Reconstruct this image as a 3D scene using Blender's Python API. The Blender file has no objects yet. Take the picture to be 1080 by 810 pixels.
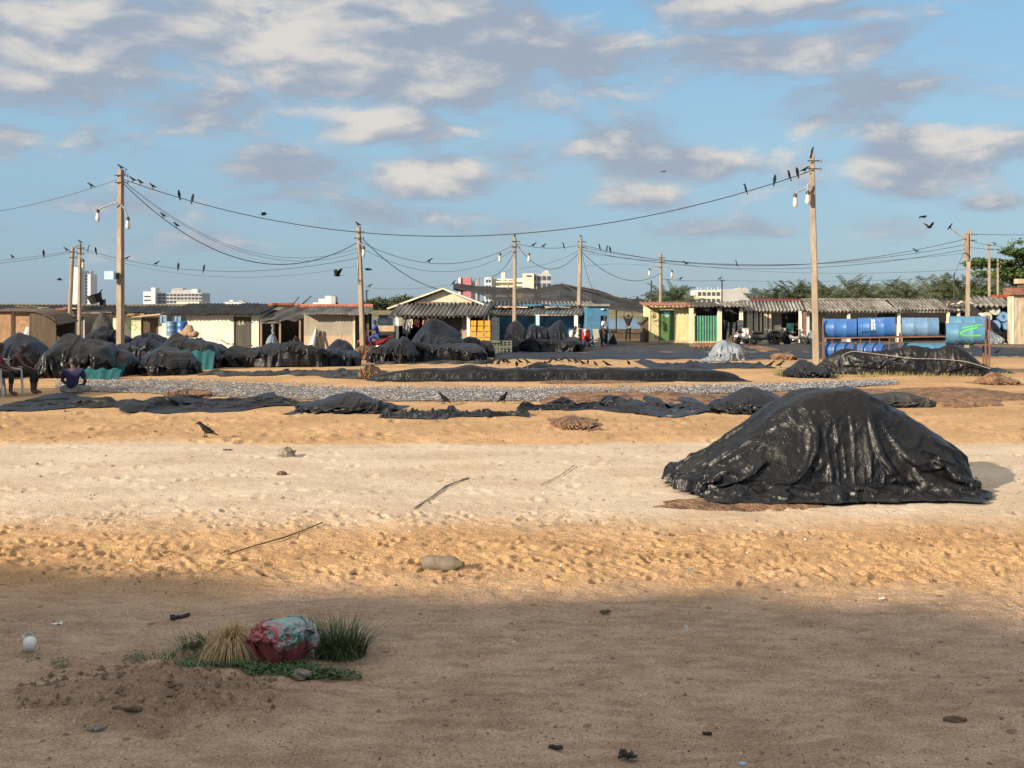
import bpy, bmesh, math, random
import numpy as np
from mathutils import Vector, Matrix

S = bpy.context.scene
COL = S.collection
random.seed(7)
F, HZ, CH = 1200.0, 325.0, 2.1          # focal length in px of the 1080 px picture, horizon row, eye height
SUN_AZ, SUN_EL = math.radians(36), math.radians(21)
TO_SUN = Vector((-math.cos(SUN_AZ) * math.cos(SUN_EL), -math.sin(SUN_AZ) * math.cos(SUN_EL), math.sin(SUN_EL)))

def D(py): return CH * F / (py - HZ)                 # distance of ground seen at row py
def X(px, d): return (px - 540.0) / F * d
def Z(py, d): return CH - (py - HZ) / F * d
def W(px, py, d): return Vector((X(px, d), d, Z(py, d)))
def lin(c):
    c = c / 255.0
    return c / 12.92 if c <= .04045 else ((c + .055) / 1.055) ** 2.4
def rgb(r, g, b): return (lin(r), lin(g), lin(b), 1)

# ------------------------------------------------------------------ noise
def vnoise(x, y, s, seed):
    r = np.random.RandomState(seed).rand(128, 128)
    x = np.asarray(x, float) / s; y = np.asarray(y, float) / s
    xi = np.floor(x).astype(int); yi = np.floor(y).astype(int)
    fx = x - xi; fy = y - yi
    fx = fx * fx * (3 - 2 * fx); fy = fy * fy * (3 - 2 * fy)
    a = r[xi % 128, yi % 128]; b = r[(xi + 1) % 128, yi % 128]
    c = r[xi % 128, (yi + 1) % 128]; d = r[(xi + 1) % 128, (yi + 1) % 128]
    return (a * (1 - fx) + b * fx) * (1 - fy) + (c * (1 - fx) + d * fx) * fy - .5

def smooth(a, b, x):
    t = np.clip((np.asarray(x, float) - a) / (b - a), 0, 1)
    return t * t * (3 - 2 * t)

# ------------------------------------------------------------------ materials
def new_mat(name):
    m = bpy.data.materials.new(name); m.use_nodes = True
    n = m.node_tree.nodes; l = m.node_tree.links
    return m, n, l, n['Principled BSDF']

def mk(name, col, col2=None, rough=.7, scale=3.0, bump=.0, bscale=20., metal=0., spec=.5, stretch=(1, 1, 1), contrast=(.35, .65), detail=5, bdist=.02, grime=0):
    """a procedural two-tone material: noise mixes col and col2, a second noise bumps it"""
    m, n, l, p = new_mat(name)
    tc = n.new('ShaderNodeTexCoord'); mp = n.new('ShaderNodeMapping')
    mp.inputs['Scale'].default_value = stretch
    l.new(tc.outputs['Object'], mp.inputs['Vector'])
    nz = n.new('ShaderNodeTexNoise'); nz.inputs['Scale'].default_value = scale
    nz.inputs['Detail'].default_value = detail; nz.inputs['Roughness'].default_value = .65
    l.new(mp.outputs[0], nz.inputs['Vector'])
    rp = n.new('ShaderNodeValToRGB')
    rp.color_ramp.elements[0].position = contrast[0]; rp.color_ramp.elements[1].position = contrast[1]
    if col2 is None: col2 = tuple(c * .6 for c in col[:3]) + (1,)
    rp.color_ramp.elements[0].color = col2; rp.color_ramp.elements[1].color = col
    l.new(nz.outputs['Fac'], rp.inputs[0]); l.new(rp.outputs[0], p.inputs['Base Color'])
    if grime:                                     # streaky dirt, rust runs and patches
        m2 = n.new('ShaderNodeMapping'); m2.inputs['Scale'].default_value = (3.2, 3.2, .55); l.new(tc.outputs['Object'], m2.inputs['Vector'])
        g2 = n.new('ShaderNodeTexNoise'); g2.inputs['Scale'].default_value = 1.6; g2.inputs['Detail'].default_value = 8; g2.inputs['Roughness'].default_value = .75; l.new(m2.outputs[0], g2.inputs['Vector'])
        gr = n.new('ShaderNodeMapRange'); gr.inputs['From Min'].default_value = .5; gr.inputs['From Max'].default_value = .72; gr.inputs['To Max'].default_value = grime; l.new(g2.outputs['Fac'], gr.inputs[0])
        gx_ = n.new('ShaderNodeMix'); gx_.data_type = 'RGBA'; l.new(gr.outputs[0], gx_.inputs[0]); l.new(rp.outputs[0], gx_.inputs[6]); gx_.inputs[7].default_value = (.10, .075, .05, 1); l.new(gx_.outputs[2], p.inputs['Base Color'])
    p.inputs['Roughness'].default_value = rough; p.inputs['Metallic'].default_value = metal
    p.inputs['Specular IOR Level'].default_value = spec
    if bump:
        b = n.new('ShaderNodeTexNoise'); b.inputs['Scale'].default_value = bscale; b.inputs['Detail'].default_value = 6
        l.new(mp.outputs[0], b.inputs['Vector'])
        bm_ = n.new('ShaderNodeBump'); bm_.inputs['Strength'].default_value = bump; bm_.inputs['Distance'].default_value = bdist
        l.new(b.outputs['Fac'], bm_.inputs['Height']); l.new(bm_.outputs[0], p.inputs['Normal'])
    return m

def tarp_mat(name, col, dust, rough=.33, dustamt=(.5, .75), bscale=9., bump=.55, bdist=.035, spec=.26):
    m, n, l, p = new_mat(name)
    tc = n.new('ShaderNodeTexCoord')
    nz = n.new('ShaderNodeTexNoise'); nz.inputs['Scale'].default_value = 1.7; nz.inputs['Detail'].default_value = 8; nz.inputs['Roughness'].default_value = .7
    l.new(tc.outputs['Object'], nz.inputs['Vector'])
    rp = n.new('ShaderNodeValToRGB'); rp.color_ramp.elements[0].position = dustamt[0]; rp.color_ramp.elements[1].position = dustamt[1]
    rp.color_ramp.elements[0].color = col; rp.color_ramp.elements[1].color = dust
    l.new(nz.outputs['Fac'], rp.inputs[0]); l.new(rp.outputs[0], p.inputs['Base Color'])
    rr = n.new('ShaderNodeMapRange'); rr.inputs['From Min'].default_value = dustamt[0]; rr.inputs['From Max'].default_value = dustamt[1]
    rr.inputs['To Min'].default_value = rough; rr.inputs['To Max'].default_value = min(1, rough + .3)
    l.new(nz.outputs['Fac'], rr.inputs[0]); l.new(rr.outputs[0], p.inputs['Roughness'])
    # crinkles: distorted voronoi ridges and fine noise
    n2 = n.new('ShaderNodeTexNoise'); n2.inputs['Scale'].default_value = bscale; n2.inputs['Detail'].default_value = 4
    n2.inputs['Distortion'].default_value = 1.2
    l.new(tc.outputs['Object'], n2.inputs['Vector'])
    v = n.new('ShaderNodeTexVoronoi'); v.inputs['Scale'].default_value = bscale * .32; v.feature = 'F1'
    mx = n.new('ShaderNodeVectorMath'); mx.operation = 'ADD'
    sc = n.new('ShaderNodeVectorMath'); sc.operation = 'SCALE'; sc.inputs[3].default_value = .35
    l.new(n2.outputs['Color'], sc.inputs[0]); l.new(tc.outputs['Object'], mx.inputs[0]); l.new(sc.outputs[0], mx.inputs[1])
    l.new(mx.outputs[0], v.inputs['Vector'])
    ad = n.new('ShaderNodeMath'); ad.operation = 'ADD'
    v2 = n.new('ShaderNodeTexVoronoi'); v2.inputs['Scale'].default_value = bscale * 1.0; l.new(mx.outputs[0], v2.inputs['Vector'])
    vm = n.new('ShaderNodeMath'); vm.operation = 'MULTIPLY_ADD'; l.new(v2.outputs['Distance'], vm.inputs[0]); vm.inputs[1].default_value = .4; l.new(n2.outputs['Fac'], vm.inputs[2])
    vk = n.new('ShaderNodeMath'); vk.operation = 'MULTIPLY'; l.new(v.outputs['Distance'], vk.inputs[0]); vk.inputs[1].default_value = 1.5
    l.new(vm.outputs[0], ad.inputs[0]); l.new(vk.outputs[0], ad.inputs[1])
    b = n.new('ShaderNodeBump'); b.inputs['Strength'].default_value = bump; b.inputs['Distance'].default_value = bdist
    l.new(ad.outputs[0], b.inputs['Height']); l.new(b.outputs[0], p.inputs['Normal'])
    p.inputs['Specular IOR Level'].default_value = spec
    return m

M = {}
M['tarp'] = tarp_mat('black_plastic', (.0042, .0046, .0062, 1), (.018, .0175, .0175, 1), .37, (.5, .82), 9., .5, .024, .34)
M['tarp_far'] = tarp_mat('black_plastic_weathered', (.005, .0056, .0078, 1), (.034, .033, .032, 1), .46, (.5, .85), 5., .5, .05)
M['tarp_blue'] = tarp_mat('blue_black_plastic', (.006, .009, .018, 1), (.03, .034, .042, 1), .42, (.5, .85), 5., .5, .05)
M['tarp_dusty'] = tarp_mat('dusty_black_plastic', (.016, .0155, .015, 1), (.10, .088, .072, 1), .55, (.4, .75), 6., .5, .05)
M['tarp_grey'] = tarp_mat('grey_ground_sheet', (.016, .0162, .018, 1), (.08, .074, .066, 1), .58, (.42, .78), 5., .5, .05)
M['tarp_brown'] = tarp_mat('brown_cloth', (.07, .04, .022, 1), (.16, .1, .05, 1), .8, (.4, .7), 5., .5, .05)
M['teal_sheet'] = tarp_mat('turquoise_sheet', (.004, .05, .06, 1), (.010, .10, .11, 1), .6, (.4, .7), 5., .4, .04)
M['net_blue'] = tarp_mat('pale_blue_net', (.16, .20, .25, 1), (.34, .37, .4, 1), .9, (.4, .62), 12., .8, .05)
M['coir'] = mk('brown_coir_net', (.27, .15, .08, 1), (.085, .045, .025, 1), .95, 4, 1., 16, bdist=.12, contrast=(.38, .6))
M['fish_mat'] = mk('grey_drying_mat', (.30, .22, .14, 1), (.13, .10, .075, 1), .9, 3, .5, 30)
M['conc'] = mk('weathered_concrete', (.33, .26, .185, 1), (.19, .15, .11, 1), .85, 2.2, .4, 25, stretch=(3, 3, .6), grime=0.5)
M['woodpole'] = mk('weathered_timber', (.34, .26, .18, 1), (.2, .145, .10, 1), .9, 3, .5, 30, stretch=(6, 6, .5))
M['wire'] = mk('cable_rubber', (.03, .03, .034, 1), rough=.6)
M['darkmetal'] = mk('dark_metal', (.05, .05, .055, 1), rough=.55)
M['rustmetal'] = mk('rusty_steel', (.16, .075, .045, 1), (.09, .05, .04, 1), .8, 12, .3, 40)
M['greymetal'] = mk('grey_steel', (.33, .33, .34, 1), (.2, .2, .2, 1), .5, 6)
M['bulb'] = mk('white_lamp_glass', (.58, .57, .52, 1), (.5, .49, .45, 1), .25)
M['white'] = mk('white_paint', (.8, .79, .74, 1), (.6, .58, .52, 1), .6, 2, grime=0.4)
M['cream'] = mk('cream_plaster', (.66, .61, .45, 1), (.54, .48, .34, 1), .85, 1.3, .2, 20, contrast=(.25, .6), grime=0.5)
M['offwhite'] = mk('off_white_plaster', (.72, .68, .55, 1), (.55, .51, .40, 1), .85, 1.2, .2, 20, contrast=(.2, .5), stretch=(1, 1, .5), grime=0.42)
M['greyplaster'] = mk('bare_cement_render', (.36, .32, .25, 1), (.27, .235, .18, 1), .9, 1.2, .3, 18, contrast=(.3, .7), grime=0.6)
M['plinth'] = mk('tan_plaster', (.52, .38, .25, 1), (.4, .3, .2, 1), .9, 2, .2, 20, grime=0.5)
M['yellow'] = mk('pale_yellow_plaster', (.62, .55, .30, 1), (.50, .43, .22, 1), .85, 1.4, .2, 20, contrast=(.2, .5), grime=0.5)
M['bluewall'] = mk('faded_blue_paint', (.055, .19, .32, 1), (.035, .12, .21, 1), .8, 1.8, .2, 20, grime=0.6)
M['pinkwall'] = mk('pinkish_plaster', (.6, .47, .42, 1), (.5, .5, .48, 1), .85, 1.5, .2, 20, grime=0.6)
M['beigewall'] = mk('stained_beige_plaster', (.52, .43, .30, 1), (.26, .21, .15, 1), .9, 2.2, .3, 20, stretch=(2.5, 1, .5), contrast=(.3, .6), grime=0.6)
M['roof_dark'] = mk('dark_asbestos_sheet', (.075, .072, .07, 1), (.02, .02, .021, 1), .85, 2.4, .3, 14, stretch=(1, .35, .35), grime=0.4)
M['roof_grey'] = mk('grey_asbestos_sheet', (.25, .235, .215, 1), (.06, .056, .052, 1), .85, 1.9, .3, 14, stretch=(1, .35, .35), grime=0.6)
M['roof_pale'] = mk('pale_asbestos_sheet', (.31, .295, .275, 1), (.09, .085, .08, 1), .8, 1.5, .3, 14, stretch=(1, .3, .3), grime=0.6)
M['roof_rust'] = mk('rusted_iron_sheet', (.26, .11, .07, 1), (.15, .08, .05, 1), .8, 2, .3, 14)
M['ridge'] = mk('red_clay_tile', (.40, .14, .085, 1), (.22, .08, .05, 1), .85, 4, .2, 20)
M['maroon'] = mk('maroon_ridge_sheet', (.22, .03, .045, 1), (.14, .025, .03, 1), .6, 2)
M['greendoor'] = mk('green_painted_wood', (.085, .19, .05, 1), (.055, .13, .035, 1), .65, 2, .2, 20, stretch=(4, 1, .4), grime=0.5)
M['greensheet'] = mk('green_iron_sheet', (.05, .235, .155, 1), (.03, .15, .10, 1), .5, 2, grime=0.45)
M['brownwood'] = mk('dark_brown_planks', (.12, .085, .055, 1), (.055, .04, .028, 1), .9, 3, .4, 25, stretch=(7, 7, .5))
M['tanwood'] = mk('tan_plywood', (.36, .22, .11, 1), (.23, .135, .07, 1), .85, 2.2, .3, 20, stretch=(1.5, 1.5, .6), grime=0.6)
M['greydoor'] = mk('dark_grey_planks', (.10, .095, .08, 1), (.05, .047, .04, 1), .85, 3, .3, 20, stretch=(8, 8, .5))
M['dark'] = mk('near_black_shade', (.02, .018, .016, 1), (.012, .011, .01, 1), .95, 3)  # near-black colour standing in for the shade inside open bays
M['netblack'] = None
M['blue'] = mk('blue_drum_plastic', (.015, .092, .34, 1), (.04, .13, .33, 1), .38, 3.5, .1, 20, contrast=(.3, .75), grime=0.35)
M['blue_pale'] = mk('sun_bleached_blue_plastic', (.05, .155, .33, 1), (.13, .22, .32, 1), .5, 4, .1, 20, contrast=(.3, .75), grime=0.5)
M['teal_drum'] = mk('teal_blue_plastic', (.045, .155, .31, 1), (.075, .20, .28, 1), .45, 4, .1, 20, grime=0.45)
M['lid_white'] = mk('dirty_white_plastic', (.62, .60, .54, 1), (.42, .40, .36, 1), .6, 5, grime=0.5)
M['lid_blue'] = mk('light_blue_plastic', (.20, .36, .6, 1), (.13, .26, .48, 1), .5, 5)
M['spray'] = mk('bright_green_spray_paint', (.07, .42, .08, 1), (.07, .33, .09, 1), .6, 3)
M['sprayletter'] = mk('lime_green_paint', (.26, .50, .07, 1), (.34, .56, .14, 1), .7, 4)
M['darkletter'] = mk('dark_wall_paint', (.10, .075, .05, 1), (.2, .16, .1, 1), .8, 6)
M['paleletter'] = mk('pale_yellow_paint', (.68, .64, .36, 1), (.5, .46, .26, 1), .8, 6)
M['shield'] = mk('pale_cyan_paint', (.42, .68, .70, 1), (.34, .56, .6, 1), .6, 5)
M['yellowcrate'] = mk('yellow_crate_plastic', (.62, .36, .03, 1), (.5, .27, .025, 1), .5, 5, grime=0.4)
M['greycrate'] = mk('grey_crate_plastic', (.055, .07, .085, 1), (.04, .05, .06, 1), .6, 5)
M['olivecrate'] = mk('grey_green_slats', (.14, .15, .12, 1), (.08, .085, .07, 1), .8, 5)
M['pink'] = mk('magenta_plastic', (.6, .04, .22, 1), (.5, .03, .17, 1), .5, 3)
M['sack'] = mk('tan_sacking', (.40, .26, .15, 1), (.25, .15, .085, 1), .9, 4, .4, 25)
M['whitesack'] = mk('white_sacking', (.62, .54, .42, 1), (.42, .34, .25, 1), .85, 3, .4, 20)
M['glassgreen'] = mk('grey_green_glass', (.20, .30, .27, 1), (.12, .19, .18, 1), .25, 3)
M['crow'] = mk('black_feathers', (.008, .008, .009, 1), (.014, .014, .016, 1), .8, 14, spec=.15)
M['skin'] = mk('brown_skin', (.085, .04, .025, 1), (.07, .033, .02, 1), .6, 6)
M['hair'] = mk('black_hair', (.012, .01, .01, 1), rough=.6)
M['navy'] = mk('navy_cotton', (.012, .014, .075, 1), (.012, .012, .05, 1), .9, 5)
M['blackcloth'] = mk('black_cotton', (.015, .014, .016, 1), rough=.9)
M['whitecloth'] = mk('white_cotton', (.75, .73, .68, 1), (.6, .58, .53, 1), .9, 6)
M['greycloth'] = mk('grey_cotton', (.22, .22, .22, 1), (.15, .15, .15, 1), .9, 6)
M['bluecloth'] = mk('blue_cotton', (.05, .07, .28, 1), (.04, .05, .2, 1), .9, 6)
M['redcloth'] = mk('dark_red_cotton', (.16, .03, .025, 1), (.1, .02, .02, 1), .9, 6)
M['browncloth'] = mk('brown_cotton', (.10, .06, .04, 1), (.07, .04, .03, 1), .9, 6)
M['chair'] = mk('white_garden_plastic', (.55, .54, .5, 1), (.42, .41, .38, 1), .5, 3)
M['tyre'] = mk('tyre_rubber', (.02, .02, .021, 1), rough=.8)
M['chrome'] = mk('worn_chrome', (.5, .5, .52, 1), (.35, .35, .36, 1), .3, 5, metal=.8)
M['redpaint'] = mk('red_enamel', (.35, .02, .02, 1), (.25, .02, .02, 1), .3, 3)
M['whiteenamel'] = mk('white_enamel', (.75, .74, .72, 1), (.65, .64, .6, 1), .3, 3)
M['blackenamel'] = mk('black_enamel', (.02, .02, .022, 1), rough=.3)
M['city'] = mk('city_white_render', (.62, .63, .64, 1), (.52, .53, .54, 1), .8, .2, grime=0.15)
M['citycream'] = mk('city_cream_render', (.66, .60, .46, 1), (.55, .5, .4, 1), .8, .2, grime=0.15)
M['citygrey'] = mk('city_grey_render', (.42, .42, .42, 1), (.34, .34, .34, 1), .8, .2)
M['citypink'] = mk('city_rose_render', (.45, .16, .19, 1), (.38, .13, .15, 1), .8, .2)
M['citywin'] = mk('city_window_glass', (.07, .09, .12, 1), (.05, .06, .09, 1), .2, 1)
M['palm'] = mk('palm_leaf', (.058, .076, .026, 1), (.022, .033, .013, 1), .6, .9, contrast=(.3, .7))
M['palm2'] = mk('yellowing_palm_leaf', (.085, .092, .033, 1), (.032, .04, .016, 1), .6, .9, contrast=(.3, .7))
M['trunk'] = mk('grey_bark', (.20, .16, .12, 1), (.12, .095, .07, 1), .9, 4, .4, 20)
M['leaf'] = mk('broad_tree_leaf', (.075, .13, .025, 1), (.03, .06, .014, 1), .5, 1.2, contrast=(.3, .7))
M['herb_dark'] = mk('dull_herb_leaf', (.06, .125, .038, 1), (.03, .065, .022, 1), .7, 20)
M['bush'] = mk('scrub_leaf', (.065, .085, .03, 1), (.03, .042, .016, 1), .7, .6)
M['grass'] = mk('green_grass_blade', (.075, .115, .035, 1), (.04, .065, .022, 1), .6, 8)
M['herb'] = mk('creeping_herb_leaf', (.05, .115, .032, 1), (.028, .07, .02, 1), .6, 14)
M['straw'] = mk('dry_straw', (.52, .38, .20, 1), (.34, .235, .12, 1), .8, 9)
M['drygrass'] = mk('yellow_green_grass', (.26, .23, .08, 1), (.16, .15, .05, 1), .8, 4)
M['rope'] = mk('pale_rope', (.34, .31, .26, 1), (.24, .22, .18, 1), .9, 10)
M['clod'] = mk('soil_clod', (.22, .15, .105, 1), (.11, .075, .052, 1), .95, 14)
M['stone'] = mk('grey_stone', (.23, .20, .165, 1), (.14, .12, .10, 1), .9, 14, .5, 30)
M['palestone'] = mk('pale_bottle_plastic', (.17, .14, .10, 1), (.10, .08, .058, 1), .75, 10, .2, 30)
M['driftwood'] = mk('brown_driftwood', (.14, .085, .05, 1), (.08, .05, .032, 1), .9, 12, .5, 40)
M['char'] = mk('black_scrap', (.022, .02, .02, 1), (.04, .035, .03, 1), .8, 10)
M['paper'] = mk('white_scrap', (.72, .72, .70, 1), (.6, .6, .57, 1), .7, 10)
M['bluecap'] = mk('pale_blue_plastic', (.30, .40, .55, 1), (.24, .33, .47, 1), .4, 10)

# ------------------------------------------------------------------ mesh builder
class MB:
    def __init__(self, org=(0, 0, 0)):
        self.v = []; self.f = []; self.o = Vector(org)
    def add(self, vs, fs):
        b = len(self.v)
        self.v += [tuple(Vector(p) - self.o) for p in vs]
        self.f += [tuple(b + i for i in q) for q in fs]
    def box(self, x0, x1, y0, y1, z0, z1, mtx=None):
        vs = [(x0, y0, z0), (x1, y0, z0), (x1, y1, z0), (x0, y1, z0), (x0, y0, z1), (x1, y0, z1), (x1, y1, z1), (x0, y1, z1)]
        if mtx is not None: vs = [mtx @ Vector(p) for p in vs]
        self.add(vs, [(0, 3, 2, 1), (4, 5, 6, 7), (0, 1, 5, 4), (1, 2, 6, 5), (2, 3, 7, 6), (3, 0, 4, 7)])
    def tube(self, pts, r, n=6, caps=True, sq=False):
        pts = [Vector(p) for p in pts]; rs = r if isinstance(r, (list, tuple)) else [r] * len(pts)
        vs = []; fs = []
        up = Vector((0, 0, 1)); prev = None
        for i, p in enumerate(pts):
            t = (pts[min(i + 1, len(pts) - 1)] - pts[max(i - 1, 0)])
            if t.length < 1e-9: t = Vector((0, 0, 1))
            t.normalize()
            if prev is None:
                a = t.cross(up if abs(t.z) < .95 else Vector((0, 1, 0))).normalized()
            else:
                a = (prev - t * prev.dot(t))
                a = a.normalized() if a.length > 1e-6 else t.orthogonal().normalized()
            prev = a; b = t.cross(a)
            for k in range(n):
                an = 2 * math.pi * (k + (.5 if sq else 0)) / n
                vs.append(p + (a * math.cos(an) + b * math.sin(an)) * rs[i])
        for i in range(len(pts) - 1):
            for k in range(n):
                fs.append((i * n + k, i * n + (k + 1) % n, (i + 1) * n + (k + 1) % n, (i + 1) * n + k))
        if caps:
            fs.append(tuple(range(n - 1, -1, -1))); fs.append(tuple(range((len(pts) - 1) * n, len(pts) * n)))
        self.add(vs, fs)
    def bar(self, a, b, w, h=None):
        """a square bar from a to b"""
        self.tube([a, b], w * .7071, 4, True, True)
    def lathe(self, prof, c, axis='z', n=20):
        """prof: list of (r, t) along the axis from point c"""
        vs = []; fs = []; c = Vector(c)
        ax = {'x': Vector((1, 0, 0)), 'y': Vector((0, 1, 0)), 'z': Vector((0, 0, 1))}[axis] if isinstance(axis, str) else Vector(axis).normalized()
        a = ax.orthogonal().normalized(); b = ax.cross(a)
        for r, t in prof:
            for k in range(n):
                an = 2 * math.pi * k / n
                vs.append(c + ax * t + (a * math.cos(an) + b * math.sin(an)) * r)
        for i in range(len(prof) - 1):
            for k in range(n):
                fs.append((i * n + k, i * n + (k + 1) % n, (i + 1) * n + (k + 1) % n, (i + 1) * n + k))
        if prof[0][0] > 1e-4: fs.append(tuple(range(n - 1, -1, -1)))
        if prof[-1][0] > 1e-4: fs.append(tuple(range((len(prof) - 1) * n, len(prof) * n)))
        self.add(vs, fs)
    def grid(self, P):
        """P: array (n, m, 3)"""
        n, m = P.shape[:2]
        i, j = np.meshgrid(np.arange(n - 1), np.arange(m - 1), indexing='ij')
        q = np.stack([i * m + j, (i + 1) * m + j, (i + 1) * m + j + 1, i * m + j + 1], -1).reshape(-1, 4)
        self.add([tuple(p) for p in P.reshape(-1, 3)], [tuple(int(k) for k in r) for r in q])
    def blob(self, c, r, n=10, m=7, seed=0, jit=.0):
        rnd = random.Random(seed); vs = []; fs = []
        for i in range(m + 1):
            th = math.pi * i / m
            for k in range(n):
                ph = 2 * math.pi * k / n; s = 1 + (rnd.random() - .5) * jit
                vs.append((c[0] + r[0] * math.sin(th) * math.cos(ph) * s, c[1] + r[1] * math.sin(th) * math.sin(ph) * s, c[2] + r[2] * math.cos(th) * s))
        for i in range(m):
            for k in range(n):
                fs.append((i * n + k, (i + 1) * n + k, (i + 1) * n + (k + 1) % n, i * n + (k + 1) % n))
        self.add(vs, fs)
    def sheet(self, A, B, C, Dp, t=.02):
        """slab between four corners (A,B bottom edge; C,D top edge), thickness t upward"""
        A, B, C, Dp = map(Vector, (A, B, C, Dp)); nrm = (B - A).cross(Dp - A).normalized() * t
        vs = [A, B, C, Dp, A + nrm, B + nrm, C + nrm, Dp + nrm]
        self.add(vs, [(0, 3, 2, 1), (4, 5, 6, 7), (0, 1, 5, 4), (1, 2, 6, 5), (2, 3, 7, 6), (3, 0, 4, 7)])
    def corr(self, x0, x1, y0, z0, y1, z1, pitch=.2, amp=.045, t=.012, skew=0., sag=0., seed=0):
        """corrugated sheet: eave at (y0,z0), ridge at (y1,z1), corrugations run up the slope"""
        rnd = random.Random(seed)
        k = max(8, int((x1 - x0) / pitch * 8)); nv = 5
        dirv = Vector((0, y1 - y0, z1 - z0)); L = dirv.length; dirv.normalize(); nr = Vector((0, -dirv.z, dirv.y))
        off = {}; rows = []
        for i in range(k + 1):
            x = x0 + (x1 - x0) * i / k; sh = int((x - x0) / (pitch * 5))
            if sh not in off: off[sh] = (rnd.uniform(-.10, .10), rnd.uniform(-.025, .025))
            row = []
            for j in range(nv):
                s = j / (nv - 1); e = off[sh]
                p = Vector((x + skew * s, y0, z0)) + dirv * (L * s + (e[0] if j == 0 else 0)) + nr * (amp * math.sin(2 * math.pi * x / pitch) + e[1] - sag * math.sin(math.pi * s))
                row.append(p)
            rows.append(row)
        vs = []; fs = []
        for layer in (0, 1):
            for row in rows:
                for p in row: vs.append(p - nr * t * layer)
        N = (k + 1) * nv
        for i in range(k):
            for j in range(nv - 1):
                a = i * nv + j
                fs.append((a, a + nv, a + nv + 1, a + 1)); fs.append((N + a, N + a + 1, N + a + nv + 1, N + a + nv))
            a = i * nv; fs.append((a, N + a, N + a + nv, a + nv))
            a = i * nv + nv - 1; fs.append((a, a + nv, N + a + nv, N + a))
        self.add(vs, fs)
    def mesh(self, name):
        me = bpy.data.meshes.new(name)
        me.from_pydata(self.v, [], self.f); me.validate(); me.update()
        return me
    def build(self, name, mat, parent=None, smooth_=False, loc=None):
        me = self.mesh(name)
        me.materials.append(mat)
        if smooth_: me.polygons.foreach_set('use_smooth', [True] * len(me.polygons))
        o = bpy.data.objects.new(name, me); COL.objects.link(o)
        if parent is not None: o.parent = parent
        elif loc is not None: o.location = loc
        return o

def tag(o, label=None, cat=None, group=None, kind=None):
    if label: o['label'] = label
    if cat: o['category'] = cat
    if group: o['group'] = group
    if kind: o['kind'] = kind
    return o
def thing(name, label, cat, loc, group=None, rz=0):
    o = bpy.data.objects.new(name, None); COL.objects.link(o); o.location = loc; o.rotation_euler = (0, 0, rz)
    o.empty_display_size = .2
    return tag(o, label, cat, group)
def copy_tree(o, parent=None):
    c = o.copy(); COL.objects.link(c)
    if parent is not None: c.parent = parent
    for ch in o.children: copy_tree(ch, c)
    return c
def solo(mb, name, mat, loc, label, cat, group=None, smooth_=False, kind=None):
    """a thing that is one mesh; the builder was made with org=loc"""
    o = mb.build(name, mat, None, smooth_, loc); return tag(o, label, cat, group, kind)

# ------------------------------------------------------------------ cloth drape (position based, numpy)
def drape(nx, ny, w, l, heap, squeeze=.9, steps=90, iters=7, seed=0, z0=.25, rough=.06, tuck=None, fric=.12, bend=.05, wide=0):
    rs = np.random.RandomState(seed)
    u = np.linspace(-.5, .5, nx); v = np.linspace(-.5, .5, ny)
    U, V = np.meshgrid(u, v, indexing='ij')
    P = np.zeros((nx, ny, 3)); sx, sy = (squeeze, squeeze) if not isinstance(squeeze, tuple) else squeeze
    P[..., 0] = U * w * sx + vnoise(U * w, V * l, .7, seed + 1) * .12
    P[..., 1] = V * l * sy + vnoise(U * w, V * l, .7, seed + 2) * .12
    P[..., 2] = np.maximum(heap(P[..., 0], P[..., 1]), 0) + z0 + vnoise(U * w, V * l, .35, seed + 3) * rough * 2 + rs.randn(nx, ny) * rough * .15
    dx = w / (nx - 1); dy = l / (ny - 1); dd = math.hypot(dx, dy)
    cons = []
    for o in (0, 1):
        cons.append((np.s_[o:nx - 1:2, :], np.s_[o + 1:nx:2, :], dx, 1.))
        cons.append((np.s_[:, o:ny - 1:2], np.s_[:, o + 1:ny:2], dy, 1.))
        cons.append((np.s_[o:nx - 1:2, :-1], np.s_[o + 1:nx:2, 1:], dd, .6))
        cons.append((np.s_[o:nx - 1:2, 1:], np.s_[o + 1:nx:2, :-1], dd, .6))
    cons.append((np.s_[:-2, :], np.s_[2:, :], 2 * dx, bend)); cons.append((np.s_[:, :-2], np.s_[:, 2:], 2 * dy, bend))
    if wide: cons.append((np.s_[:-5, :], np.s_[5:, :], 5 * dx, wide)); cons.append((np.s_[:, :-5], np.s_[:, 5:], 5 * dy, wide))
    Q = P.copy(); dt = 1 / 40.
    for s in range(steps):
        vel = (P - Q) * .93; Q = P.copy()
        P = P + vel; P[..., 2] -= 9.8 * dt * dt
        for it in range(iters):
            for a, b, L, k in cons:
                d = P[b] - P[a]; n = np.sqrt((d * d).sum(-1, keepdims=True)) + 1e-9
                d *= (.5 * k) * (n - L) / n
                P[a] += d; P[b] -= d
            h = np.maximum(heap(P[..., 0], P[..., 1]), 0) + .012
            low = P[..., 2] < h
            P[..., 2] = np.where(low, h, P[..., 2])
        if tuck and s > steps * .35 and s < steps * .9:
            lo = P[..., 2] < tuck[2]
            P[..., 0] = np.where(lo, P[..., 0] * (1 - tuck[0]), P[..., 0]); P[..., 1] = np.where(lo, P[..., 1] * (1 - tuck[1]), P[..., 1])
        P[..., :2] = np.where(low[..., None], Q[..., :2] + (P[..., :2] - Q[..., :2]) * fric, P[..., :2])
    ii = np.minimum(np.arange(nx), np.arange(nx)[::-1]); jj = np.minimum(np.arange(ny), np.arange(ny)[::-1])
    P[..., 2] *= smooth(-.5, 3.2, np.minimum(ii[:, None], jj[None, :]))
    return P

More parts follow.
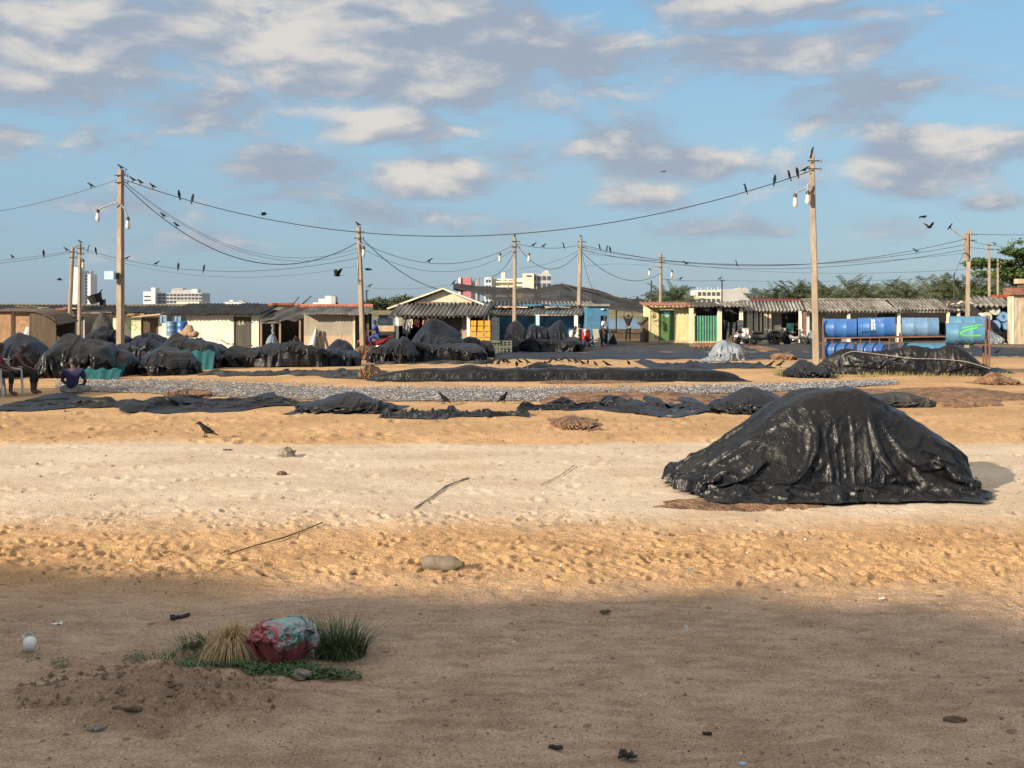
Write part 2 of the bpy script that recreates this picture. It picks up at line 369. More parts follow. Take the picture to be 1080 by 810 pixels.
def crease(P, w, l, amps, seed, up=1, keep=.35):
    """sharp crumple creases pressed into a draped cloth; amps is a list of (size, height)"""
    P = np.array(P, float)
    for _ in range(up - 1):                        # refine the grid
        n, m = P.shape[:2]; Q = np.zeros((2 * n - 1, 2 * m - 1, 3)); Q[::2, ::2] = P; Q[1::2, ::2] = (P[:-1] + P[1:]) / 2; Q[:, 1::2] = (Q[:, :-1:2] + Q[:, 2::2]) / 2
        K_ = Q.copy(); K_[1:-1] = Q[:-2] * .25 + Q[1:-1] * .5 + Q[2:] * .25; Q = K_.copy(); Q[:, 1:-1] = K_[:, :-2] * .25 + K_[:, 1:-1] * .5 + K_[:, 2:] * .25; P = Q
    n, m = P.shape[:2]; U, V = np.meshgrid(np.linspace(0, w, n), np.linspace(0, l, m), indexing='ij')
    gu = np.gradient(P, axis=0); gv_ = np.gradient(P, axis=1); N_ = np.cross(gu, gv_); N_ /= np.linalg.norm(N_, axis=-1, keepdims=True) + 1e-9
    N_ *= np.where(N_[..., 2:3].mean() < 0, -1, 1)
    H = np.zeros((n, m))
    for k, (s, a) in enumerate(amps):
        wu = U + vnoise(U, V, s * 1.7, seed + k) * s * 1.5; wv = V + vnoise(U, V, s * 1.7, seed + 9 + k) * s * 1.5
        mask = .35 + 1.3 * np.clip(vnoise(U, V, s * 3.2, seed + 31 + k) + .35, 0, 1)
        c_, d_ = math.cos(k * 1.1 + .4), math.sin(k * 1.1 + .4)
        H += a * mask * ((1 - 4 * np.abs(vnoise(wu * c_ + wv * d_ + 20, (wv * c_ - wu * d_) * .55 + 20, s, seed + 50 + k))) - .3)
    P += N_ * H[..., None]; P[..., 2] = np.maximum(P[..., 2], .004)
    return P

def cloth_obj(P, name, mat, loc, parent=None, sub=1, scale=(1, 1, 1), thick=0.0, fit=None):
    P = np.array(P, float)
    if fit is not None:                              # fit the footprint: width, depth, height
        mn = P.reshape(-1, 3).min(0); mx = P.reshape(-1, 3).max(0)
        P[..., 0] = (P[..., 0] - (mn[0] + mx[0]) / 2) / (mx[0] - mn[0]) * fit[0]
        P[..., 1] = (P[..., 1] - (mn[1] + mx[1]) / 2) / (mx[1] - mn[1]) * fit[1]
        P[..., 2] = P[..., 2] / mx[2] * fit[2]
    P = P * np.array(scale)
    m = MB(); m.grid(P)
    o = m.build(name, mat, parent, True, loc)
    if parent is not None: o.location = loc
    if sub:
        md = o.modifiers.new('subdivision', 'SUBSURF'); md.levels = sub; md.render_levels = sub
    return o
# ================================================================== camera, light, sky
EXPO = .95
cam = bpy.data.cameras.new('camera'); co = bpy.data.objects.new('camera', cam); COL.objects.link(co)
co.location = (0, 0, CH); co.rotation_euler = (math.pi / 2, 0, 0)
cam.lens = 36 * F / 1080; cam.sensor_width = 36; cam.shift_y = (HZ - 405) / 1080.
cam.clip_start = .1; cam.clip_end = 12000
S.camera = co
sun = bpy.data.lights.new('sun', 'SUN'); so = bpy.data.objects.new('sun', sun); COL.objects.link(so)
sun.energy = 4.7; sun.angle = math.radians(.53); sun.color = (1, .84, .64)
so.rotation_euler = (-TO_SUN).to_track_quat('-Z', 'Y').to_euler(); so.location = (-60, -50, 40)
S.view_settings.view_transform = 'Standard'; S.view_settings.look = 'None'
S.view_settings.exposure = EXPO; S.view_settings.gamma = 1
S.cycles.max_bounces = 6; S.cycles.diffuse_bounces = 3; S.cycles.glossy_bounces = 3; S.cycles.transparent_max_bounces = 12
S.cycles.use_denoising = True

wd = bpy.data.worlds.new('World'); S.world = wd; wd.use_nodes = True
n = wd.node_tree.nodes; l = wd.node_tree.links
bg = n['Background']; bg.inputs[1].default_value = .15
sky = n.new('ShaderNodeTexSky'); sky.sky_type = 'NISHITA'; sky.sun_disc = False
sky.sun_elevation = SUN_EL; sky.sun_rotation = math.atan2(TO_SUN.x, TO_SUN.y)
sky.air_density = 1.0; sky.dust_density = .6; sky.ozone_density = 1.5
tint = n.new('ShaderNodeMix'); tint.data_type = 'RGBA'; tint.blend_type = 'MULTIPLY'; tint.inputs[0].default_value = 1
tint.inputs[7].default_value = (.55, .6, .62, 1)
l.new(sky.outputs[0], tint.inputs[6])
def math_(op, a, b=None, c=None, clamp=False):
    q = n.new('ShaderNodeMath'); q.operation = op; q.use_clamp = clamp
    for i, s in enumerate((a, b, c)):
        if s is None: continue
        if isinstance(s, (int, float)): q.inputs[i].default_value = s
        else: l.new(s, q.inputs[i])
    return q.outputs[0]
tc = n.new('ShaderNodeTexCoord'); sep = n.new('ShaderNodeSeparateXYZ'); l.new(tc.outputs['Generated'], sep.inputs[0])
az = math_('ARCTAN2', sep.outputs[0], sep.outputs[1]); el = math_('ARCSINE', sep.outputs[2])
cb = n.new('ShaderNodeCombineXYZ'); l.new(az, cb.inputs[0]); l.new(el, cb.inputs[1])
mp = n.new('ShaderNodeMapping'); mp.inputs['Scale'].default_value = (10, 25, 1); mp.inputs['Rotation'].default_value = (0, 0, -.12); l.new(cb.outputs[0], mp.inputs[0])
nz = n.new('ShaderNodeTexNoise'); nz.inputs['Scale'].default_value = 1.0; nz.inputs['Detail'].default_value = 11; nz.inputs['Roughness'].default_value = .60
nz.inputs['Distortion'].default_value = .25
l.new(mp.outputs[0], nz.inputs['Vector'])
off = n.new('ShaderNodeVectorMath'); off.operation = 'ADD'; off.inputs[1].default_value = (-.10, .30, 0); l.new(mp.outputs[0], off.inputs[0])
nz2 = n.new('ShaderNodeTexNoise'); nz2.inputs['Scale'].default_value = 1.0; nz2.inputs['Detail'].default_value = 5; nz2.inputs['Roughness'].default_value = .5; nz2.inputs['Distortion'].default_value = .25
l.new(off.outputs[0], nz2.inputs['Vector'])
def field(blobs):
    acc = None
    for px, py, rx, ry, w in blobs:
        a0 = math.atan((px - 540) / F); e0 = math.atan((HZ - py) / F * math.cos(a0))
        m1 = n.new('ShaderNodeVectorMath'); m1.operation = 'SUBTRACT'; l.new(cb.outputs[0], m1.inputs[0]); m1.inputs[1].default_value = (a0, e0, 0)
        m2 = n.new('ShaderNodeVectorMath'); m2.operation = 'MULTIPLY'; l.new(m1.outputs[0], m2.inputs[0]); m2.inputs[1].default_value = (F / rx, F / ry, 0)
        m3 = n.new('ShaderNodeVectorMath'); m3.operation = 'LENGTH'; l.new(m2.outputs[0], m3.inputs[0])
        v = math_('MULTIPLY_ADD', m3.outputs['Value'], -w, w)
        acc = v if acc is None else math_('MAXIMUM', acc, v)
    return acc
body = field([(30, 45, 230, 95, 1.2), (390, 50, 350, 105, 1.4), (400, 128, 140, 38, 1), (455, 188, 90, 36, 1.3), (12, 142, 62, 28, .9), (800, 8, 190, 40, 1),
              (830, 48, 230, 36, .9), (640, 148, 130, 40, .7), (740, 172, 190, 46, .8), (865, 125, 130, 40, .75), (985, 168, 110, 46, 1.5),
              (1040, 216, 60, 22, .7), (560, 236, 90, 26, .5), (250, 100, 110, 45, .8), (620, 60, 120, 70, .9), (680, 205, 90, 28, .8), (270, 205, 130, 34, .45),
              (300, 178, 120, 34, .7), (120, 215, 150, 34, .55), (420, 230, 160, 30, .55), (700, 245, 180, 26, .5), (560, 165, 110, 34, .6), (960, 90, 110, 40, .6), (200, 120, 120, 40, .75), (100, 150, 120, 34, .55), (900, 240, 140, 24, .35), (150, 250, 170, 28, .3)])
lum = field([(300, 42, 190, 60, 1), (380, 120, 90, 32, 1), (445, 186, 70, 28, 1.2), (50, 35, 110, 50, .8), (790, 2, 120, 26, 1), (700, 198, 90, 26, .8),
             (800, 150, 90, 30, .7), (1000, 150, 70, 32, 1.3), (420, 8, 120, 30, 1), (900, 180, 60, 22, .7), (495, 178, 40, 18, .9)])
over = n.new('ShaderNodeMapRange'); over.interpolation_type = 'SMOOTHSTEP'; over.inputs['From Min'].default_value = .29; over.inputs['From Max'].default_value = .6; l.new(el, over.inputs[0])  # unseen clouds overhead, added to fill the shaded foreground with light
den = math_('ADD', math_('MULTIPLY', math_('MAXIMUM', body, -.25), 1.0), math_('MULTIPLY_ADD', nz.outputs['Fac'], 2.5, -1.33))
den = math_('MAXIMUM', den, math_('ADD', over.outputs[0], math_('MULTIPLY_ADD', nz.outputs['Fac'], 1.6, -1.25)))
mr = n.new('ShaderNodeMapRange'); mr.interpolation_type = 'SMOOTHSTEP'; mr.inputs['From Min'].default_value = -.02; mr.inputs['From Max'].default_value = .62
l.new(den, mr.inputs[0])
# light side of the clouds: where the density falls towards the sun
dif = math_('SUBTRACT', nz.outputs['Fac'], nz2.outputs['Fac'])
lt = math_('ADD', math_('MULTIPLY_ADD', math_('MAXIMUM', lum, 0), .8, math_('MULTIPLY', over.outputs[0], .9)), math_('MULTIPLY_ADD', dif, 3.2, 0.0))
mr2 = n.new('ShaderNodeMapRange'); mr2.interpolation_type = 'SMOOTHSTEP'; mr2.inputs['From Min'].default_value = -.1; mr2.inputs['From Max'].default_value = .92
l.new(lt, mr2.inputs[0])
cc = n.new('ShaderNodeMix'); cc.data_type = 'RGBA'; l.new(mr2.outputs[0], cc.inputs[0])
K = 1 / (.15 * 2 ** EXPO)
g = rgb(160, 170, 186); w_ = rgb(226, 219, 210)
cc.inputs[6].default_value = (g[0] * K, g[1] * K, g[2] * K, 1); cc.inputs[7].default_value = (w_[0] * K, w_[1] * K, w_[2] * K, 1)
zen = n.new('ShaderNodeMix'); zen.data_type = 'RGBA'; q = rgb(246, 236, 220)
zen.inputs[7].default_value = (q[0] * K * 1.22, q[1] * K * 1.22, q[2] * K * 1.22, 1); l.new(over.outputs[0], zen.inputs[0]); l.new(cc.outputs[2], zen.inputs[6])  # added overhead clouds, brighter and warmer than the visible ones to lift the shade
fin = n.new('ShaderNodeMix'); fin.data_type = 'RGBA'
grad = n.new('ShaderNodeValToRGB'); ge = grad.color_ramp.elements; l.new(math_('MULTIPLY', el, 2.5, None, True), grad.inputs[0])
stops = [(0, (139, 164, 188)), (.14, (143, 174, 199)), (.36, (151, 188, 212)), (.62, (140, 187, 220)), (1, (96, 150, 205))]
while len(ge) < len(stops): ge.new(.5)
for e_, (p_, c_) in zip(ge, stops):
    e_.position = p_; q = rgb(*c_); e_.color = (q[0] * K, q[1] * K, q[2] * K, 1)
air = n.new('ShaderNodeMix'); air.data_type = 'RGBA'; air.inputs[0].default_value = .82; l.new(tint.outputs[2], air.inputs[6]); l.new(grad.outputs[0], air.inputs[7])
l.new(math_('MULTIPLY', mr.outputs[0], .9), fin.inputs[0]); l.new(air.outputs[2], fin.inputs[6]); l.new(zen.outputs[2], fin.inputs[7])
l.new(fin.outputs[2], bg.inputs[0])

# ================================================================== ground (one sheet to the horizon)
pys = list(np.arange(830, 480, -.95)) + list(np.arange(480, 345, -.9))
ys = np.array([-400., -80., -25., -6., 1.0, 3.0, 4.2] + [D(p) for p in pys if D(p) > 4.4] + [145, 180, 240, 350, 600, 1200, 2500, 6000.])
cu = np.linspace(-1, 1, 700)
us = np.concatenate([[-900, -120, -30, -9, -3.5, -1.6, -1.2], cu, [1.2, 1.6, 3.5, 9, 30, 120, 900]])
Wd = .53 * np.maximum(ys, 4.2)
GX = us[None, :] * Wd[:, None]; GY = np.repeat(ys[:, None], len(us), 1)
def base_h(x, y):
    """the broad swells of the ground, used to seat things too"""
    x = np.asarray(x, float); y = np.asarray(y, float)
    near = smooth(60, 20, y)
    h = near * (.05 * vnoise(x, y, 3.1, 11) + .03 * vnoise(x, y, 1.3, 12))
    h = h + .15 * np.exp(-(((x + 1.78) / .62) ** 2 + ((y - 6.0) / .30) ** 2)) * (1 + .5 * vnoise(x, y, .2, 13) + .35 * vnoise(x, y, .07, 14)) + .06 * np.exp(-(((x + 2.5) / .5) ** 2 + ((y - 5.9) / .3) ** 2))
    h = h - .05 * np.exp(-(((x + 1.72) / .1) ** 2 + ((y - 5.55) / .06) ** 2))
    return h
GZ = base_h(GX, GY)
nearw = smooth(34, 9, GY) * (np.abs(GX) < 200)
sandw = smooth(8.2, 9.3, GY) * (1 - smooth(10.6, 11.8, GY) * .55)
nearw = nearw * (1 - .55 * smooth(11, 12.2, GY) * (1 - smooth(17, 18.2, GY)))
GZ += nearw * (vnoise(GX, GY, .55, 21) * .024 + vnoise(GX, GY, .21, 22) * .013 * (.5 + sandw) + vnoise(GX, GY, .085, 23) * .016 + vnoise(GX, GY, .04, 24) * .009 * smooth(12, 6, GY) + .024 * smooth(10, 8, GY) * np.abs(vnoise(GX * .6, GY * 1.5, .16, 26)))
ridge = 1 - 2 * np.abs(vnoise(GX, GY * 1.7, .33, 25))
GZ += nearw * sandw * (ridge - .5) * .004
rnd = random.Random(5)
def print_(x, y, a, lx, ly, dep):
    j0 = np.searchsorted(ys, y - .3); j1 = np.searchsorted(ys, y + .3)
    u0 = (abs(x) + .3) / (.53 * max(y - .3, 4.2))
    if j1 <= j0: return
    xx = GX[j0:j1]; yy = GY[j0:j1]
    c, s = math.cos(a), math.sin(a); px = ((xx - x) * c + (yy - y) * s) / lx; py = (-(xx - x) * s + (yy - y) * c) / ly
    q = px * px + py * py
    GZ[j0:j1] += np.where(q < 9, dep * (-1.35 * np.exp(-q * 1.1) + .55 * np.exp(-(np.sqrt(q) - 1.55) ** 2 * 3.5)), 0)
for k in range(1150):
    y = rnd.uniform(8.7, 11.8) if k % 3 else rnd.gauss(9.6, .5); x = rnd.uniform(-.5, .5) * y * .98
    if y > 10.9 and x > 1.2 and x < 6: continue
    print_(x, y, rnd.uniform(0, 3.14), rnd.uniform(.045, .10), rnd.uniform(.022, .036), rnd.uniform(.006, .024))
for k in range(230):
    y = rnd.uniform(11.4, 18); x = rnd.uniform(-.5, .5) * y * .98
    print_(x, y, rnd.uniform(0, 3.14), rnd.uniform(.08, .13), rnd.uniform(.045, .07), rnd.uniform(.006, .018))
for k in range(240):
    y = rnd.uniform(17.8, 23); x = rnd.uniform(-.5, .5) * y * .98
    print_(x, y, rnd.uniform(0, 3.14), rnd.uniform(.1, .2), rnd.uniform(.06, .1), rnd.uniform(.015, .04))
for k in range(160):
    y = rnd.uniform(4.6, 8.6); x = rnd.uniform(-.5, .5) * y
    print_(x, y, rnd.uniform(0, 3.14), rnd.uniform(.05, .11), rnd.uniform(.03, .05), rnd.uniform(.004, .012))
N, Mx = GX.shape
gv = np.stack([GX, GY, GZ], -1).reshape(-1, 3)
i, j = np.meshgrid(np.arange(N - 1), np.arange(Mx - 1), indexing='ij')
gq = np.stack([i * Mx + j, i * Mx + j + 1, (i + 1) * Mx + j + 1, (i + 1) * Mx + j], -1).reshape(-1, 4)
me = bpy.data.meshes.new('ground')
me.vertices.add(len(gv)); me.vertices.foreach_set('co', gv.astype(np.float32).ravel())
me.loops.add(len(gq) * 4); me.loops.foreach_set('vertex_index', gq.astype(np.int32).ravel())
me.polygons.add(len(gq)); me.polygons.foreach_set('loop_start', np.arange(0, len(gq) * 4, 4, dtype=np.int32))
me.polygons.foreach_set('loop_total', np.full(len(gq), 4, dtype=np.int32))
me.update(calc_edges=True); me.polygons.foreach_set('use_smooth', np.ones(len(gq), bool))
ground = bpy.data.objects.new('ground', me); COL.objects.link(ground); tag(ground, kind='structure')
def gz(x, y): return float(base_h(x, y))

m, n, l, p = new_mat('sandy_ground')
geo = n.new('ShaderNodeNewGeometry'); sp = n.new('ShaderNodeSeparateXYZ'); l.new(geo.outputs['Position'], sp.inputs[0])
def noise(scale, detail=4, st=(1, 1, 1), rough=.6):
    mpn = n.new('ShaderNodeMapping'); mpn.inputs['Scale'].default_value = st; l.new(geo.outputs['Position'], mpn.inputs[0])
    q = n.new('ShaderNodeTexNoise'); q.inputs['Scale'].default_value = scale; q.inputs['Detail'].default_value = detail; q.inputs['Roughness'].default_value = rough
    l.new(mpn.outputs[0], q.inputs['Vector']); return q.outputs['Fac']
def gm(op, a, b=None, c=None, clamp=False):
    q = n.new('ShaderNodeMath'); q.operation = op; q.use_clamp = clamp
    for i_, s_ in enumerate((a, b, c)):
        if s_ is None: continue
        if isinstance(s_, (int, float)): q.inputs[i_].default_value = s_
        else: l.new(s_, q.inputs[i_])
    return q.outputs[0]
def rampm(f, a, b):
    q = n.new('ShaderNodeMapRange'); q.interpolation_type = 'SMOOTHSTEP'; q.inputs['From Min'].default_value = a; q.inputs['From Max'].default_value = b
    l.new(f, q.inputs[0]); return q.outputs[0]
def mixc(f, a, b):
    q = n.new('ShaderNodeMix'); q.data_type = 'RGBA'
    if isinstance(f, (int, float)): q.inputs[0].default_value = f
    else: l.new(f, q.inputs[0])
    for k_, s_ in ((6, a), (7, b)):
        if isinstance(s_, tuple): q.inputs[k_].default_value = s_
        else: l.new(s_, q.inputs[k_])
    return q.outputs[2]
wob = gm('MULTIPLY_ADD', noise(.45, 4), 2.2, -1.1)
yw = gm('ADD', sp.outputs[1], wob)
yw2 = gm('ADD', sp.outputs[1], gm('MULTIPLY_ADD', noise(1.6, 5), 1.4, -.7))
SOIL = mixc(rampm(gm('ADD', gm('MULTIPLY', noise(1.4, 6), .5), gm('MULTIPLY', noise(7, 6, (.55, 1.6, 1)), .5)), .38, .60), (.36, .255, .178, 1), (.53, .39, .285, 1))
SAND = mixc(rampm(noise(1.1, 6), .35, .68), (.48, .29, .14, 1), (.63, .40, .205, 1))
PALE = mixc(rampm(noise(.6, 5, (1, 2, 1)), .30, .68), (.47, .37, .27, 1), (.59, .495, .385, 1))
BACK = mixc(rampm(noise(.5, 6), .35, .65), (.46, .285, .14, 1), (.62, .40, .21, 1))
MUD = mixc(rampm(noise(.3, 6), .35, .65), (.12, .095, .07, 1), (.2, .15, .10, 1))
c = mixc(rampm(yw2, 7.6, 9.3), SOIL, SAND)
c = mixc(rampm(yw2, 10.2, 12.1), c, PALE)
c = mixc(rampm(gm('ADD', sp.outputs[1], gm('MULTIPLY', wob, .35)), 17.4, 18.0), c, BACK)
c = mixc(rampm(yw, 44, 52), c, MUD)
md_ = gm('POWER', gm('ADD', gm('POWER', gm('DIVIDE', gm('ADD', sp.outputs[0], 1.9), .95), 2), gm('POWER', gm('DIVIDE', gm('ADD', sp.outputs[1], -5.95), .45), 2)), .5)
c = mixc(gm('MULTIPLY', rampm(gm('ADD', md_, gm('MULTIPLY', noise(5, 5), 1.2)), 1.75, 1.1), .5), c, mixc(rampm(noise(16, 5), .4, .62), (.105, .062, .04, 1), (.22, .135, .085, 1)))
# speckles: bits of shell, dark crumbs
def speck(scale, thr, seed):
    mpn = n.new('ShaderNodeMapping'); mpn.inputs['Location'].default_value = (seed, seed * 2, 0); l.new(geo.outputs['Position'], mpn.inputs[0])
    v = n.new('ShaderNodeTexVoronoi'); v.inputs['Scale'].default_value = scale; v.inputs['Randomness'].default_value = 1; l.new(mpn.outputs[0], v.inputs['Vector'])
    s3 = n.new('ShaderNodeSeparateColor'); l.new(v.outputs['Color'], s3.inputs[0])
    return gm('MULTIPLY', gm('LESS_THAN', v.outputs['Distance'], gm('MULTIPLY', s3.outputs[1], .42)), gm('GREATER_THAN', s3.outputs[0], thr))
c = mixc(gm('MULTIPLY', speck(55, .86, 3.), .75), c, (.055, .04, .03, 1))
c = mixc(gm('MULTIPLY', speck(38, .975, 9.), .6), c, (.60, .55, .48, 1))
c = mixc(gm('MULTIPLY', speck(13, .93, 5.), .55), c, (.07, .048, .034, 1))
fine = noise(150, 3); mid = noise(34, 5)
grain = gm('ADD', gm('MULTIPLY', noise(70, 4, (1, 1, 1), .75), .6), gm('MULTIPLY', noise(240, 3, (1, 1, 1), .8), .4))
pal = gm('MULTIPLY', rampm(yw2, 10.2, 12.1), rampm(yw, 19., 17.))
c = mixc(gm('MULTIPLY', rampm(grain, .58, .36), gm('MULTIPLY_ADD', pal, -.3, .62)), c, (.085, .055, .038, 1))
c = mixc(gm('MULTIPLY', rampm(grain, .54, .68), .45), c, (.72, .58, .44, 1))
c = mixc(gm('MULTIPLY', rampm(noise(4.5, 6, (.35, 1.8, 1), .7), .50, .66), gm('MULTIPLY_ADD', pal, -.22, .32)), c, (.19, .115, .072, 1))
l.new(c, p.inputs['Base Color']); p.inputs['Roughness'].default_value = .95; p.inputs['Specular IOR Level'].default_value = .15
hh = gm('MULTIPLY', gm('MULTIPLY_ADD', gm('MULTIPLY', rampm(sp.outputs[1], 10.2, 12.1), rampm(sp.outputs[1], 19., 17.)), -.45, 1), gm('ADD', gm('MULTIPLY', fine, .35), gm('ADD', mid, gm('MULTIPLY', noise(9, 5), 1.4))))
b = n.new('ShaderNodeBump'); b.inputs['Strength'].default_value = 1; b.inputs['Distance'].default_value = .021
l.new(hh, b.inputs['Height']); l.new(b.outputs[0], p.inputs['Normal'])
me.materials.append(m)

# lagoon behind the huts
m, n, l, p = new_mat('lagoon_water'); p.inputs['Base Color'].default_value = (.10, .17, .24, 1); p.inputs['Roughness'].default_value = .22
nz = n.new('ShaderNodeTexNoise'); nz.inputs['Scale'].default_value = 1.2; nz.inputs['Detail'].default_value = 4
b = n.new('ShaderNodeBump'); b.inputs['Strength'].default_value = .5; b.inputs['Distance'].default_value = .15; l.new(nz.outputs['Fac'], b.inputs['Height']); l.new(b.outputs[0], p.inputs['Normal'])
mb = MB(); mb.add([(-500, 112, .06), (500, 112, .06), (520, 230, .06), (-520, 230, .06)], [(0, 1, 2, 3)])
tag(mb.build('lagoon_water', m), kind='structure')
rs = np.random.RandomState(3)
nx = 120; xs_ = np.linspace(-420, 420, nx); P = np.zeros((nx, 8, 3))
for k, (yy, zz) in enumerate([(226, -.3), (229, .5), (233, 1.4), (242, 2.2), (255, 2.7), (280, 2.9), (330, 2.6), (420, -.5)]):
    P[:, k, 0] = xs_; P[:, k, 1] = yy + vnoise(xs_, xs_ * 0 + k, 18, 4) * 6; P[:, k, 2] = zz + vnoise(xs_, xs_ * 0 + k * 3, 11, 5) * .9 * (zz > 0)
mb = MB(); mb.grid(P[::-1]); tag(mb.build('far_shore', mk('far_shore_scrub', (.20, .16, .09, 1), (.07, .075, .035, 1), .95, .35, .6, 2), None, True), kind='structure')
# ================================================================== foreground
# big covered heap, right foreground
hx0, hd = X(868, D(512)), D(512)
_px = np.array([-2.05, -1.75, -1.4, -1.0, -.62, -.32, -.08, .12, .45, .75, 1.05, 1.3, 1.55, 1.85])
_pz = np.array([0, .10, .27, .55, .84, 1.02, 1.09, 1.10, 1.03, .90, .72, .52, .25, 0])
def heap_big(x, y):
    pz = np.interp(x, _px, _pz)
    bump = .06 * np.exp(-((x - .35) / .16) ** 2) + .05 * np.exp(-((x + .55) / .14) ** 2) + .04 * np.exp(-((x - .9) / .13) ** 2)
    yy = np.where(y < 0, y / 1.0, y / 1.15)
    g = 1 - smooth(.28, 1.0, np.abs(yy)); g = g ** .8
    return (pz + bump * pz) * g
Pb = drape(130, 116, 4.35, 4.5, heap_big, (.89, .76), 130, 7, 29, .12, .10, (.0030, .0040, .25), .06, .06, .025)
Pb = crease(Pb, 4.35, 4.5, [(.42, .030), (.20, .016), (.10, .007)], 5, 2)
xr_ = np.where(Pb[..., 0] > 0, 1.78, 1.98); an_ = np.arctan2(Pb[..., 1], Pb[..., 0] * .7); xr_ = xr_ * (1 + .20 * vnoise(an_ * 3 + 30, an_ * 0, .5, 71) + .16 * vnoise(an_ * 3 + 30, an_ * 0, .17, 72)); rr_ = (np.abs(Pb[..., 0] / xr_) ** 2.6 + np.abs(Pb[..., 1] / (1.36 * xr_ / 1.88)) ** 2.6) ** (1 / 2.6); rf_ = np.where(rr_ > .9, (.9 + (rr_ - .9) * .38) / np.maximum(rr_, .9), 1)
Pb[..., 0] *= rf_; Pb[..., 1] *= rf_
Pb[..., 2] *= smooth(1.9, .95, rr_); lowm = smooth(.16, .03, Pb[..., 2]) * smooth(1.25, .8, rr_); uu_, vv_ = np.meshgrid(np.linspace(0, 4.35, Pb.shape[0]), np.linspace(0, 4.5, Pb.shape[1]), indexing='ij'); edge_ = smooth(0, .12, np.minimum(np.minimum(uu_, 4.35 - uu_), np.minimum(vv_, 4.5 - vv_)))
for s__, a__, sd_ in ((.34, .17, 61), (.16, .09, 62)): Pb[..., 2] += lowm * edge_ * a__ * np.clip(.55 - 3.2 * np.abs(vnoise(uu_ + vv_ * .6 + 9, vv_ * .5 + 9, s__, sd_)), 0, 1)
Pb[..., 1] += lowm * .20 * vnoise(uu_ + 5, vv_ * .3, .45, 63)
Pb[..., 2] += base_h(Pb[..., 0] + hx0, Pb[..., 1] + hd) - gz(hx0, hd) + .03
heap = cloth_obj(Pb, 'tarp_heap', M['tarp'], (hx0, hd, gz(hx0, hd)), None, 0)
tag(heap, 'big glossy black plastic tarp draped over a waist-high heap in the right foreground', 'tarp heap')

# coir scrap under the heap's front edge
def flat_patch(px0, px1, py0, py1, seed, amp, mat, name, label, cat, group=None, n1=40, n2=16, zoff=.01, ragged=.25):
    d0, d1 = D(py1), D(py0); cx, cy = X((px0 + px1) / 2, D((py0 + py1) / 2)), (d0 + d1) / 2
    w = X(px1, cy) - X(px0, cy); lth = d1 - d0
    u, v = np.meshgrid(np.linspace(-1, 1, n1), np.linspace(-1, 1, n2), indexing='ij')
    a = np.arctan2(v, u); 
    # squircle mapping gives a rounded ragged patch
    uu = u * np.sqrt(1 - v * v * .42); vv = v * np.sqrt(1 - u * u * .42)
    rr = 1 + ragged * (vnoise(a * 2.2 + 20, a * 0, 1., seed) * 1.6)
    P = np.zeros((n1, n2, 3)); P[..., 0] = uu * rr * w / 2; P[..., 1] = vv * rr * lth / 2
    e = np.clip(1 - np.maximum(np.abs(u), np.abs(v)) ** 4, 0, 1)
    s = max(.15, w / 14)
    P[..., 2] = zoff + (amp * (.55 + 1.5 * np.abs(vnoise(P[..., 0] + 7, P[..., 1] + 3, s * 1.6, seed + 1)) + .9 * vnoise(P[..., 0], P[..., 1], s * .6, seed + 2))) * e - .02 * (1 - e)
    P[..., 2] = np.maximum(P[..., 2], -.03)
    o = cloth_obj(P, name, mat, (cx, cy, gz(cx, cy)), None, 1)
    return tag(o, label, cat, group)
flat_patch(685, 870, 526, 538, 2, .03, M['coir'], 'coir_scrap', 'thin strip of reddish coir lying along the front edge of the big black heap', 'coir scrap', n2=12)

# ---- rubbish bag in the grass
bx, by = X(295, D(701)), D(698); bz = gz(bx, by)
def blobgrid(rx, ry, rz, seed, amp, n1=48, n2=32):
    th, ph = np.meshgrid(np.linspace(0, math.pi, n2), np.linspace(0, 2 * math.pi, n1), indexing='ij')
    x = np.sin(th) * np.cos(ph); y = np.sin(th) * np.sin(ph); z = np.cos(th)
    sq = lambda q: np.sign(q) * np.abs(q) ** .78
    x, y, z = sq(x), sq(y), sq(z)
    r = 1 + amp * (vnoise(x * 2 + 9, y * 2 + z * 1.7 + 9, .5, seed) + .7 * vnoise(x * 2 + z * 2 + 4, y * 2 + 9, .2, seed + 1)
                   - .8 * np.abs(vnoise(x * 2 + y + 20, z * 2 + 9, .55, seed + 2)))
    return np.stack([x * rx * r, y * ry * r, z * rz * r], -1)
m, n, l, p = new_mat('red_and_turquoise_bag')
tc = n.new('ShaderNodeTexCoord'); sx = n.new('ShaderNodeSeparateXYZ'); l.new(tc.outputs['Object'], sx.inputs[0])
nz = n.new('ShaderNodeTexNoise'); nz.inputs['Scale'].default_value = 7; nz.inputs['Detail'].default_value = 4; nz.inputs['Distortion'].default_value = .8; l.new(tc.outputs['Object'], nz.inputs['Vector'])
ad = n.new('ShaderNodeMath'); ad.operation = 'MULTIPLY_ADD'; l.new(sx.outputs[2], ad.inputs[0]); ad.inputs[1].default_value = 1.8; l.new(nz.outputs['Fac'], ad.inputs[2])
ad2 = n.new('ShaderNodeMath'); ad2.operation = 'MULTIPLY_ADD'; l.new(sx.outputs[0], ad2.inputs[0]); ad2.inputs[1].default_value = .5; l.new(ad.outputs[0], ad2.inputs[2])
rp = n.new('ShaderNodeValToRGB'); e = rp.color_ramp.elements; e[0].position = .56; e[0].color = (.33, .07, .075, 1); e[1].position = .63; e[1].color = (.30, .20, .21, 1)
q = e.new(.72); q.color = (.12, .32, .30, 1); q = e.new(.82); q.color = (.34, .30, .31, 1)
l.new(ad2.outputs[0], rp.inputs[0]); l.new(rp.outputs[0], p.inputs['Base Color']); p.inputs['Roughness'].default_value = .32
b = n.new('ShaderNodeBump'); b.inputs['Strength'].default_value = .9; b.inputs['Distance'].default_value = .03
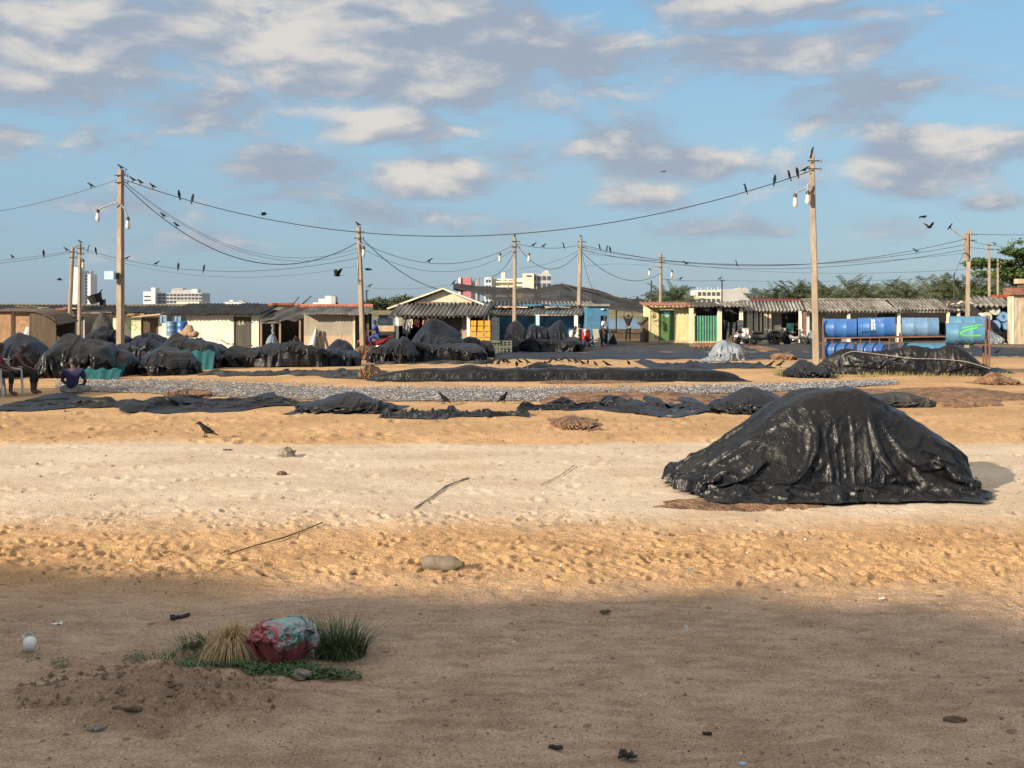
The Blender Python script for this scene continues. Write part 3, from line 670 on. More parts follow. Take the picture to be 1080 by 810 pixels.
vn = n.new('ShaderNodeTexVoronoi'); vn.inputs['Scale'].default_value = 13; vn.feature = 'SMOOTH_F1'; vo = n.new('ShaderNodeVectorMath'); vo.operation = 'ADD'; vs2 = n.new('ShaderNodeVectorMath'); vs2.operation = 'SCALE'; vs2.inputs[3].default_value = .16
l.new(nz.outputs['Color'], vs2.inputs[0]); l.new(tc.outputs['Object'], vo.inputs[0]); l.new(vs2.outputs[0], vo.inputs[1]); l.new(vo.outputs[0], vn.inputs['Vector']); l.new(vn.outputs['Distance'], b.inputs['Height']); l.new(b.outputs[0], p.inputs['Normal'])
def bagheap(x, y):
    q = (np.abs(x / .98) ** 2.4 + np.abs(y / .8) ** 2.4); return 1.15 * np.clip(1 - q, 0, 1) ** .36 * (1 + .10 * x + .18 * vnoise(x, y, .7, 5))
Pg = drape(84, 72, 3.9, 3.5, bagheap, .66, 90, 7, 55, .1, .12, (.014, .014, .55), .3)
mn = Pg.reshape(-1, 3).min(0); mx_ = Pg.reshape(-1, 3).max(0); Pg = (Pg - np.array([(mn[0] + mx_[0]) / 2, (mn[1] + mx_[1]) / 2, 0])) / np.array([mx_[0] - mn[0], mx_[1] - mn[1], mx_[2]]) * np.array([.42, .32, .25]); zn = np.clip(Pg[..., 2:3] / .25, 0, 1); Pg[..., :2] *= 1 - .42 * np.clip((.55 - zn) / .55, 0, 1) ** 1.6; Pg[..., 2] -= .115
mb = MB(); mb.grid(Pg)
bag = mb.build('rubbish_bag', m, None, True, (bx, by, bz + .105)); bag.rotation_euler = (0, -.04, .15)
tag(bag, 'crumpled red and turquoise plastic bag lying between the straw tuft and the grass tuft', 'rubbish bag')
mb = MB(); rnd = random.Random(3)
tp = np.zeros((9, 14, 3))
for a in range(9):
    for k in range(14):
        ang = k / 13 * 2 * math.pi; r = .05 + .025 * (a / 8) ** 1.3; r *= 1 + .3 * math.sin(ang * 5 + a * .5)
        tp[a, k] = (.14 + a * .009 + .012 * math.sin(ang * 3), math.cos(ang) * r, .0 + math.sin(ang) * r * .8)
mb.grid(tp); mb.build('knotted_mouth', m, bag, True)

# ---- grass
def blades(mb, n_, cx, cy, rx, ry, h0, h1, lean, wid, seed, droop=.6, base=None, segs=4):
    r = random.Random(seed)
    for k in range(n_):
        a = r.uniform(0, 2 * math.pi); q = math.sqrt(r.random())
        x, y = cx + rx * q * math.cos(a), cy + ry * q * math.sin(a); z = gz(x, y) - .01
        h = r.uniform(h0, h1); oa = a + r.uniform(-.8, .8); ln = lean * (.3 + q) * r.uniform(.5, 1.3)
        side = Vector((-math.sin(oa), math.cos(oa), 0)); dv = Vector((math.cos(oa), math.sin(oa), 0))
        vs = []
        for s in range(segs + 1):
            t = s / segs
            c_ = Vector((x, y, z)) + dv * (h * ln * t * t) + Vector((0, 0, h * (t - droop * ln * .5 * t * t * t)))
            w = wid * (1 - t ** 2 * .9) * .5
            vs += [c_ - side * w, c_ + side * w]
        mb.add(vs, [(2 * s, 2 * s + 1, 2 * s + 3, 2 * s + 2) for s in range(segs)])
gx, gy = X(358, D(697)), D(694)
mb = MB((gx, gy, 0)); blades(mb, 420, gx, gy, .15, .10, .12, .28, .75, .006, 1); blades(mb, 90, gx, gy, .16, .1, .18, .34, 1.3, .005, 12); blades(mb, 60, gx - .05, gy, .2, .1, .2, .33, .5, .005, 11)
solo(mb, 'grass_tuft', M['grass'], (gx, gy, 0), 'dark green tuft of long grass right beside the rubbish bag', 'grass tuft')
sx_, sy_ = X(243, D(697)), D(693)
mb = MB((sx_, sy_, 0)); blades(mb, 640, sx_, sy_, .05, .045, .24, .36, .62, .0055, 2, 3.1, segs=7)
blades(mb, 40, sx_ - .1, sy_, .05, .04, .3, .42, 1.3, .005, 4, 1.5, segs=7)
solo(mb, 'straw_tuft', M['straw'], (sx_, sy_, 0), 'drooping tuft of dry yellow straw left of the rubbish bag', 'straw tuft')
mb = MB((sx_ - .25, sy_, 0)); blades(mb, 260, sx_ - .2, sy_ + .1, .16, .12, .06, .15, .8, .006, 5); blades(mb, 60, sx_ - .05, sy_ + .18, .25, .06, .08, .2, .8, .006, 6)
solo(mb, 'grass_tuft', M['grass'], (sx_ - .25, sy_, 0), 'short green grass growing behind and left of the straw tuft', 'grass tuft')
# creeping herbs in front of the bag: uncountable
mb = MB(); r = random.Random(9)
def herbs(mb, n_, px0, px1, py0, py1, sz, r):
    for k in range(n_):
        px = r.uniform(px0, px1); py = r.gauss((py0 + py1) / 2, (py1 - py0) / 4); d = D(py); x, y = X(px, d), d
        if vnoise(np.array([x]), np.array([y]), .16, 3)[0] < -.06: continue
        z = gz(x, y) + r.uniform(.005, .035); s = r.uniform(.5, 1) * sz; a = r.uniform(0, 6.28); t = r.uniform(-.6, .6)
        u = Vector((math.cos(a), math.sin(a), t)) * s; v = Vector((-math.sin(a), math.cos(a), r.uniform(-.5, .5))) * s * .5
        c_ = Vector((x, y, z)); mb.add([c_, c_ + u * .5 + v, c_ + u, c_ + u * .5 - v], [(0, 1, 2, 3)])
herbs(mb, 3400, 186, 335, 702, 718, .02, r); herbs(mb, 1700, 300, 385, 708, 720, .02, r); herbs(mb, 260, 130, 215, 690, 704, .02, r); blades(mb, 120, X(225, D(706)), D(706), .22, .05, .03, .08, .9, .005, 77, segs=2); blades(mb, 110, X(170, D(697)), D(697), .2, .06, .03, .09, .9, .005, 78, segs=2)
herbs(mb, 60, 22, 44, 695, 702, .018, r); herbs(mb, 60, 54, 74, 699, 707, .018, r)
tag(mb.build('ground_herbs', M['herb_dark']), 'low creeping green herbs spread over the soil before the rubbish bag', 'herbs', kind='stuff')

# ---- single small things on the sand
def litter(px, py, name, label, cat, mat, fn, group=None):
    d = D(py); x, y = X(px, d), d; z = gz(x, y)
    mb = MB((x, y, z)); fn(mb, Vector((x, y, z))); return solo(mb, name, mat, (x, y, z), label, cat, group, False)
# cup at left
d = D(690); x, y = X(27, d), d; z = gz(x, y)
cup = thing('plastic_cup', 'crushed white plastic cup lying on its side at the left edge', 'cup', (x, y, z))
mb = MB(); mb.lathe([(.030, 0), (.038, .06), (.040, .07), (.036, .068), (.027, .004)], (.03, -.03, .04), Vector((-.25, .9, .25)), 16)
mb.build('cup_body', M['paper'], cup, True)
mb = MB(); P = np.zeros((8, 8, 3))
for a in range(8):
    for k in range(8): P[a, k] = (-.03 + .06 * a / 7 + .01 * math.sin(k * 2.), .04 + .012 * math.sin(a * 2.1 + k), .03 + .085 * k / 7)
mb.grid(P); mb.build('torn_film', M['paper'], cup, True)
# bottle-like buoy in the middle
d = D(601); x, y = X(466, d), d
mb = MB((x, y, gz(x, y))); zb = gz(x, y)
mb.lathe([(.0, -.16), (.045, -.155), (.062, -.13), (.064, -.05), (.058, -.02), (.064, .02), (.064, .08), (.052, .125), (.024, .16), (.022, .185), (0, .187)], (x, y, zb + .05), Vector((1, -.25, .02)), 18)
solo(mb, 'plastic_bottle', M['palestone'], (x, y, zb), 'dusty tan plastic bottle lying on the sand at the edge of the shade', 'bottle', None, True)
def rock(r_, seed):
    def f(mb, o): mb.blob((o.x, o.y, o.z + r_[2] * .5), r_, 9, 6, seed, .45)
    return f
litter(302, 481, 'stone', 'small grey stone standing on the pale track', 'stone', M['stone'], rock((.14, .10, .085), 1))
litter(297, 500, 'stone', 'flat dark stone in front of the grey stone on the pale track', 'stone', M['driftwood'], rock((.07, .05, .03), 2))
litter(728, 604, 'stone', 'small grey stone with scraps at the shade edge below the big heap', 'stone', M['stone'], rock((.04, .03, .03), 3))
litter(1007, 764, 'stone', 'flat brown clod in the shade at the bottom right', 'stone', M['driftwood'], rock((.06, .035, .02), 4))
litter(318, 718, 'stone', 'pale grey stone at the front of the creeping herbs', 'stone', M['stone'], rock((.06, .04, .03), 6))
def scrap(w, lth, h, a, seed, t=.012):
    def f(mb, o):
        r = random.Random(seed); c_, s_ = math.cos(a), math.sin(a); n1, n2 = 7, 4; P = np.zeros((n1, n2, 3)); Q = np.zeros((n1, n2, 3))
        for i_ in range(n1):
            for j_ in range(n2):
                u = (i_ / (n1 - 1) - .5) * w; v = (j_ / (n2 - 1) - .5) * lth * (1 - .5 * abs(i_ / (n1 - 1) - .5)) + r.uniform(-.15, .15) * lth
                zz = h * (.3 + r.random()) + .006
                P[i_, j_] = (o.x + u * c_ - v * s_, o.y + u * s_ + v * c_, o.z + zz); Q[i_, j_] = P[i_, j_] - np.array((0, 0, t))
        mb.grid(P); mb.grid(Q[::-1])
        ring = [(i_, 0) for i_ in range(n1)] + [(n1 - 1, j_) for j_ in range(1, n2)] + [(i_, n2 - 1) for i_ in range(n1 - 2, -1, -1)] + [(0, j_) for j_ in range(n2 - 2, 0, -1)]
        vs = [tuple(P[a_]) for a_ in ring] + [tuple(Q[a_]) for a_ in ring]; k = len(ring)
        mb.add(vs, [(i_, k + i_, k + (i_ + 1) % k, (i_ + 1) % k) for i_ in range(k)])
    return f
litter(190, 654, 'dark_scrap', 'black strip of rubber lying above the straw tuft', 'scrap', M['char'], scrap(.13, .05, .03, .5, 1))
litter(134, 767, 'wood_scrap', 'brown sliver of wood on the shaded soil below the dirt mound', 'wood scrap', M['driftwood'], scrap(.15, .035, .012, -.08, 2))
litter(102, 778, 'tile_scrap', 'grey broken slab lying at the bottom left', 'slab', M['stone'], scrap(.085, .05, .008, .1, 3))
litter(662, 798, 'dark_scrap', 'ragged black scrap at the bottom centre', 'scrap', M['char'], scrap(.085, .045, .03, -.3, 4))
litter(724, 670, 'paper_scrap', 'white sliver of paper standing up in the shade right of centre', 'paper scrap', M['paper'], scrap(.03, .02, .05, 1.2, 5, .004))
litter(783, 806, 'bottle_cap', 'pale blue bottle cap at the bottom edge', 'bottle cap', M['bluecap'], lambda mb, o: mb.lathe([(.017, 0), (.018, .010), (.014, .013), (0, .0135)], o, 'z', 14))
litter(746, 774, 'dark_scrap', 'black chip in the shade below right of the white paper sliver', 'scrap', M['char'], scrap(.045, .025, .008, .1, 6))
litter(586, 786, 'dark_scrap', 'small dark twig-like scrap left of the ragged black scrap', 'scrap', M['char'], scrap(.07, .02, .01, -.2, 7))
litter(638, 647, 'dark_scrap', 'dark brown flake just inside the shade in mid picture', 'scrap', M['driftwood'], scrap(.07, .03, .01, .1, 8))
litter(60, 660, 'paper_scrap', 'crumpled white scrap above and right of the cup', 'paper scrap', M['paper'], scrap(.07, .03, .012, .2, 9, .004))
litter(240, 474, 'wood_scrap', 'thin dark sliver on the pale track behind the grey stone', 'wood scrap', M['char'], scrap(.13, .05, .01, 0, 10))
litter(930, 631, 'paper_scrap', 'thin pale scrap at the shade edge on the right', 'paper scrap', M['paper'], scrap(.04, .03, .01, .3, 12, .004))
litter(372, 607, 'wood_scrap', 'short dark stick near the shade edge left of the tan bottle', 'wood scrap', M['driftwood'], scrap(.06, .02, .01, .5, 13))
def stick(pts, name, label, mat, r0):
    r0 *= .55
    ps = [Vector((X(a, D(b_)), D(b_), gz(X(a, D(b_)), D(b_)) + .015)) for a, b_ in pts]
    mb = MB(ps[0]); mb.tube(ps, [r0 * (.7 + .5 * random.random()) for _ in ps], 6); solo(mb, name, mat, ps[0], label, 'stick', None, True)
stick([(436, 538), (452, 528), (470, 514), (482, 509), (494, 505)], 'driftwood_stick', 'bent grey stick lying on the pale track in mid picture', M['woodpole'], .018)
stick([(235, 588), (268, 577), (300, 568), (322, 560), (340, 553)], 'driftwood_stick', 'long thin dark stick lying on the orange sand left of centre', M['driftwood'], .014)
stick([(570, 512), (590, 503), (606, 492)], 'driftwood_stick', 'thin twig on the pale track right of the bent stick', M['driftwood'], .009)
# loose pebbles, shells and crumbs: uncountable
mb = MB(); r = random.Random(17)
def crumbs(n_, py0, py1, s0, s1, mb, pa=-40, pb=1120):
    for k in range(n_):
        py = r.uniform(py0, py1); d = D(py); px = r.uniform(pa, pb); x, y = X(px, d), d; z = gz(x, y) + .004
        s = r.uniform(s0, s1) * (r.random() ** 2 + .4)
        t = [Vector((r.uniform(-1, 1), r.uniform(-1, 1), 0)).normalized() * s * r.uniform(.6, 1.3) for _ in range(1)][0]
        u = Vector((-t.y, t.x, 0)) * r.uniform(.4, .9); c_ = Vector((x, y, z)); h = s * r.uniform(.5, 1.1)
        mb.add([c_ + t, c_ + u, c_ - t, c_ - u, c_ + Vector((0, 0, h)) + t * .3], [(0, 1, 4), (1, 2, 4), (2, 3, 4), (3, 0, 4)])
dk = MB(); lt_ = MB()
crumbs(1300, 620, 815, .004, .012, dk); crumbs(700, 460, 620, .010, .028, dk); crumbs(260, 425, 465, .02, .05, dk); crumbs(500, 705, 765, .008, .026, dk, 20, 290); crumbs(190, 600, 815, .003, .009, lt_); crumbs(120, 460, 600, .008, .018, lt_)
tag(dk.build('loose_gravel', M['clod']), 'small dark crumbs of soil and bark scattered over the sand', 'gravel', kind='stuff')
tag(lt_.build('shell_grit', M['paper']), 'tiny white bits of shell scattered over the sand', 'shell grit', kind='stuff')

# ================================================================== drying fish and ground sheets, middle distance
top_ = [(60, 401), (200, 402), (360, 409), (560, 410), (700, 409.5), (860, 404.5), (945, 403)]
bot_ = [(60, 413), (200, 418), (360, 424), (560, 425), (700, 417), (860, 412), (945, 406)]
def edge(t, px): return float(np.interp(px, [a for a, b_ in t], [b_ for a, b_ in t]))
mat_ = np.zeros((60, 6, 3))
for a in range(60):
    px = 66 + a * (874 / 59)
    for k in range(6):
        py = edge(bot_, px) - .6 + .5 * math.sin(a * 1.9) + (edge(top_, px) + .8 - edge(bot_, px) + .6) * k / 5; d = D(py); mat_[a, k] = (X(px, d), d, gz(X(px, d), d) + .014)
mb = MB((0, 28, 0)); mb.grid(mat_[::-1]); mb.grid((mat_ - np.array([0, 0, .012])))
solo(mb, 'drying_mat', M['fish_mat'], (0, 28, 0), 'long grey mat on the sand strewn with drying fish', 'mat')
r = random.Random(23); vs = []; fs = []
for k in range(9500):
    px = r.uniform(58, 946); a, b_ = edge(top_, px), edge(bot_, px); py = a + (b_ - a) * r.random() + r.gauss(0, .5); d = D(py); x, y = X(px, d), d; z = gz(x, y) + .022 + r.random() * .05
    an = r.uniform(0, 6.28); L = r.uniform(.05, .10); w = L * .24; t = r.uniform(-.5, .5)
    u = Vector((math.cos(an), math.sin(an), t * .4)) * L; v = Vector((-math.sin(an), math.cos(an), 0)) * w; up = Vector((0, 0, w * .7)); c_ = Vector((x, y, z)); b0 = len(vs)
    vs += [tuple(q) for q in (c_ - u, c_ + v - u * .1, c_ + up, c_ - v - u * .1, c_ + u * .75, c_ + u * 1.05 + v * .8, c_ + u * 1.05 - v * .8)]
    fs += [(b0, b0 + 2, b0 + 1), (b0, b0 + 3, b0 + 2), (b0 + 1, b0 + 2, b0 + 4), (b0 + 3, b0 + 4, b0 + 2), (b0 + 4, b0 + 6, b0 + 5)]
me = bpy.data.meshes.new('drying_fish'); me.from_pydata(vs, [], fs); me.update()
M['fish'] = mk('silver_dried_fish', (.38, .40, .43, 1), (.035, .036, .042, 1), .42, 2.2, spec=.6, contrast=(.49, .56), detail=2)
o = bpy.data.objects.new('drying_fish', me); COL.objects.link(o); me.materials.append(M['fish'])
M['fish'].node_tree.nodes['Noise Texture'].inputs['Scale'].default_value = 26
tag(o, 'thousands of small silver fish spread out to dry in a long strip', 'drying fish', kind='stuff')

# cloth templates shared by the covered piles
def mound(w, l, h, pw=2.5, lumps=0, seed=0):
    r_ = np.random.RandomState(seed); L = [(r_.uniform(-.38, .38) * w, r_.uniform(-.25, .25) * l, r_.uniform(.16, .3) * min(w, 2), r_.uniform(-.12, .22) * h) for _ in range(lumps)]
    def f(x, y):
        q = (np.abs(x / (w / 2)) ** pw + np.abs(y / (l / 2)) ** pw)
        z = h * np.clip(1 - q, 0, 1) ** (1 / 2.8)
        for a, b_, s, hh_ in L: z = z + hh_ * np.exp(-((x - a) ** 2 + (y - b_) ** 2) / (s * s)) * (q < 1.1)
        return z
    return f
T = {}
T['dome'] = drape(56, 50, 3.5, 3.2, mound(2.2, 1.8, .95, 2.4, 3, 1), .80, 80, 6, 11, .12, .06, (.006, .006, .2))
T['box'] = drape(64, 46, 4.3, 3.2, mound(3.1, 1.7, .85, 5, 4, 2), .82, 80, 6, 12, .12, .06, (.005, .006, .2))
T['long'] = drape(110, 40, 7.0, 2.8, mound(5.7, 1.5, .7, 6, 9, 3), .84, 80, 6, 13, .12, .06, (.003, .006, .2))
T['peak'] = drape(56, 50, 4.0, 3.5, mound(2.6, 2.0, 1.2, 1.7, 5, 5), .80, 80, 6, 14, .12, .08, (.006, .006, .2))
def flat(w, l, amp, seed):
    def f(x, y):
        return amp * np.clip(vnoise(x + 30, y + 30, .9, seed) + vnoise(x + 30, y + 30, .4, seed + 1) * .7 + .05, 0, 1) * 1.6
    return f
T['crumple'] = drape(76, 54, 3.6, 2.8, mound(2.2, 1.3, .5, 2, 8, 21), (.74, .66), 90, 6, 18, .1, .1, (.004, .004, .2))
T['ridge'] = drape(150, 34, 12.6, 2.6, mound(11.6, 1.3, .4, 5, 12, 22), (.955, .88), 80, 6, 19, .06, .05)
T['flat'] = drape(140, 40, 10, 2.6, flat(10, 2, .24, 31), (.90, .66), 70, 6, 15, .05, .05)
T['flat2'] = drape(130, 40, 9, 2.6, flat(9, 2, .2, 41), (.90, .74), 70, 6, 16, .05, .06)
T['sheet'] = drape(120, 24, 12, 2.2, flat(12, 2, .08, 51), (.97, .92), 50, 6, 17, .04, .03)
for k_, (w_c, l_c, am) in {'dome': (3.5, 3.2, .05), 'box': (4.3, 3.2, .055), 'long': (7, 2.8, .05), 'peak': (4, 3.5, .06), 'crumple': (3.6, 2.8, .05), 'ridge': (12.6, 2.6, .035), 'flat': (10, 2.6, .06), 'flat2': (9, 2.6, .05), 'sheet': (12, 2.2, .02)}.items():
    T[k_] = crease(T[k_], w_c, l_c, [(.62, am), (.30, am * .5)], len(k_) * 3 + 1, 1)
PILE_N = [0]
def pile(kind, px0, px1, pytop, pybase, label, mat='tarp_far', depth=None, flip=False, name='tarp_heap', cat='tarp heap', group=None, d=None, rz=0., sub=1, yscale=1, hgt=None):
    """a covered pile whose foot is seen between px0 and px1 at row pybase and whose top is at row pytop"""
    if d is None: d = D(pybase)
    if depth is None: depth = 1.7
    isflat = kind in ('flat', 'flat2', 'sheet')
    if isflat and depth is None or (isflat and hgt): depth = max(.6, D(pytop + 1.5) - d)
    dc = d + depth / 2; w = X(px1, d) - X(px0, d); h = hgt or Z(pytop, dc)
    loc = (X((px0 + px1) / 2, d), dc, gz(X((px0 + px1) / 2, d), dc) - .02); PILE_N[0] += 1
    if mat == 'tarp_far': mat = ['tarp', 'tarp_blue', 'tarp_far', 'tarp', 'tarp_blue'][PILE_N[0] * 7 % 5]
    o = cloth_obj(T[kind] * np.array((-1 if flip else 1, 1, 1)), name, M[mat], loc, None, sub, fit=(w, depth, max(h, .05)))
    if flip: o.data.flip_normals()
    co_ = np.empty(len(o.data.vertices) * 3, np.float32); o.data.vertices.foreach_get('co', co_); co_ = co_.reshape(-1, 3)
    if isflat:                                     # ragged outline: the strip narrows and wanders along its length
        xw = co_[:, 0] + PILE_N[0] * 7.3; q_ = np.clip(.62 + 1.0 * vnoise(xw, xw * 0, 1.5, 95) + .5 * vnoise(xw, xw * 0, .45, 96), .16, 1); co_[:, 1] = co_[:, 1] * q_ + depth * .24 * vnoise(xw, xw * 0 + 5, 2.3, 97)
    if not isflat and kind != 'ridge': co_[:, 2] *= 1 + .55 * vnoise(co_[:, 0] + PILE_N[0] * 3, co_[:, 1], .75, 90 + PILE_N[0] % 7) * smooth(.1, .5, co_[:, 2] / max(h, .05))
    co_[:, 2] += base_h(co_[:, 0] + loc[0], co_[:, 1] + loc[1]) - (loc[2] + .02) + (.03 if isflat or kind == 'crumple' else .015)
    o.data.vertices.foreach_set('co', co_.ravel()); o.data.update()
    o.rotation_euler = (0, 0, rz)
    return tag(o, label, cat, group)

# long crumpled tarp left, and the chain of tarps to its right
pile('flat', -40, 345, 418, 437, 'crumpled dark grey tarp spread on the sand in front of the seated people', 'tarp_far', 3.2, hgt=0.22, d=D(437))
pile('crumple', 290, 424, 417, 438, 'folded black tarp at the right end of the long grey tarp', 'tarp', 2.0, d=D(438), flip=True)
pile('sheet', 395, 470, 432, 444, 'small flat grey tarp between two folded black tarps', 'tarp_grey', 1.4, hgt=0.14, d=D(444))
pile('flat2', 455, 560, 431, 446, 'thin black tarp with a raised fold left of the brown net heap', 'tarp_far', 1.5, hgt=0.15, d=D(446))
pile('flat', 545, 770, 420, 442, 'black tarp trailing left from the dark heap behind the big one', 'tarp_far', 2.4, hgt=0.24, d=D(442), flip=True)
pile('crumple', 748, 878, 412, 439, 'black folded tarp heap just behind the left shoulder of the big heap', 'tarp', 2.2, d=D(439))
pile('crumple', 893, 1010, 414, 432, 'dark grey folded tarp behind the right shoulder of the big heap', 'tarp_grey', 2.0, d=D(432), flip=True)
pile('ridge', 380, 795, 384, 403, 'long low ridge of black tarp lying in the middle distance where crows gather', 'tarp', 1.5, d=D(403))
pile('crumple', 540, 625, 380, 389, 'small crumpled black tarp on top of the long black ridge under the flock of crows', 'tarp', 1.0, d=D(397.5))
pile('sheet', 195, 395, 389, 399, 'flat grey tarp lying before the long row of covered piles', 'tarp_grey', 2.6, hgt=0.14, d=D(399))
pile('sheet', 690, 830, 379, 392, 'dark flat tarp below the pale blue net', 'tarp_far', 2.0, hgt=0.16, d=D(391))
# coir nets
pile('crumple', 160, 222, 413, 421, 'brown net bundle lying behind the grey tarp before the fish', 'coir', 1.6, name='coir_net', cat='coir net', hgt=0.2)
pile('crumple', 372, 404, 386, 400, 'orange brown net heap at the left end of the long black ridge', 'coir', 2.0, name='coir_net', cat='coir net', hgt=0.5)
flat_patch(560, 770, 416, 429, 63, .12, M['coir'], 'coir_net', 'long rumpled brown net stretched behind the trailing black tarp', 'coir net')
pile('crumple', 580, 640, 441, 454, 'flat brown net patch in front of the trailing black tarp', 'coir', 2.2, name='coir_net', cat='coir net', hgt=0.16)
flat_patch(900, 1085, 410, 425, 65, .10, M['coir'], 'coir_net', 'wide brown net spread behind the grey folded tarp on the right', 'coir net')
pile('crumple', 1036, 1090, 394, 406, 'brown net heap at the right edge beside the drum rack', 'coir', 1.4, name='coir_net', cat='coir net', hgt=0.26)
flat_patch(960, 1050, 423, 431, 67, .12, M['coir'], 'coir_net', 'ragged brown net strip right of the grey folded tarp', 'coir net', n1=30)
pile('dome', 820, 846, 371, 380, 'folded orange brown net left of the tall right pole', 'coir', 2.2, name='coir_net', cat='coir net', hgt=0.35)
flat_patch(788, 816, 366, 371.5, 69, .14, M['coir'], 'coir_net', 'flat brown net by the scooters', 'coir net', n1=18)
pile('dome', 730, 765, 361.5, 368, 'brown net heap before the green iron shutter', 'coir', 2.5, name='coir_net', cat='coir net', hgt=0.3)
flat_patch(560, 680, 398.5, 405, 71, .03, M['coir'], 'coir_net', 'thin brown net flat on the sand before the long black ridge', 'coir net', n1=30)
flat_patch(740, 900, 414, 420, 72, .05, M['coir'], 'coir_net', 'thin brown net strip behind the big heap', 'coir net', n1=30)
# wide dark sheets on the yard before the huts
def yard(px0, px1, py0, py1, seed, label, mat='tarp_grey'):
    n1, n2 = 50, 14; P = np.zeros((n1, n2, 3))
    for a in range(n1):
        px = px0 + (px1 - px0) * a / (n1 - 1)
        for k in range(n2):
            py = py1 + (py0 - py1) * k / (n2 - 1) + .5 * math.sin(a * .7 + seed); d = D(py); x = X(px, d)
            P[a, k] = (x, d, .02)
    P[..., 2] += np.abs(vnoise(P[..., 0], P[..., 1], 1.3, seed)) * .16 + np.abs(vnoise(P[..., 0], P[..., 1], .5, seed + 1)) * .07
    P[0, :, 2] = P[-1, :, 2] = 0; P[:, 0, 2] = P[:, -1, 2] = 0
    c_ = P.reshape(-1, 3).mean(0); c_[2] = 0
    o = cloth_obj(P - c_, 'tarpaulin', M[mat], tuple(c_), None, 0); tag(o, label, 'tarpaulin')
yard(612, 872, 363, 371, 81, 'wide grey tarp spread on the yard before the yellow hut')
yard(520, 760, 371.8, 379, 82, 'dark tarp strip spread before the blue hut and the black piles', 'tarp_far')
yard(770, 880, 372, 378.5, 83, 'black tarp strip left of the tall right pole', 'tarp_far')
yard(1025, 1100, 367, 376, 84, 'dark tarp on the yard right of the drum rack', 'tarp_far')
yard(395, 520, 379.5, 384, 85, 'grey brown sheet before the great covered pile', 'tarp_grey')
yard(850, 1030, 363, 371.5, 86, 'dark tarp on the yard behind the drum rack', 'tarp_far')
# ================================================================== huts
def wall_holes(mb, x0, x1, y0, y1, z0, z1, holes):
    xs = sorted(set([x0, x1] + [h[0] for h in holes] + [h[1] for h in holes]))
    for a, b_ in zip(xs[:-1], xs[1:]):
        m_ = (a + b_) / 2; hs = sorted([(h[2], h[3]) for h in holes if h[0] < m_ < h[1]]); z = z0
        for h0, h1 in hs:
            if h0 > z + .01: mb.box(a, b_, y0, y1, z, h0)
            z = h1
        if z < z1 - .01: mb.box(a, b_, y0, y1, z, z1)

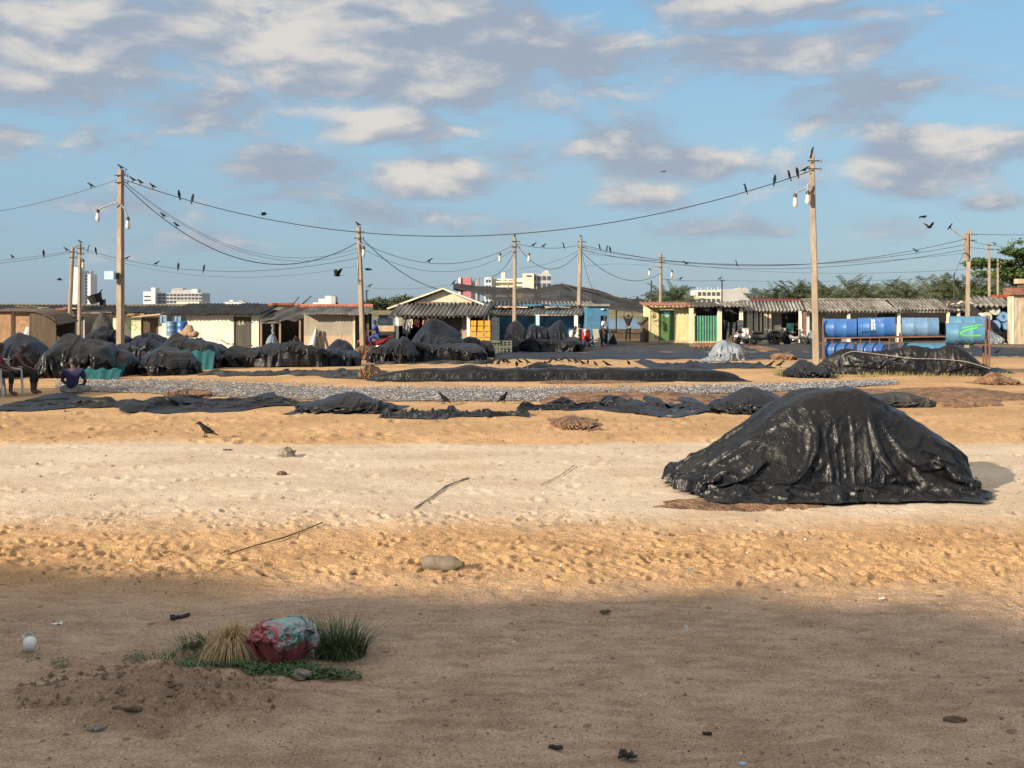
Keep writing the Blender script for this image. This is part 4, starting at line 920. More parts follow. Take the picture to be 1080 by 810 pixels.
class Hut:
    def __init__(s, name, label, cat, px0, px1, pybase, depth, group=None):
        s.d = D(pybase); s.x0, s.x1 = X(px0, s.d), X(px1, s.d); s.dep = depth
        s.root = thing(name, label, cat, ((s.x0 + s.x1) / 2, s.d, 0), group); s.o = s.root.location.copy()
    def x(s, px): return X(px, s.d)
    def z(s, py): return Z(py, s.d)
    def mb(s): return MB(s.o)
    def part(s, mb, name, mat, label=None, parent=None, smooth_=False):
        o = mb.build(name, M[mat] if isinstance(mat, str) else mat, parent or s.root, smooth_)
        if label: o['label'] = label
        return o
    def walls(s, mat, pyeave, holes=(), hback=None, px0=None, px1=None, sides=None):
        x0 = s.x0 if px0 is None else s.x(px0); x1 = s.x1 if px1 is None else s.x(px1); h = s.z(pyeave); hb = hback or h + .5
        mb = s.mb(); wall_holes(mb, x0, x1, s.d, s.d + .14, -.05, h, [(s.x(a), s.x(b_), s.z(c_), s.z(e_)) for a, b_, e_, c_ in holes]); s.part(mb, 'front_wall', mat)
        for sx in (0, 1):
            xa = x0 if sx == 0 else x1 - .12
            mb = s.mb(); mb.add([(xa + q * .12, yy, zz) for q in (0, 1) for yy, zz in ((s.d + .143, -.05), (s.d + s.dep, -.05), (s.d + s.dep, hb), (s.d + .143, h - .003))],
                                [(0, 1, 2, 3), (7, 6, 5, 4), (0, 4, 5, 1), (1, 5, 6, 2), (2, 6, 7, 3), (3, 7, 4, 0)]); s.part(mb, 'side_wall', sides or mat)
        mb = s.mb(); mb.box(x0 + .13, x1 - .13, s.d + s.dep - .12, s.d + s.dep - .003, -.05, hb - .01); s.part(mb, 'back_wall', sides or mat)
    def roof(s, px0, px1, pyeave, pyridge, over, run, mat, pitch=.2, amp=.045, skew=0, seed=0, name='roof', sag=0., zoff=0):
        mb = s.mb(); de = s.d - over; dr = s.d + run
        mb.corr(X(px0, de), X(px1, de), de, Z(pyeave, de) + zoff, dr, Z(pyridge, dr) + zoff, pitch, amp, .012, skew, sag, seed); return s.part(mb, name, mat, None, None, True)
    def slab(s, px0, px1, py0, py1, y0, y1, name, mat, label=None, parent=None):
        """a box seen between rows py0 (top) and py1, y0..y1 in metres from the front wall (negative towards the camera)"""
        mb = s.mb(); d = s.d + y0; mb.box(X(px0, d), X(px1, d), d, s.d + y1, Z(py1, d), Z(py0, d)); return s.part(mb, name, mat, label, parent)
    def post(s, px, pytop, y0, w, name='post', mat='offwhite', pybot=None):
        mb = s.mb(); d = s.d + y0; x = X(px, d); mb.box(x - w / 2, x + w / 2, d - w / 2, d + w / 2, -.05 if pybot is None else Z(pybot, d), Z(pytop, d)); return s.part(mb, name, mat)
    def stroke(s, lines, name, mat, y=-.006, w=.05, parent=None, label=None):
        mb = s.mb(); d = s.d + y
        for ln in lines:
            ps = [Vector((X(a, d), d, Z(b_, d))) for a, b_ in ln]
            for a, b_ in zip(ps[:-1], ps[1:]):
                t = (b_ - a); L = t.length; t.normalize(); q = Vector((-t.z, 0, t.x)) * w / 2; e = t * w * .3
                mb.add([a - e - q, b_ + e - q, b_ + e + q, a - e + q] + [p_ + Vector((0, .004, 0)) for p_ in (a - e - q, b_ + e - q, b_ + e + q, a - e + q)],
                       [(0, 1, 2, 3), (7, 6, 5, 4), (0, 4, 5, 1), (1, 5, 6, 2), (2, 6, 7, 3), (3, 7, 4, 0)])
        return s.part(mb, name, mat, label, parent)

# ---- left: plywood shack like a wagon, long low hut, white hut, lean-to, cement hut
h = Hut('plywood_shack', 'brown plywood shack with a curved top at the far left', 'shack', -14, 60, 372, 3.0)
xA, xB, xC = h.x(-14), h.x(32), h.x(60)
mb = h.mb(); mb.box(xA, h.x(12), h.d - .02, h.d + .08, -.05, h.z(329)); h.part(mb, 'front_panel', 'tanwood')
mb = h.mb(); mb.box(h.x(13.5), xB, h.d + .1, h.d + .2, -.05, h.z(330)); h.part(mb, 'inner_panel', 'sack')
mb = h.mb(); pr = [(xB, -.05), (xC, -.05), (xC, h.z(338)), (xC - .12, h.z(335)), (xC - .4, h.z(332.5)), (xB + .25, h.z(330)), (xB, h.z(331))]
mb.add([(a, h.d - .12, b_) for a, b_ in pr] + [(a, h.d - .02, b_) for a, b_ in pr], [tuple(range(7)), tuple(range(13, 6, -1))] + [(i_, 7 + i_, 7 + (i_ + 1) % 7, (i_ + 1) % 7) for i_ in range(7)]); h.part(mb, 'plank_wall', 'brownwood')
mb = h.mb(); P = np.zeros((14, 2, 3)); xsr = np.linspace(xA - .1, xC + .12, 14)
for k, xx in enumerate(xsr):
    t = max(0, (xx - h.x(26)) / (xC + .12 - h.x(26))); zz = h.z(328.5) - .62 * t ** 2.6; P[k, 0] = (xx, h.d - .2, zz); P[k, 1] = (xx, h.d + 2.4, zz + .15)
mb.grid(P); mb.grid(P[::-1] - np.array([0, 0, .03])); h.part(mb, 'curved_roof', 'brownwood')
mb = h.mb(); mb.box(xA, xC, h.d + 2.2, h.d + 2.3, -.05, h.z(331)); h.part(mb, 'back_wall', 'brownwood')
mb = h.mb(); mb.tube([(h.x(29.5), h.d + .05, h.z(345)), (h.x(28.5), h.d + .03, h.z(352)), (h.x(30), h.d + .02, h.z(362))], [.10, .16, .07], 8); h.part(mb, 'hanging_rag', 'whitecloth')

h = Hut('long_hut', 'long low hut at the left with NS painted in green on its cream wall', 'hut', -30, 172, 364, 4.0)
h.walls('pinkwall', 331, [(71, 88, 333, 364), (89, 119, 334, 364), (149, 167, 334.5, 364)], 2.12)
h.roof(-34, 90, 329.5, 322, .5, 3.0, 'roof_dark', .24, .05, 0, 1, sag=.06); h.roof(88, 185, 330, 322.5, .5, 3.2, 'roof_dark', .24, .05, 0, 2, sag=.08)
h.slab(119.5, 148.5, 332.5, 364, -.05, -.004, 'cream_panel', 'cream')
h.slab(149, 167, 335, 364, .04, .10, 'plank_door', 'brownwood')
h.slab(71.5, 88, 334, 364, .05, .1, 'plank_door', 'greydoor')
h.slab(-30, 118, 328.8, 331, -.42, -.34, 'eave_board', 'roof_grey'); h.slab(116, 152, 330.6, 332.6, -.50, -.43, 'eave_board', 'tanwood')
mb = h.mb(); mb.sheet((h.x(143), h.d - .8, h.z(335)), (h.x(176), h.d - .8, h.z(332)), (h.x(178), h.d - .1, h.z(329.5)), (h.x(145), h.d - .1, h.z(332.5)), .03); h.part(mb, 'porch_sheet', 'plinth')
h.stroke([[(131, 347.5), (131.5, 338.5), (137.3, 347.3), (137.5, 339)], [(143.8, 339.2), (139.3, 339.4), (139.1, 342.6), (142.6, 342.8), (143.6, 345), (142.2, 347.6), (138.6, 347.8)]], 'painted_letters', 'sprayletter', -.056, .055)
r = random.Random(4)
for k in range(9):
    px = r.choice([r.uniform(28, 60), r.uniform(64, 82)]) if k < 7 else r.uniform(8, 24); mb = h.mb(); d = h.d + .6; x = X(px, d); zz = Z(326.6, d); mb.box(-.35, .35, -.3, .3, 0, .04, Matrix.Translation((x, d, zz + .05 * k % .2)) @ Matrix.Rotation(r.uniform(-.5, .5), 4, 'Z') @ Matrix.Rotation(r.uniform(-.15, .15), 4, 'Y'))
    h.part(mb, 'roof_weight', ['ridge', 'plinth', 'roof_pale', 'sack'][k % 4])

h = Hut('white_hut', 'cream white hut with a dark plank door marked EE under a dark corrugated roof', 'hut', 171, 273, 367, 4.5)
h.walls('offwhite', 331.5, [(247, 264, 333.5, 367)], 2.2)
h.roof(168, 275, 331.5, 320.5, .45, 3.6, 'roof_dark', .2, .05, .35, 3)
dr = h.slab(247.4, 263.6, 334, 367, .02, .08, 'plank_door', 'greydoor')
h.slab(246.4, 247.4, 333, 367, -.02, .05, 'door_frame', 'brownwood'); h.slab(263.6, 264.6, 333, 367, -.02, .05, 'door_frame', 'brownwood')
h.stroke([[(253.3, 338.2), (251.4, 338.2), (251.4, 342.2), (253.4, 342.2)], [(251.4, 340.1), (253, 340.1)], [(257, 338.2), (255.4, 338.2), (255.4, 341.8), (257, 341.8)], [(255.4, 340), (256.7, 340)]], 'painted_letters', 'paleletter', .012, .05, dr)
for yy in (337.5, 362):
    h.slab(245.2, 247, yy, yy + .6, -.05, -.01, 'hinge', 'darkmetal'); h.slab(264, 265.6, yy + 2, yy + 2.6, -.05, -.01, 'hinge', 'darkmetal')

h = Hut('lean_to', 'dark open lean-to with a steep plank-like roof between the white hut and the cement hut', 'lean-to', 274, 318, 367, 3.5)
h.walls('brownwood', 336, [(276, 294, 336.5, 367), (296, 315, 338, 367)], 2.0)
h.roof(272, 312, 337.5, 322, .8, 2.6, 'roof_dark', .85, .05, .9, 4, sag=.03)
mb = h.mb()
for k in range(7): mb.lathe([(.11, -.2), (.11, .2)], (X(287 + k * 4, h.d + 2.7), h.d + 2.7, Z(321.6, h.d + 2.7)), 'x', 8)
h.part(mb, 'ridge_tiles', 'ridge')
for px in (275.5, 295.5, 316.5): h.post(px, 338, -.7, .09, 'post', 'woodpole')
h.slab(274, 296, 339, 341, -.76, -.7, 'crossbeam', 'roof_grey')
mb = h.mb()
for k in range(6): mb.blob((h.x(290.5) + .03 * (k % 2), h.d - .66, h.z(343 + k * 2.6)), (.09, .09, .1), 8, 5, k, .3)
h.part(mb, 'hanging_floats', 'greycloth')
mb = h.mb(); mb.bar((h.x(300), h.d + 1.5, h.z(325)), (h.x(312), h.d + .9, h.z(313)), .04); h.part(mb, 'roof_pole', 'darkmetal')
mb = h.mb(); mb.bar((h.x(311), h.d + 1.5, h.z(323)), (h.x(325), h.d + .9, h.z(312)), .05); h.part(mb, 'roof_pole', 'darkmetal')

h = Hut('cement_hut', 'bare cement hut with a tan lower band and grey corrugated roof edged with red tiles', 'hut', 320.5, 374, 369, 4.0)
h.walls('greyplaster', 331.5, [], 1.95, sides='brownwood')
h.roof(317, 388, 331.8, 324, .6, 2.4, 'roof_pale', .16, .03, 0, 5)
mb = h.mb()
for k in range(22): mb.lathe([(.10, -.14), (.12, .14)], (X(319 + k * 3.4, h.d + 2.45), h.d + 2.45, Z(323, h.d + 2.45)), 'x', 8)
h.part(mb, 'ridge_tiles', 'ridge')
h.slab(320.7, 372, 354, 369, -.03, -.003, 'plinth_band', 'plinth'); h.slab(372.2, 374.4, 332, 369, -.05, -.003, 'corner_post', 'cream')
mb = h.mb(); mb.box(h.x(374.6), h.x(388), h.d + 1.5, h.d + 1.6, -.05, h.z(331)); h.part(mb, 'porch_back', 'dark')
h.post(388, 331, .2, .12, 'post', 'brownwood')
mb = h.mb(); mb.tube([(h.x(329), h.d - .2, .0), (h.x(331.5), h.d - .22, h.z(358)), (h.x(334), h.d - .15, h.z(347))], [.16, .11, .04], 8); h.part(mb, 'leaning_bundle', 'whitecloth')
mb = h.mb()
for a, b_ in (((332.5, 369), (334, 346.5)), ((338, 366), (334, 346.5)), ((333, 356), (337, 356))): mb.bar(W(a[0], a[1], h.d - .3), W(b_[0], b_[1], h.d - .25), .06)
h.part(mb, 'leaning_frame', 'darkmetal')

# low wall and rubbish between huts
h = Hut('block_wall', 'low tan block wall between the cement hut and the gable hut', 'wall', 396, 428, 365, .2)
mb = h.mb(); mb.box(h.x0, h.x1, h.d, h.d + .2, -.05, h.z(343.5)); h.part(mb, 'wall', 'plinth')
h = Hut('green_van', 'dark teal vehicle body parked behind the low tan block wall', 'van', 398, 410, 362, 3)
mb = h.mb(); mb.box(h.x0, h.x1, h.d, h.d + 2.4, .35, h.z(336)); h.part(mb, 'body', mk('dark_teal_enamel', (.02, .06, .075, 1), rough=.4))
mb = h.mb(); mb.box(h.x0 + .06, h.x1 - .06, h.d + .1, h.d + 2.2, h.z(336) + .002, h.z(332)); h.part(mb, 'cabin', 'blackenamel')
for sx in (h.x0 + .1, h.x1 - .2):
    mb = h.mb(); mb.lathe([(.3, 0), (.3, .12)], (sx, h.d + .4, .3), 'x', 14); h.part(mb, 'wheel', 'tyre')
h.slab(401, 409, 338, 341, -.02, -.002, 'windscreen', 'citywin')

# ---- centre: gable hut
h = Hut('gable_hut', 'hut with a pale gable and cloths hanging in its dark porch under a striped awning', 'hut', 412, 515, 365, 6.0)
dg = h.d + 1.4; xl, xp, xr = X(409, dg), X(467.5, dg), X(519, dg)
h.walls('greyplaster', 333, [(430, 447, 334, 365), (468, 487, 335, 365), (497, 509, 335, 350)], 2.0, 416, 512, 'brownwood')
mb = h.mb(); g0, g1 = X(436, dg), X(503, dg); zt, zb_ = Z(306.5, dg), Z(319, dg); gp = [(g0, zb_), (g1, zb_), (xp + .05, zt)]
mb.add([(a, dg, b_) for a, b_ in gp] + [(a, dg + .15, b_) for a, b_ in gp], [(0, 1, 2), (5, 4, 3), (0, 3, 4, 1), (1, 4, 5, 2), (2, 5, 3, 0)]); h.part(mb, 'gable', 'cream')
for sgn, xe, ze in ((-1, xl, Z(324.5, dg)), (1, xr, Z(323.5, dg))):
    mb = h.mb(); k = 12; zt2 = Z(303.3, dg); vs = []; fs = []
    for a in range(k + 1):
        t = a / k; x = xp + (xe - xp) * t; zz = zt2 + (ze - zt2) * t - .04 * math.sin(math.pi * t)
        for dy in (-.3, 4.5):
            for tz in (0, -.09): vs.append((x, dg + dy, zz + tz))
    for a in range(k):
        q = a * 4; fs += [(q, q + 4, q + 6, q + 2), (q + 1, q + 3, q + 7, q + 5), (q, q + 1, q + 5, q + 4), (q + 2, q + 6, q + 7, q + 3)]
    fs += [(0, 2, 3, 1), (k * 4, k * 4 + 1, k * 4 + 3, k * 4 + 2)]
    mb.add(vs, fs); h.part(mb, 'roof', 'roof_dark')
    mb = h.mb(); a_, b_ = Vector((xp, dg - .33, zt2 - .06)), Vector((xe, dg - .33, ze - .06)); mb.bar(a_, b_, .09); h.part(mb, 'barge_board', 'cream' if sgn < 0 else 'offwhite')
h.roof(411, 512, 333.5, 320, 1.0, 1.35, 'roof_pale', .24, .085, .35, 6)
h.slab(436, 470, 318.5, 320, 1.2, 1.35, 'rusty_flashing', 'roof_rust')
for px, mt in ((419, 'white'), (494, 'white'), (452, 'brownwood')): h.post(px, 333, -.8, .16, 'post', mt)
h.slab(414, 510, 333.6, 335, -.86, -.78, 'crossbeam', 'brownwood')
for px, w_p, y1_, mt in ((434, 5, 345, 'whitecloth'), (441, 5, 344, 'redcloth'), (451, 9, 345, 'tanwood'), (461, 6, 343, 'sack'), (430, 8, 352, 'greycloth')):
    mb = h.mb(); P = np.zeros((8, 6, 3))
    for a in range(8):
        for k in range(6): P[a, k] = (h.x(px - w_p / 2 + w_p * a / 7), h.d - .7 + .06 * math.sin(a * 2.2 + k), h.z(335.3 + (y1_ - 335.3) * k / 5 + .8 * math.sin(a * 1.3 + px)))
    mb.grid(P); mb.grid(P[::-1] + np.array([0, .02, 0])); h.part(mb, 'hanging_cloth', mt)
h.slab(468.4, 486.6, 336, 352, .09, .13, 'dark_shutter', 'greydoor')
mb = h.mb()
for k in range(7): mb.box(h.x(498 + k * 1.7), h.x(498.5 + k * 1.7), h.d + .03, h.d + .06, h.z(350), h.z(335))
h.part(mb, 'window_grille', 'darkmetal'); h.slab(497, 509.5, 331.5, 334, -.06, -.003, 'red_lintel', 'pinkwall')

# ---- blue hut row with shade net
h = Hut('blue_hut', 'long faded blue hut with a low grey corrugated awning behind the black covered piles', 'hut', 516, 627, 364, 5.0)
h.walls('bluewall', 332, [(525, 557, 334, 364), (562, 573, 334, 364), (578, 594, 334, 350)], 2.3)
h.roof(511, 560, 331.5, 323, 1.3, .3, 'roof_grey', .2, .05, .3, 8); h.roof(557, 622, 330.5, 322, 1.2, .3, 'roof_pale', .2, .05, .5, 9)
h.roof(505, 570, 322, 317.5, .3, 3.5, 'roof_dark', .22, .05, 0, 10, 'rear_roof'); h.roof(568, 628, 322.5, 318, .3, 3.5, 'roof_grey', .22, .05, 0, 11, 'rear_roof')
h.slab(509, 614, 331.6, 333, -1.15, -1.05, 'crossbeam', 'plinth')
for px, mt in ((522, 'greyplaster'), (567, 'shield'), (607.5, 'white')): h.post(px, 332, -1.1, .2, 'post', mt)
h.slab(551, 600, 321, 322.5, -.35, -.31, 'blue_fascia', 'bluewall')
r = random.Random(6)
for k in range(12):
    mb = h.mb(); d = h.d - .6 + r.uniform(-.3, .6); px = r.uniform(515, 600); mb.box(-r.uniform(.15, .5), r.uniform(.15, .5), -.12, .12, 0, .05, Matrix.Translation((X(px, d), d, Z(325.5, d) + .06)) @ Matrix.Rotation(r.uniform(-.6, .6), 4, 'Z') @ Matrix.Rotation(r.uniform(-.2, .2), 4, 'Y'))
    h.part(mb, 'roof_weight', ['roof_pale', 'plinth', 'whitesack', 'roof_rust'][k % 4])
h = Hut('blue_block', 'narrow bright blue block at the right end of the long blue hut', 'hut', 619, 642, 366, 3.2)
h.walls('bluewall', 323, [(633.5, 640, 333, 366)], 2.2)
h.slab(618, 643, 320.5, 323, -.15, 3.2, 'roof', 'roof_pale'); h.slab(633.8, 639.7, 333.5, 366, .09, .12, 'doorway_cloth', 'navy')
mb = h.mb(); mb.sheet((h.x(626), h.d - .75, 0), (h.x(633), h.d - .75, 0), (h.x(631), h.d - .06, .95), (h.x(625), h.d - .06, .95), .04); h.part(mb, 'leaning_board', 'greyplaster')
h.slab(634, 637, 325.5, 327, -.1, -.003, 'wall_lamp', 'white')

# black shade net over the yard behind the blue hut
m, n, l, p = new_mat('black_shade_net'); p.inputs['Base Color'].default_value = (.016, .016, .017, 1); p.inputs['Roughness'].default_value = .85
tr = n.new('ShaderNodeBsdfTransparent'); mx = n.new('ShaderNodeMixShader'); nz = n.new('ShaderNodeTexNoise'); nz.inputs['Scale'].default_value = .9; nz.inputs['Detail'].default_value = 5
tc = n.new('ShaderNodeTexCoord'); l.new(tc.outputs['Object'], nz.inputs['Vector'])
mr = n.new('ShaderNodeMapRange'); mr.inputs['From Min'].default_value = .38; mr.inputs['From Max'].default_value = .66; mr.inputs['To Min'].default_value = 1; mr.inputs['To Max'].default_value = .86; l.new(nz.outputs['Fac'], mr.inputs[0])
l.new(mr.outputs[0], mx.inputs[0]); l.new(tr.outputs[0], mx.inputs[1]); l.new(p.outputs[0], mx.inputs[2]); l.new(mx.outputs[0], n['Material Output'].inputs[0])
M['net'] = m
h = Hut('shade_net', 'sagging black shade net on posts over the yard behind the blue hut', 'shade net', 478, 690, 358, 6)
up = [(478, 300.5), (500, 301), (520, 301.5), (540, 303.5), (566, 304), (580, 301.5), (592, 299), (606, 302), (624, 305.5), (640, 309), (655, 313), (672, 316), (690, 317)]
lo = [(478, 304.5), (500, 309), (520, 316), (540, 319), (566, 319.5), (580, 319), (592, 319), (606, 320), (624, 324), (640, 326.5), (655, 327), (672, 328), (690, 331)]
us_ = np.linspace(478, 690, 54); P = np.zeros((54, 12, 3))
for a, px in enumerate(us_):
    ya = np.interp(px, [q[0] for q in up], [q[1] for q in up]); yb = np.interp(px, [q[0] for q in lo], [q[1] for q in lo])
    for k in range(12):
        t = k / 11; d = h.d + 3.5 - 3.2 * t; zz = Z(ya, h.d + 3.5) * (1 - t) + Z(yb, h.d + .3) * t - .18 * math.sin(math.pi * t) * (1 + .5 * math.sin(a * .8)); P[a, k] = (X(px, d), d, zz)
P[..., 2] += vnoise(P[..., 0], P[..., 1], .9, 77) * .22
mb = h.mb(); mb.grid(P); h.part(mb, 'net', m, None, None, True)
P2 = P[:, :5].copy()
for a in range(54):
    for k in range(5): P2[a, k] = P[a, 0] + np.array([0, .05 * k, -.09 * k + .03 * math.sin(a * 1.7 + k)])
mb = h.mb(); mb.grid(P2); h.part(mb, 'folded_edge', m)
for px, yt in ((505, 294), (536, 302), (566, 303), (592, 298), (625, 304), (650, 312), (686, 317)):
    d = h.d + 3.52; mb = h.mb(); mb.tube([(X(px, d), d, -.05), (X(px, d), d, Z(yt - 1, d))], .05, 6); h.part(mb, 'post', 'woodpole')
for (pa, ya), (pb, yb) in (((592, 299), (625, 317)), ((536, 318), (592, 307)), ((592, 299), (668, 318))):
    mb = h.mb(); mb.tube([W(pa, ya, h.d + 3.4), W(pb, yb, h.d + 1.0)], .035, 5); h.part(mb, 'brace', 'darkmetal')
h = Hut('dark_shed', 'small dark shed with a pitched top at the left of the yellow hut', 'shed', 676, 686.5, 361, 2)
mb = h.mb(); pr = [(h.x(676), h.z(340)), (h.x(677.5), h.z(343)), (h.x(679), h.z(344)), (h.x(679), -.05), (h.x(686), -.05), (h.x(686), h.z(335)), (h.x(682), h.z(335))]
mb.add([(a, h.d, b_) for a, b_ in pr] + [(a, h.d + 2, b_) for a, b_ in pr], [tuple(range(7)), tuple(range(13, 6, -1))] + [(i_, 7 + i_, 7 + (i_ + 1) % 7, (i_ + 1) % 7) for i_ in range(7)]); h.part(mb, 'wall', 'brownwood')
mb = h.mb(); mb.sheet((h.x(675), h.d - .1, h.z(341)), (h.x(675), h.d + 2.1, h.z(341)), (h.x(683), h.d + 2.1, h.z(334)), (h.x(683), h.d - .1, h.z(334)), .04); h.part(mb, 'roof', 'roof_dark')
h = Hut('low_quay', 'low dark timber staging across the gap with lumber piled on it', 'staging', 640, 690, 357, 2)
mb = h.mb(); mb.box(h.x0, h.x1, h.d, h.d + 1.2, -.05, h.z(351.5)); h.part(mb, 'deck', 'brownwood')
for k in range(5): mb = h.mb(); mb.box(h.x(644 + k * 8), h.x(651 + k * 8), h.d - .02 - .02 * k, h.d + .5, h.z(351.4), h.z(348.5 - 2 * math.sin(k * 2.4))); h.part(mb, 'plank_pile', 'brownwood' if k % 2 else 'dark')

# ---- right: yellow hut, shutter bay, dark bay, striped hut, long row
h = Hut('yellow_hut', 'pale yellow hut with a green door and a pale cyan shield painted on it', 'hut', 686.5, 734, 361.6, 4)
h.walls('yellow', 324, [(695, 711, 326.5, 361.6)], 2.3)
h.roof(681, 737, 323, 318.5, .7, 3.0, 'roof_rust', .26, .05, 0, 12)
dr = h.slab(695.8, 710.6, 327, 358.5, .02, .07, 'green_door', 'greendoor')
h.slab(694.6, 695.8, 326.5, 361.6, -.03, .05, 'door_frame', 'brownwood'); h.slab(695, 711, 358.6, 361.6, -.05, .1, 'doorstep', 'plinth')
mb = h.mb(); pts = [(700, 328.6), (703, 329.2), (706, 328.6), (706, 332), (704.8, 334), (703.2, 335.4), (701.4, 333.6), (700, 332)]; d = h.d + .012
mb.add([(X(a, d), d, Z(b_, d)) for a, b_ in pts] + [(X(a, d), d + .006, Z(b_, d)) for a, b_ in pts], [tuple(range(8)), tuple(range(15, 7, -1))] + [(i_, 8 + i_, 8 + (i_ + 1) % 8, (i_ + 1) % 8) for i_ in range(8)]); h.part(mb, 'painted_shield', 'shield', None, dr)
mb = h.mb(); mb.blob((h.x(709.6), h.d - .02, h.z(342)), (.04, .04, .04), 8, 5); h.part(mb, 'door_handle', 'greymetal', None, dr)
h.stroke([[(688.4, 331), (690.6, 331), (692, 333), (691.6, 335), (689, 336.2)], [(689.2, 331), (689.6, 336)], [(688.2, 333.6), (690, 333.6)]], 'painted_letters', 'darkletter', -.006, .045)
h.stroke([[(692.4, 353.8), (691, 355.4), (691.2, 357), (692.4, 357), (692.4, 355.4), (691.2, 355.6)]], 'painted_letters', 'darkletter', -.006, .04)
h.slab(687, 734, 359.3, 361.6, -.06, -.003, 'plinth_band', 'plinth')

h = Hut('shutter_bay', 'open-fronted bay closed by a green corrugated iron sheet right of the yellow hut', 'hut', 734.5, 761, 361.8, 4)
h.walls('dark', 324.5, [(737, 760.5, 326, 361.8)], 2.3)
h.roof(733, 764, 323.5, 319, .8, 3.0, 'roof_dark', .24, .05, 0, 13)
mb = h.mb(); k = 60; vs = []; fs = []; xa, xb = h.x(732), h.x(757.5); yd = h.d - .28; zt, zb_ = h.z(333), h.z(360)
for a in range(k + 1):
    x = xa + (xb - xa) * a / k; y = yd + .03 * math.sin(x * 2 * math.pi / .16)
    vs += [(x, y, zb_), (x, y, zt), (x, y + .01, zb_), (x, y + .01, zt)]
for a in range(k): q = a * 4; fs += [(q, q + 4, q + 5, q + 1), (q + 2, q + 3, q + 7, q + 6), (q + 1, q + 5, q + 7, q + 3)]
mb.add(vs, fs); h.part(mb, 'iron_shutter', 'greensheet')
for px in (729, 758.8): h.post(px, 325, -.34, .24, 'post', 'cream')
h.slab(757, 758.2, 344, 346, -.35, -.31, 'padlock', 'lid_white'); h.slab(731, 758, 360, 361.8, -.5, -.3, 'threshold', 'plinth')

h = Hut('dark_bay', 'dark open bay hung with a black tarp right of the green shutter', 'hut', 761.5, 785, 361.8, 4)
h.walls('dark', 324.5, [(764, 784, 326, 361.8)], 2.3)
h.roof(762, 789, 323.5, 318.5, .8, 3.0, 'roof_grey', .24, .05, .3, 14)
h.post(781.6, 325, -.34, .2, 'post', 'offwhite')
mb = h.mb(); P = np.zeros((16, 12, 3))
for a in range(16):
    for k in range(12): t = k / 11; P[a, k] = (h.x(761.5 + 18 * a / 15 + (1.5 - t * 2) * math.sin(a * .9)), h.d - .42 - .22 * t - .09 * math.sin(a * 1.35 + t * 2.5), h.z(337 + 3 * math.sin(a / 15 * math.pi) + 20 * t))
mb.grid(P); h.part(mb, 'hung_tarp', 'tarp_far', None, None, True)
mb = h.mb(); mb.box(h.x(773), h.x(786), h.d - 1.2, h.d - .7, h.z(353.5), h.z(351.5))
for px in (773.4, 784.6): mb.box(h.x(px), h.x(px + 1), h.d - 1.1, h.d - 1.0, 0, h.z(353.6))
h.part(mb, 'bench', 'roof_rust')

h = Hut('striped_hut', 'hut with a wall of yellow, brown and cream planks under a maroon ridge', 'hut', 785.5, 846, 361, 4.5)
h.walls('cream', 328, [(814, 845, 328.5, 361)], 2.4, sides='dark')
h.roof(783, 848, 328, 317, .4, 2.2, 'roof_pale', .22, .06, .35, 15)
h.slab(794, 845, 315.2, 317.4, 2.1, 2.4, 'ridge_sheet', 'maroon')
cl = ['brownwood', 'cream', 'yellow', 'pinkwall', 'brownwood', 'cream', 'yellow', 'brownwood', 'cream', 'brownwood', 'yellow', 'cream', 'roof_rust', 'cream']
for k in range(14): px = 786 + k * 1.95; h.slab(px, px + 1.85, 328.6, 352 + (k * 7 % 3), -.05 - .006 * (k % 2), -.004, 'plank', cl[k])
h.slab(814.5, 845, 330, 361, .9, 1.0, 'inner_wall', 'greyplaster'); h.slab(825, 841, 331, 361, .8, .88, 'dark_doorway', 'dark')  # the dark doorway is a near-black panel painting in its shade
h.slab(831, 837, 341, 352, .3, .6, 'teal_cupboard', 'teal_sheet'); h.slab(816, 824, 343, 351, .3, .6, 'pale_box', 'cream')
h.post(843.8, 328, -.6, .14, 'post', 'offwhite'); h.post(848.5, 329, -.5, .2, 'post', 'roof_rust')
mb = h.mb(); mb.blob((h.x(832.5), h.d + .76, h.z(334.5)), (.08, .03, .13), 8, 6); h.part(mb, 'wall_lamp', 'greycloth')

h = Hut('row_hut', 'long shadowy hut with weathered striped roof sheets behind the blue drums', 'hut', 846.5, 948, 360.5, 4.5)
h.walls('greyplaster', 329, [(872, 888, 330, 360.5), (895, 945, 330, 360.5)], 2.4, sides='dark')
h.roof(846, 949, 328.6, 316, 1.0, 2.0, 'roof_grey', .23, .075, 0, 16); h.slab(846, 949, 314.6, 316.3, 1.9, 2.2, 'ridge_sheet', 'roof_pale')
for px in (852, 895, 948): h.post(px, 329, -.7, .16, 'post', 'white')
h.slab(893, 950, 328.8, 330, -.78, -.7, 'crossbeam', 'cream'); h.slab(853, 862, 338, 352, -.3, .0, 'crate_shelf', 'glassgreen')
for px in (884, 912): h.slab(px, px + 9, 336, 352, .7, .9, 'stored_goods', 'sack')
h = Hut('row_hut', 'dark open hut with a slanting striped roof right behind the teal drums', 'hut', 949, 1027, 360.5, 4.5)
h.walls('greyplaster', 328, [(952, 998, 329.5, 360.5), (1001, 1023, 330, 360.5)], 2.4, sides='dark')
h.roof(947, 1004, 327.5, 315.3, 1.0, 2.0, 'roof_grey', .21, .075, .3, 17); h.roof(1002, 1027, 328, 316.5, .9, 2.0, 'roof_dark', .3, .06, .2, 18)
h.slab(949, 1000, 328.3, 329.4, -.8, -.72, 'crossbeam', 'cream'); h.post(1000, 328.5, -.7, .16, 'post', 'cream'); h.post(1011, 326, -.7, .14, 'post', 'cream')
r = random.Random(8)
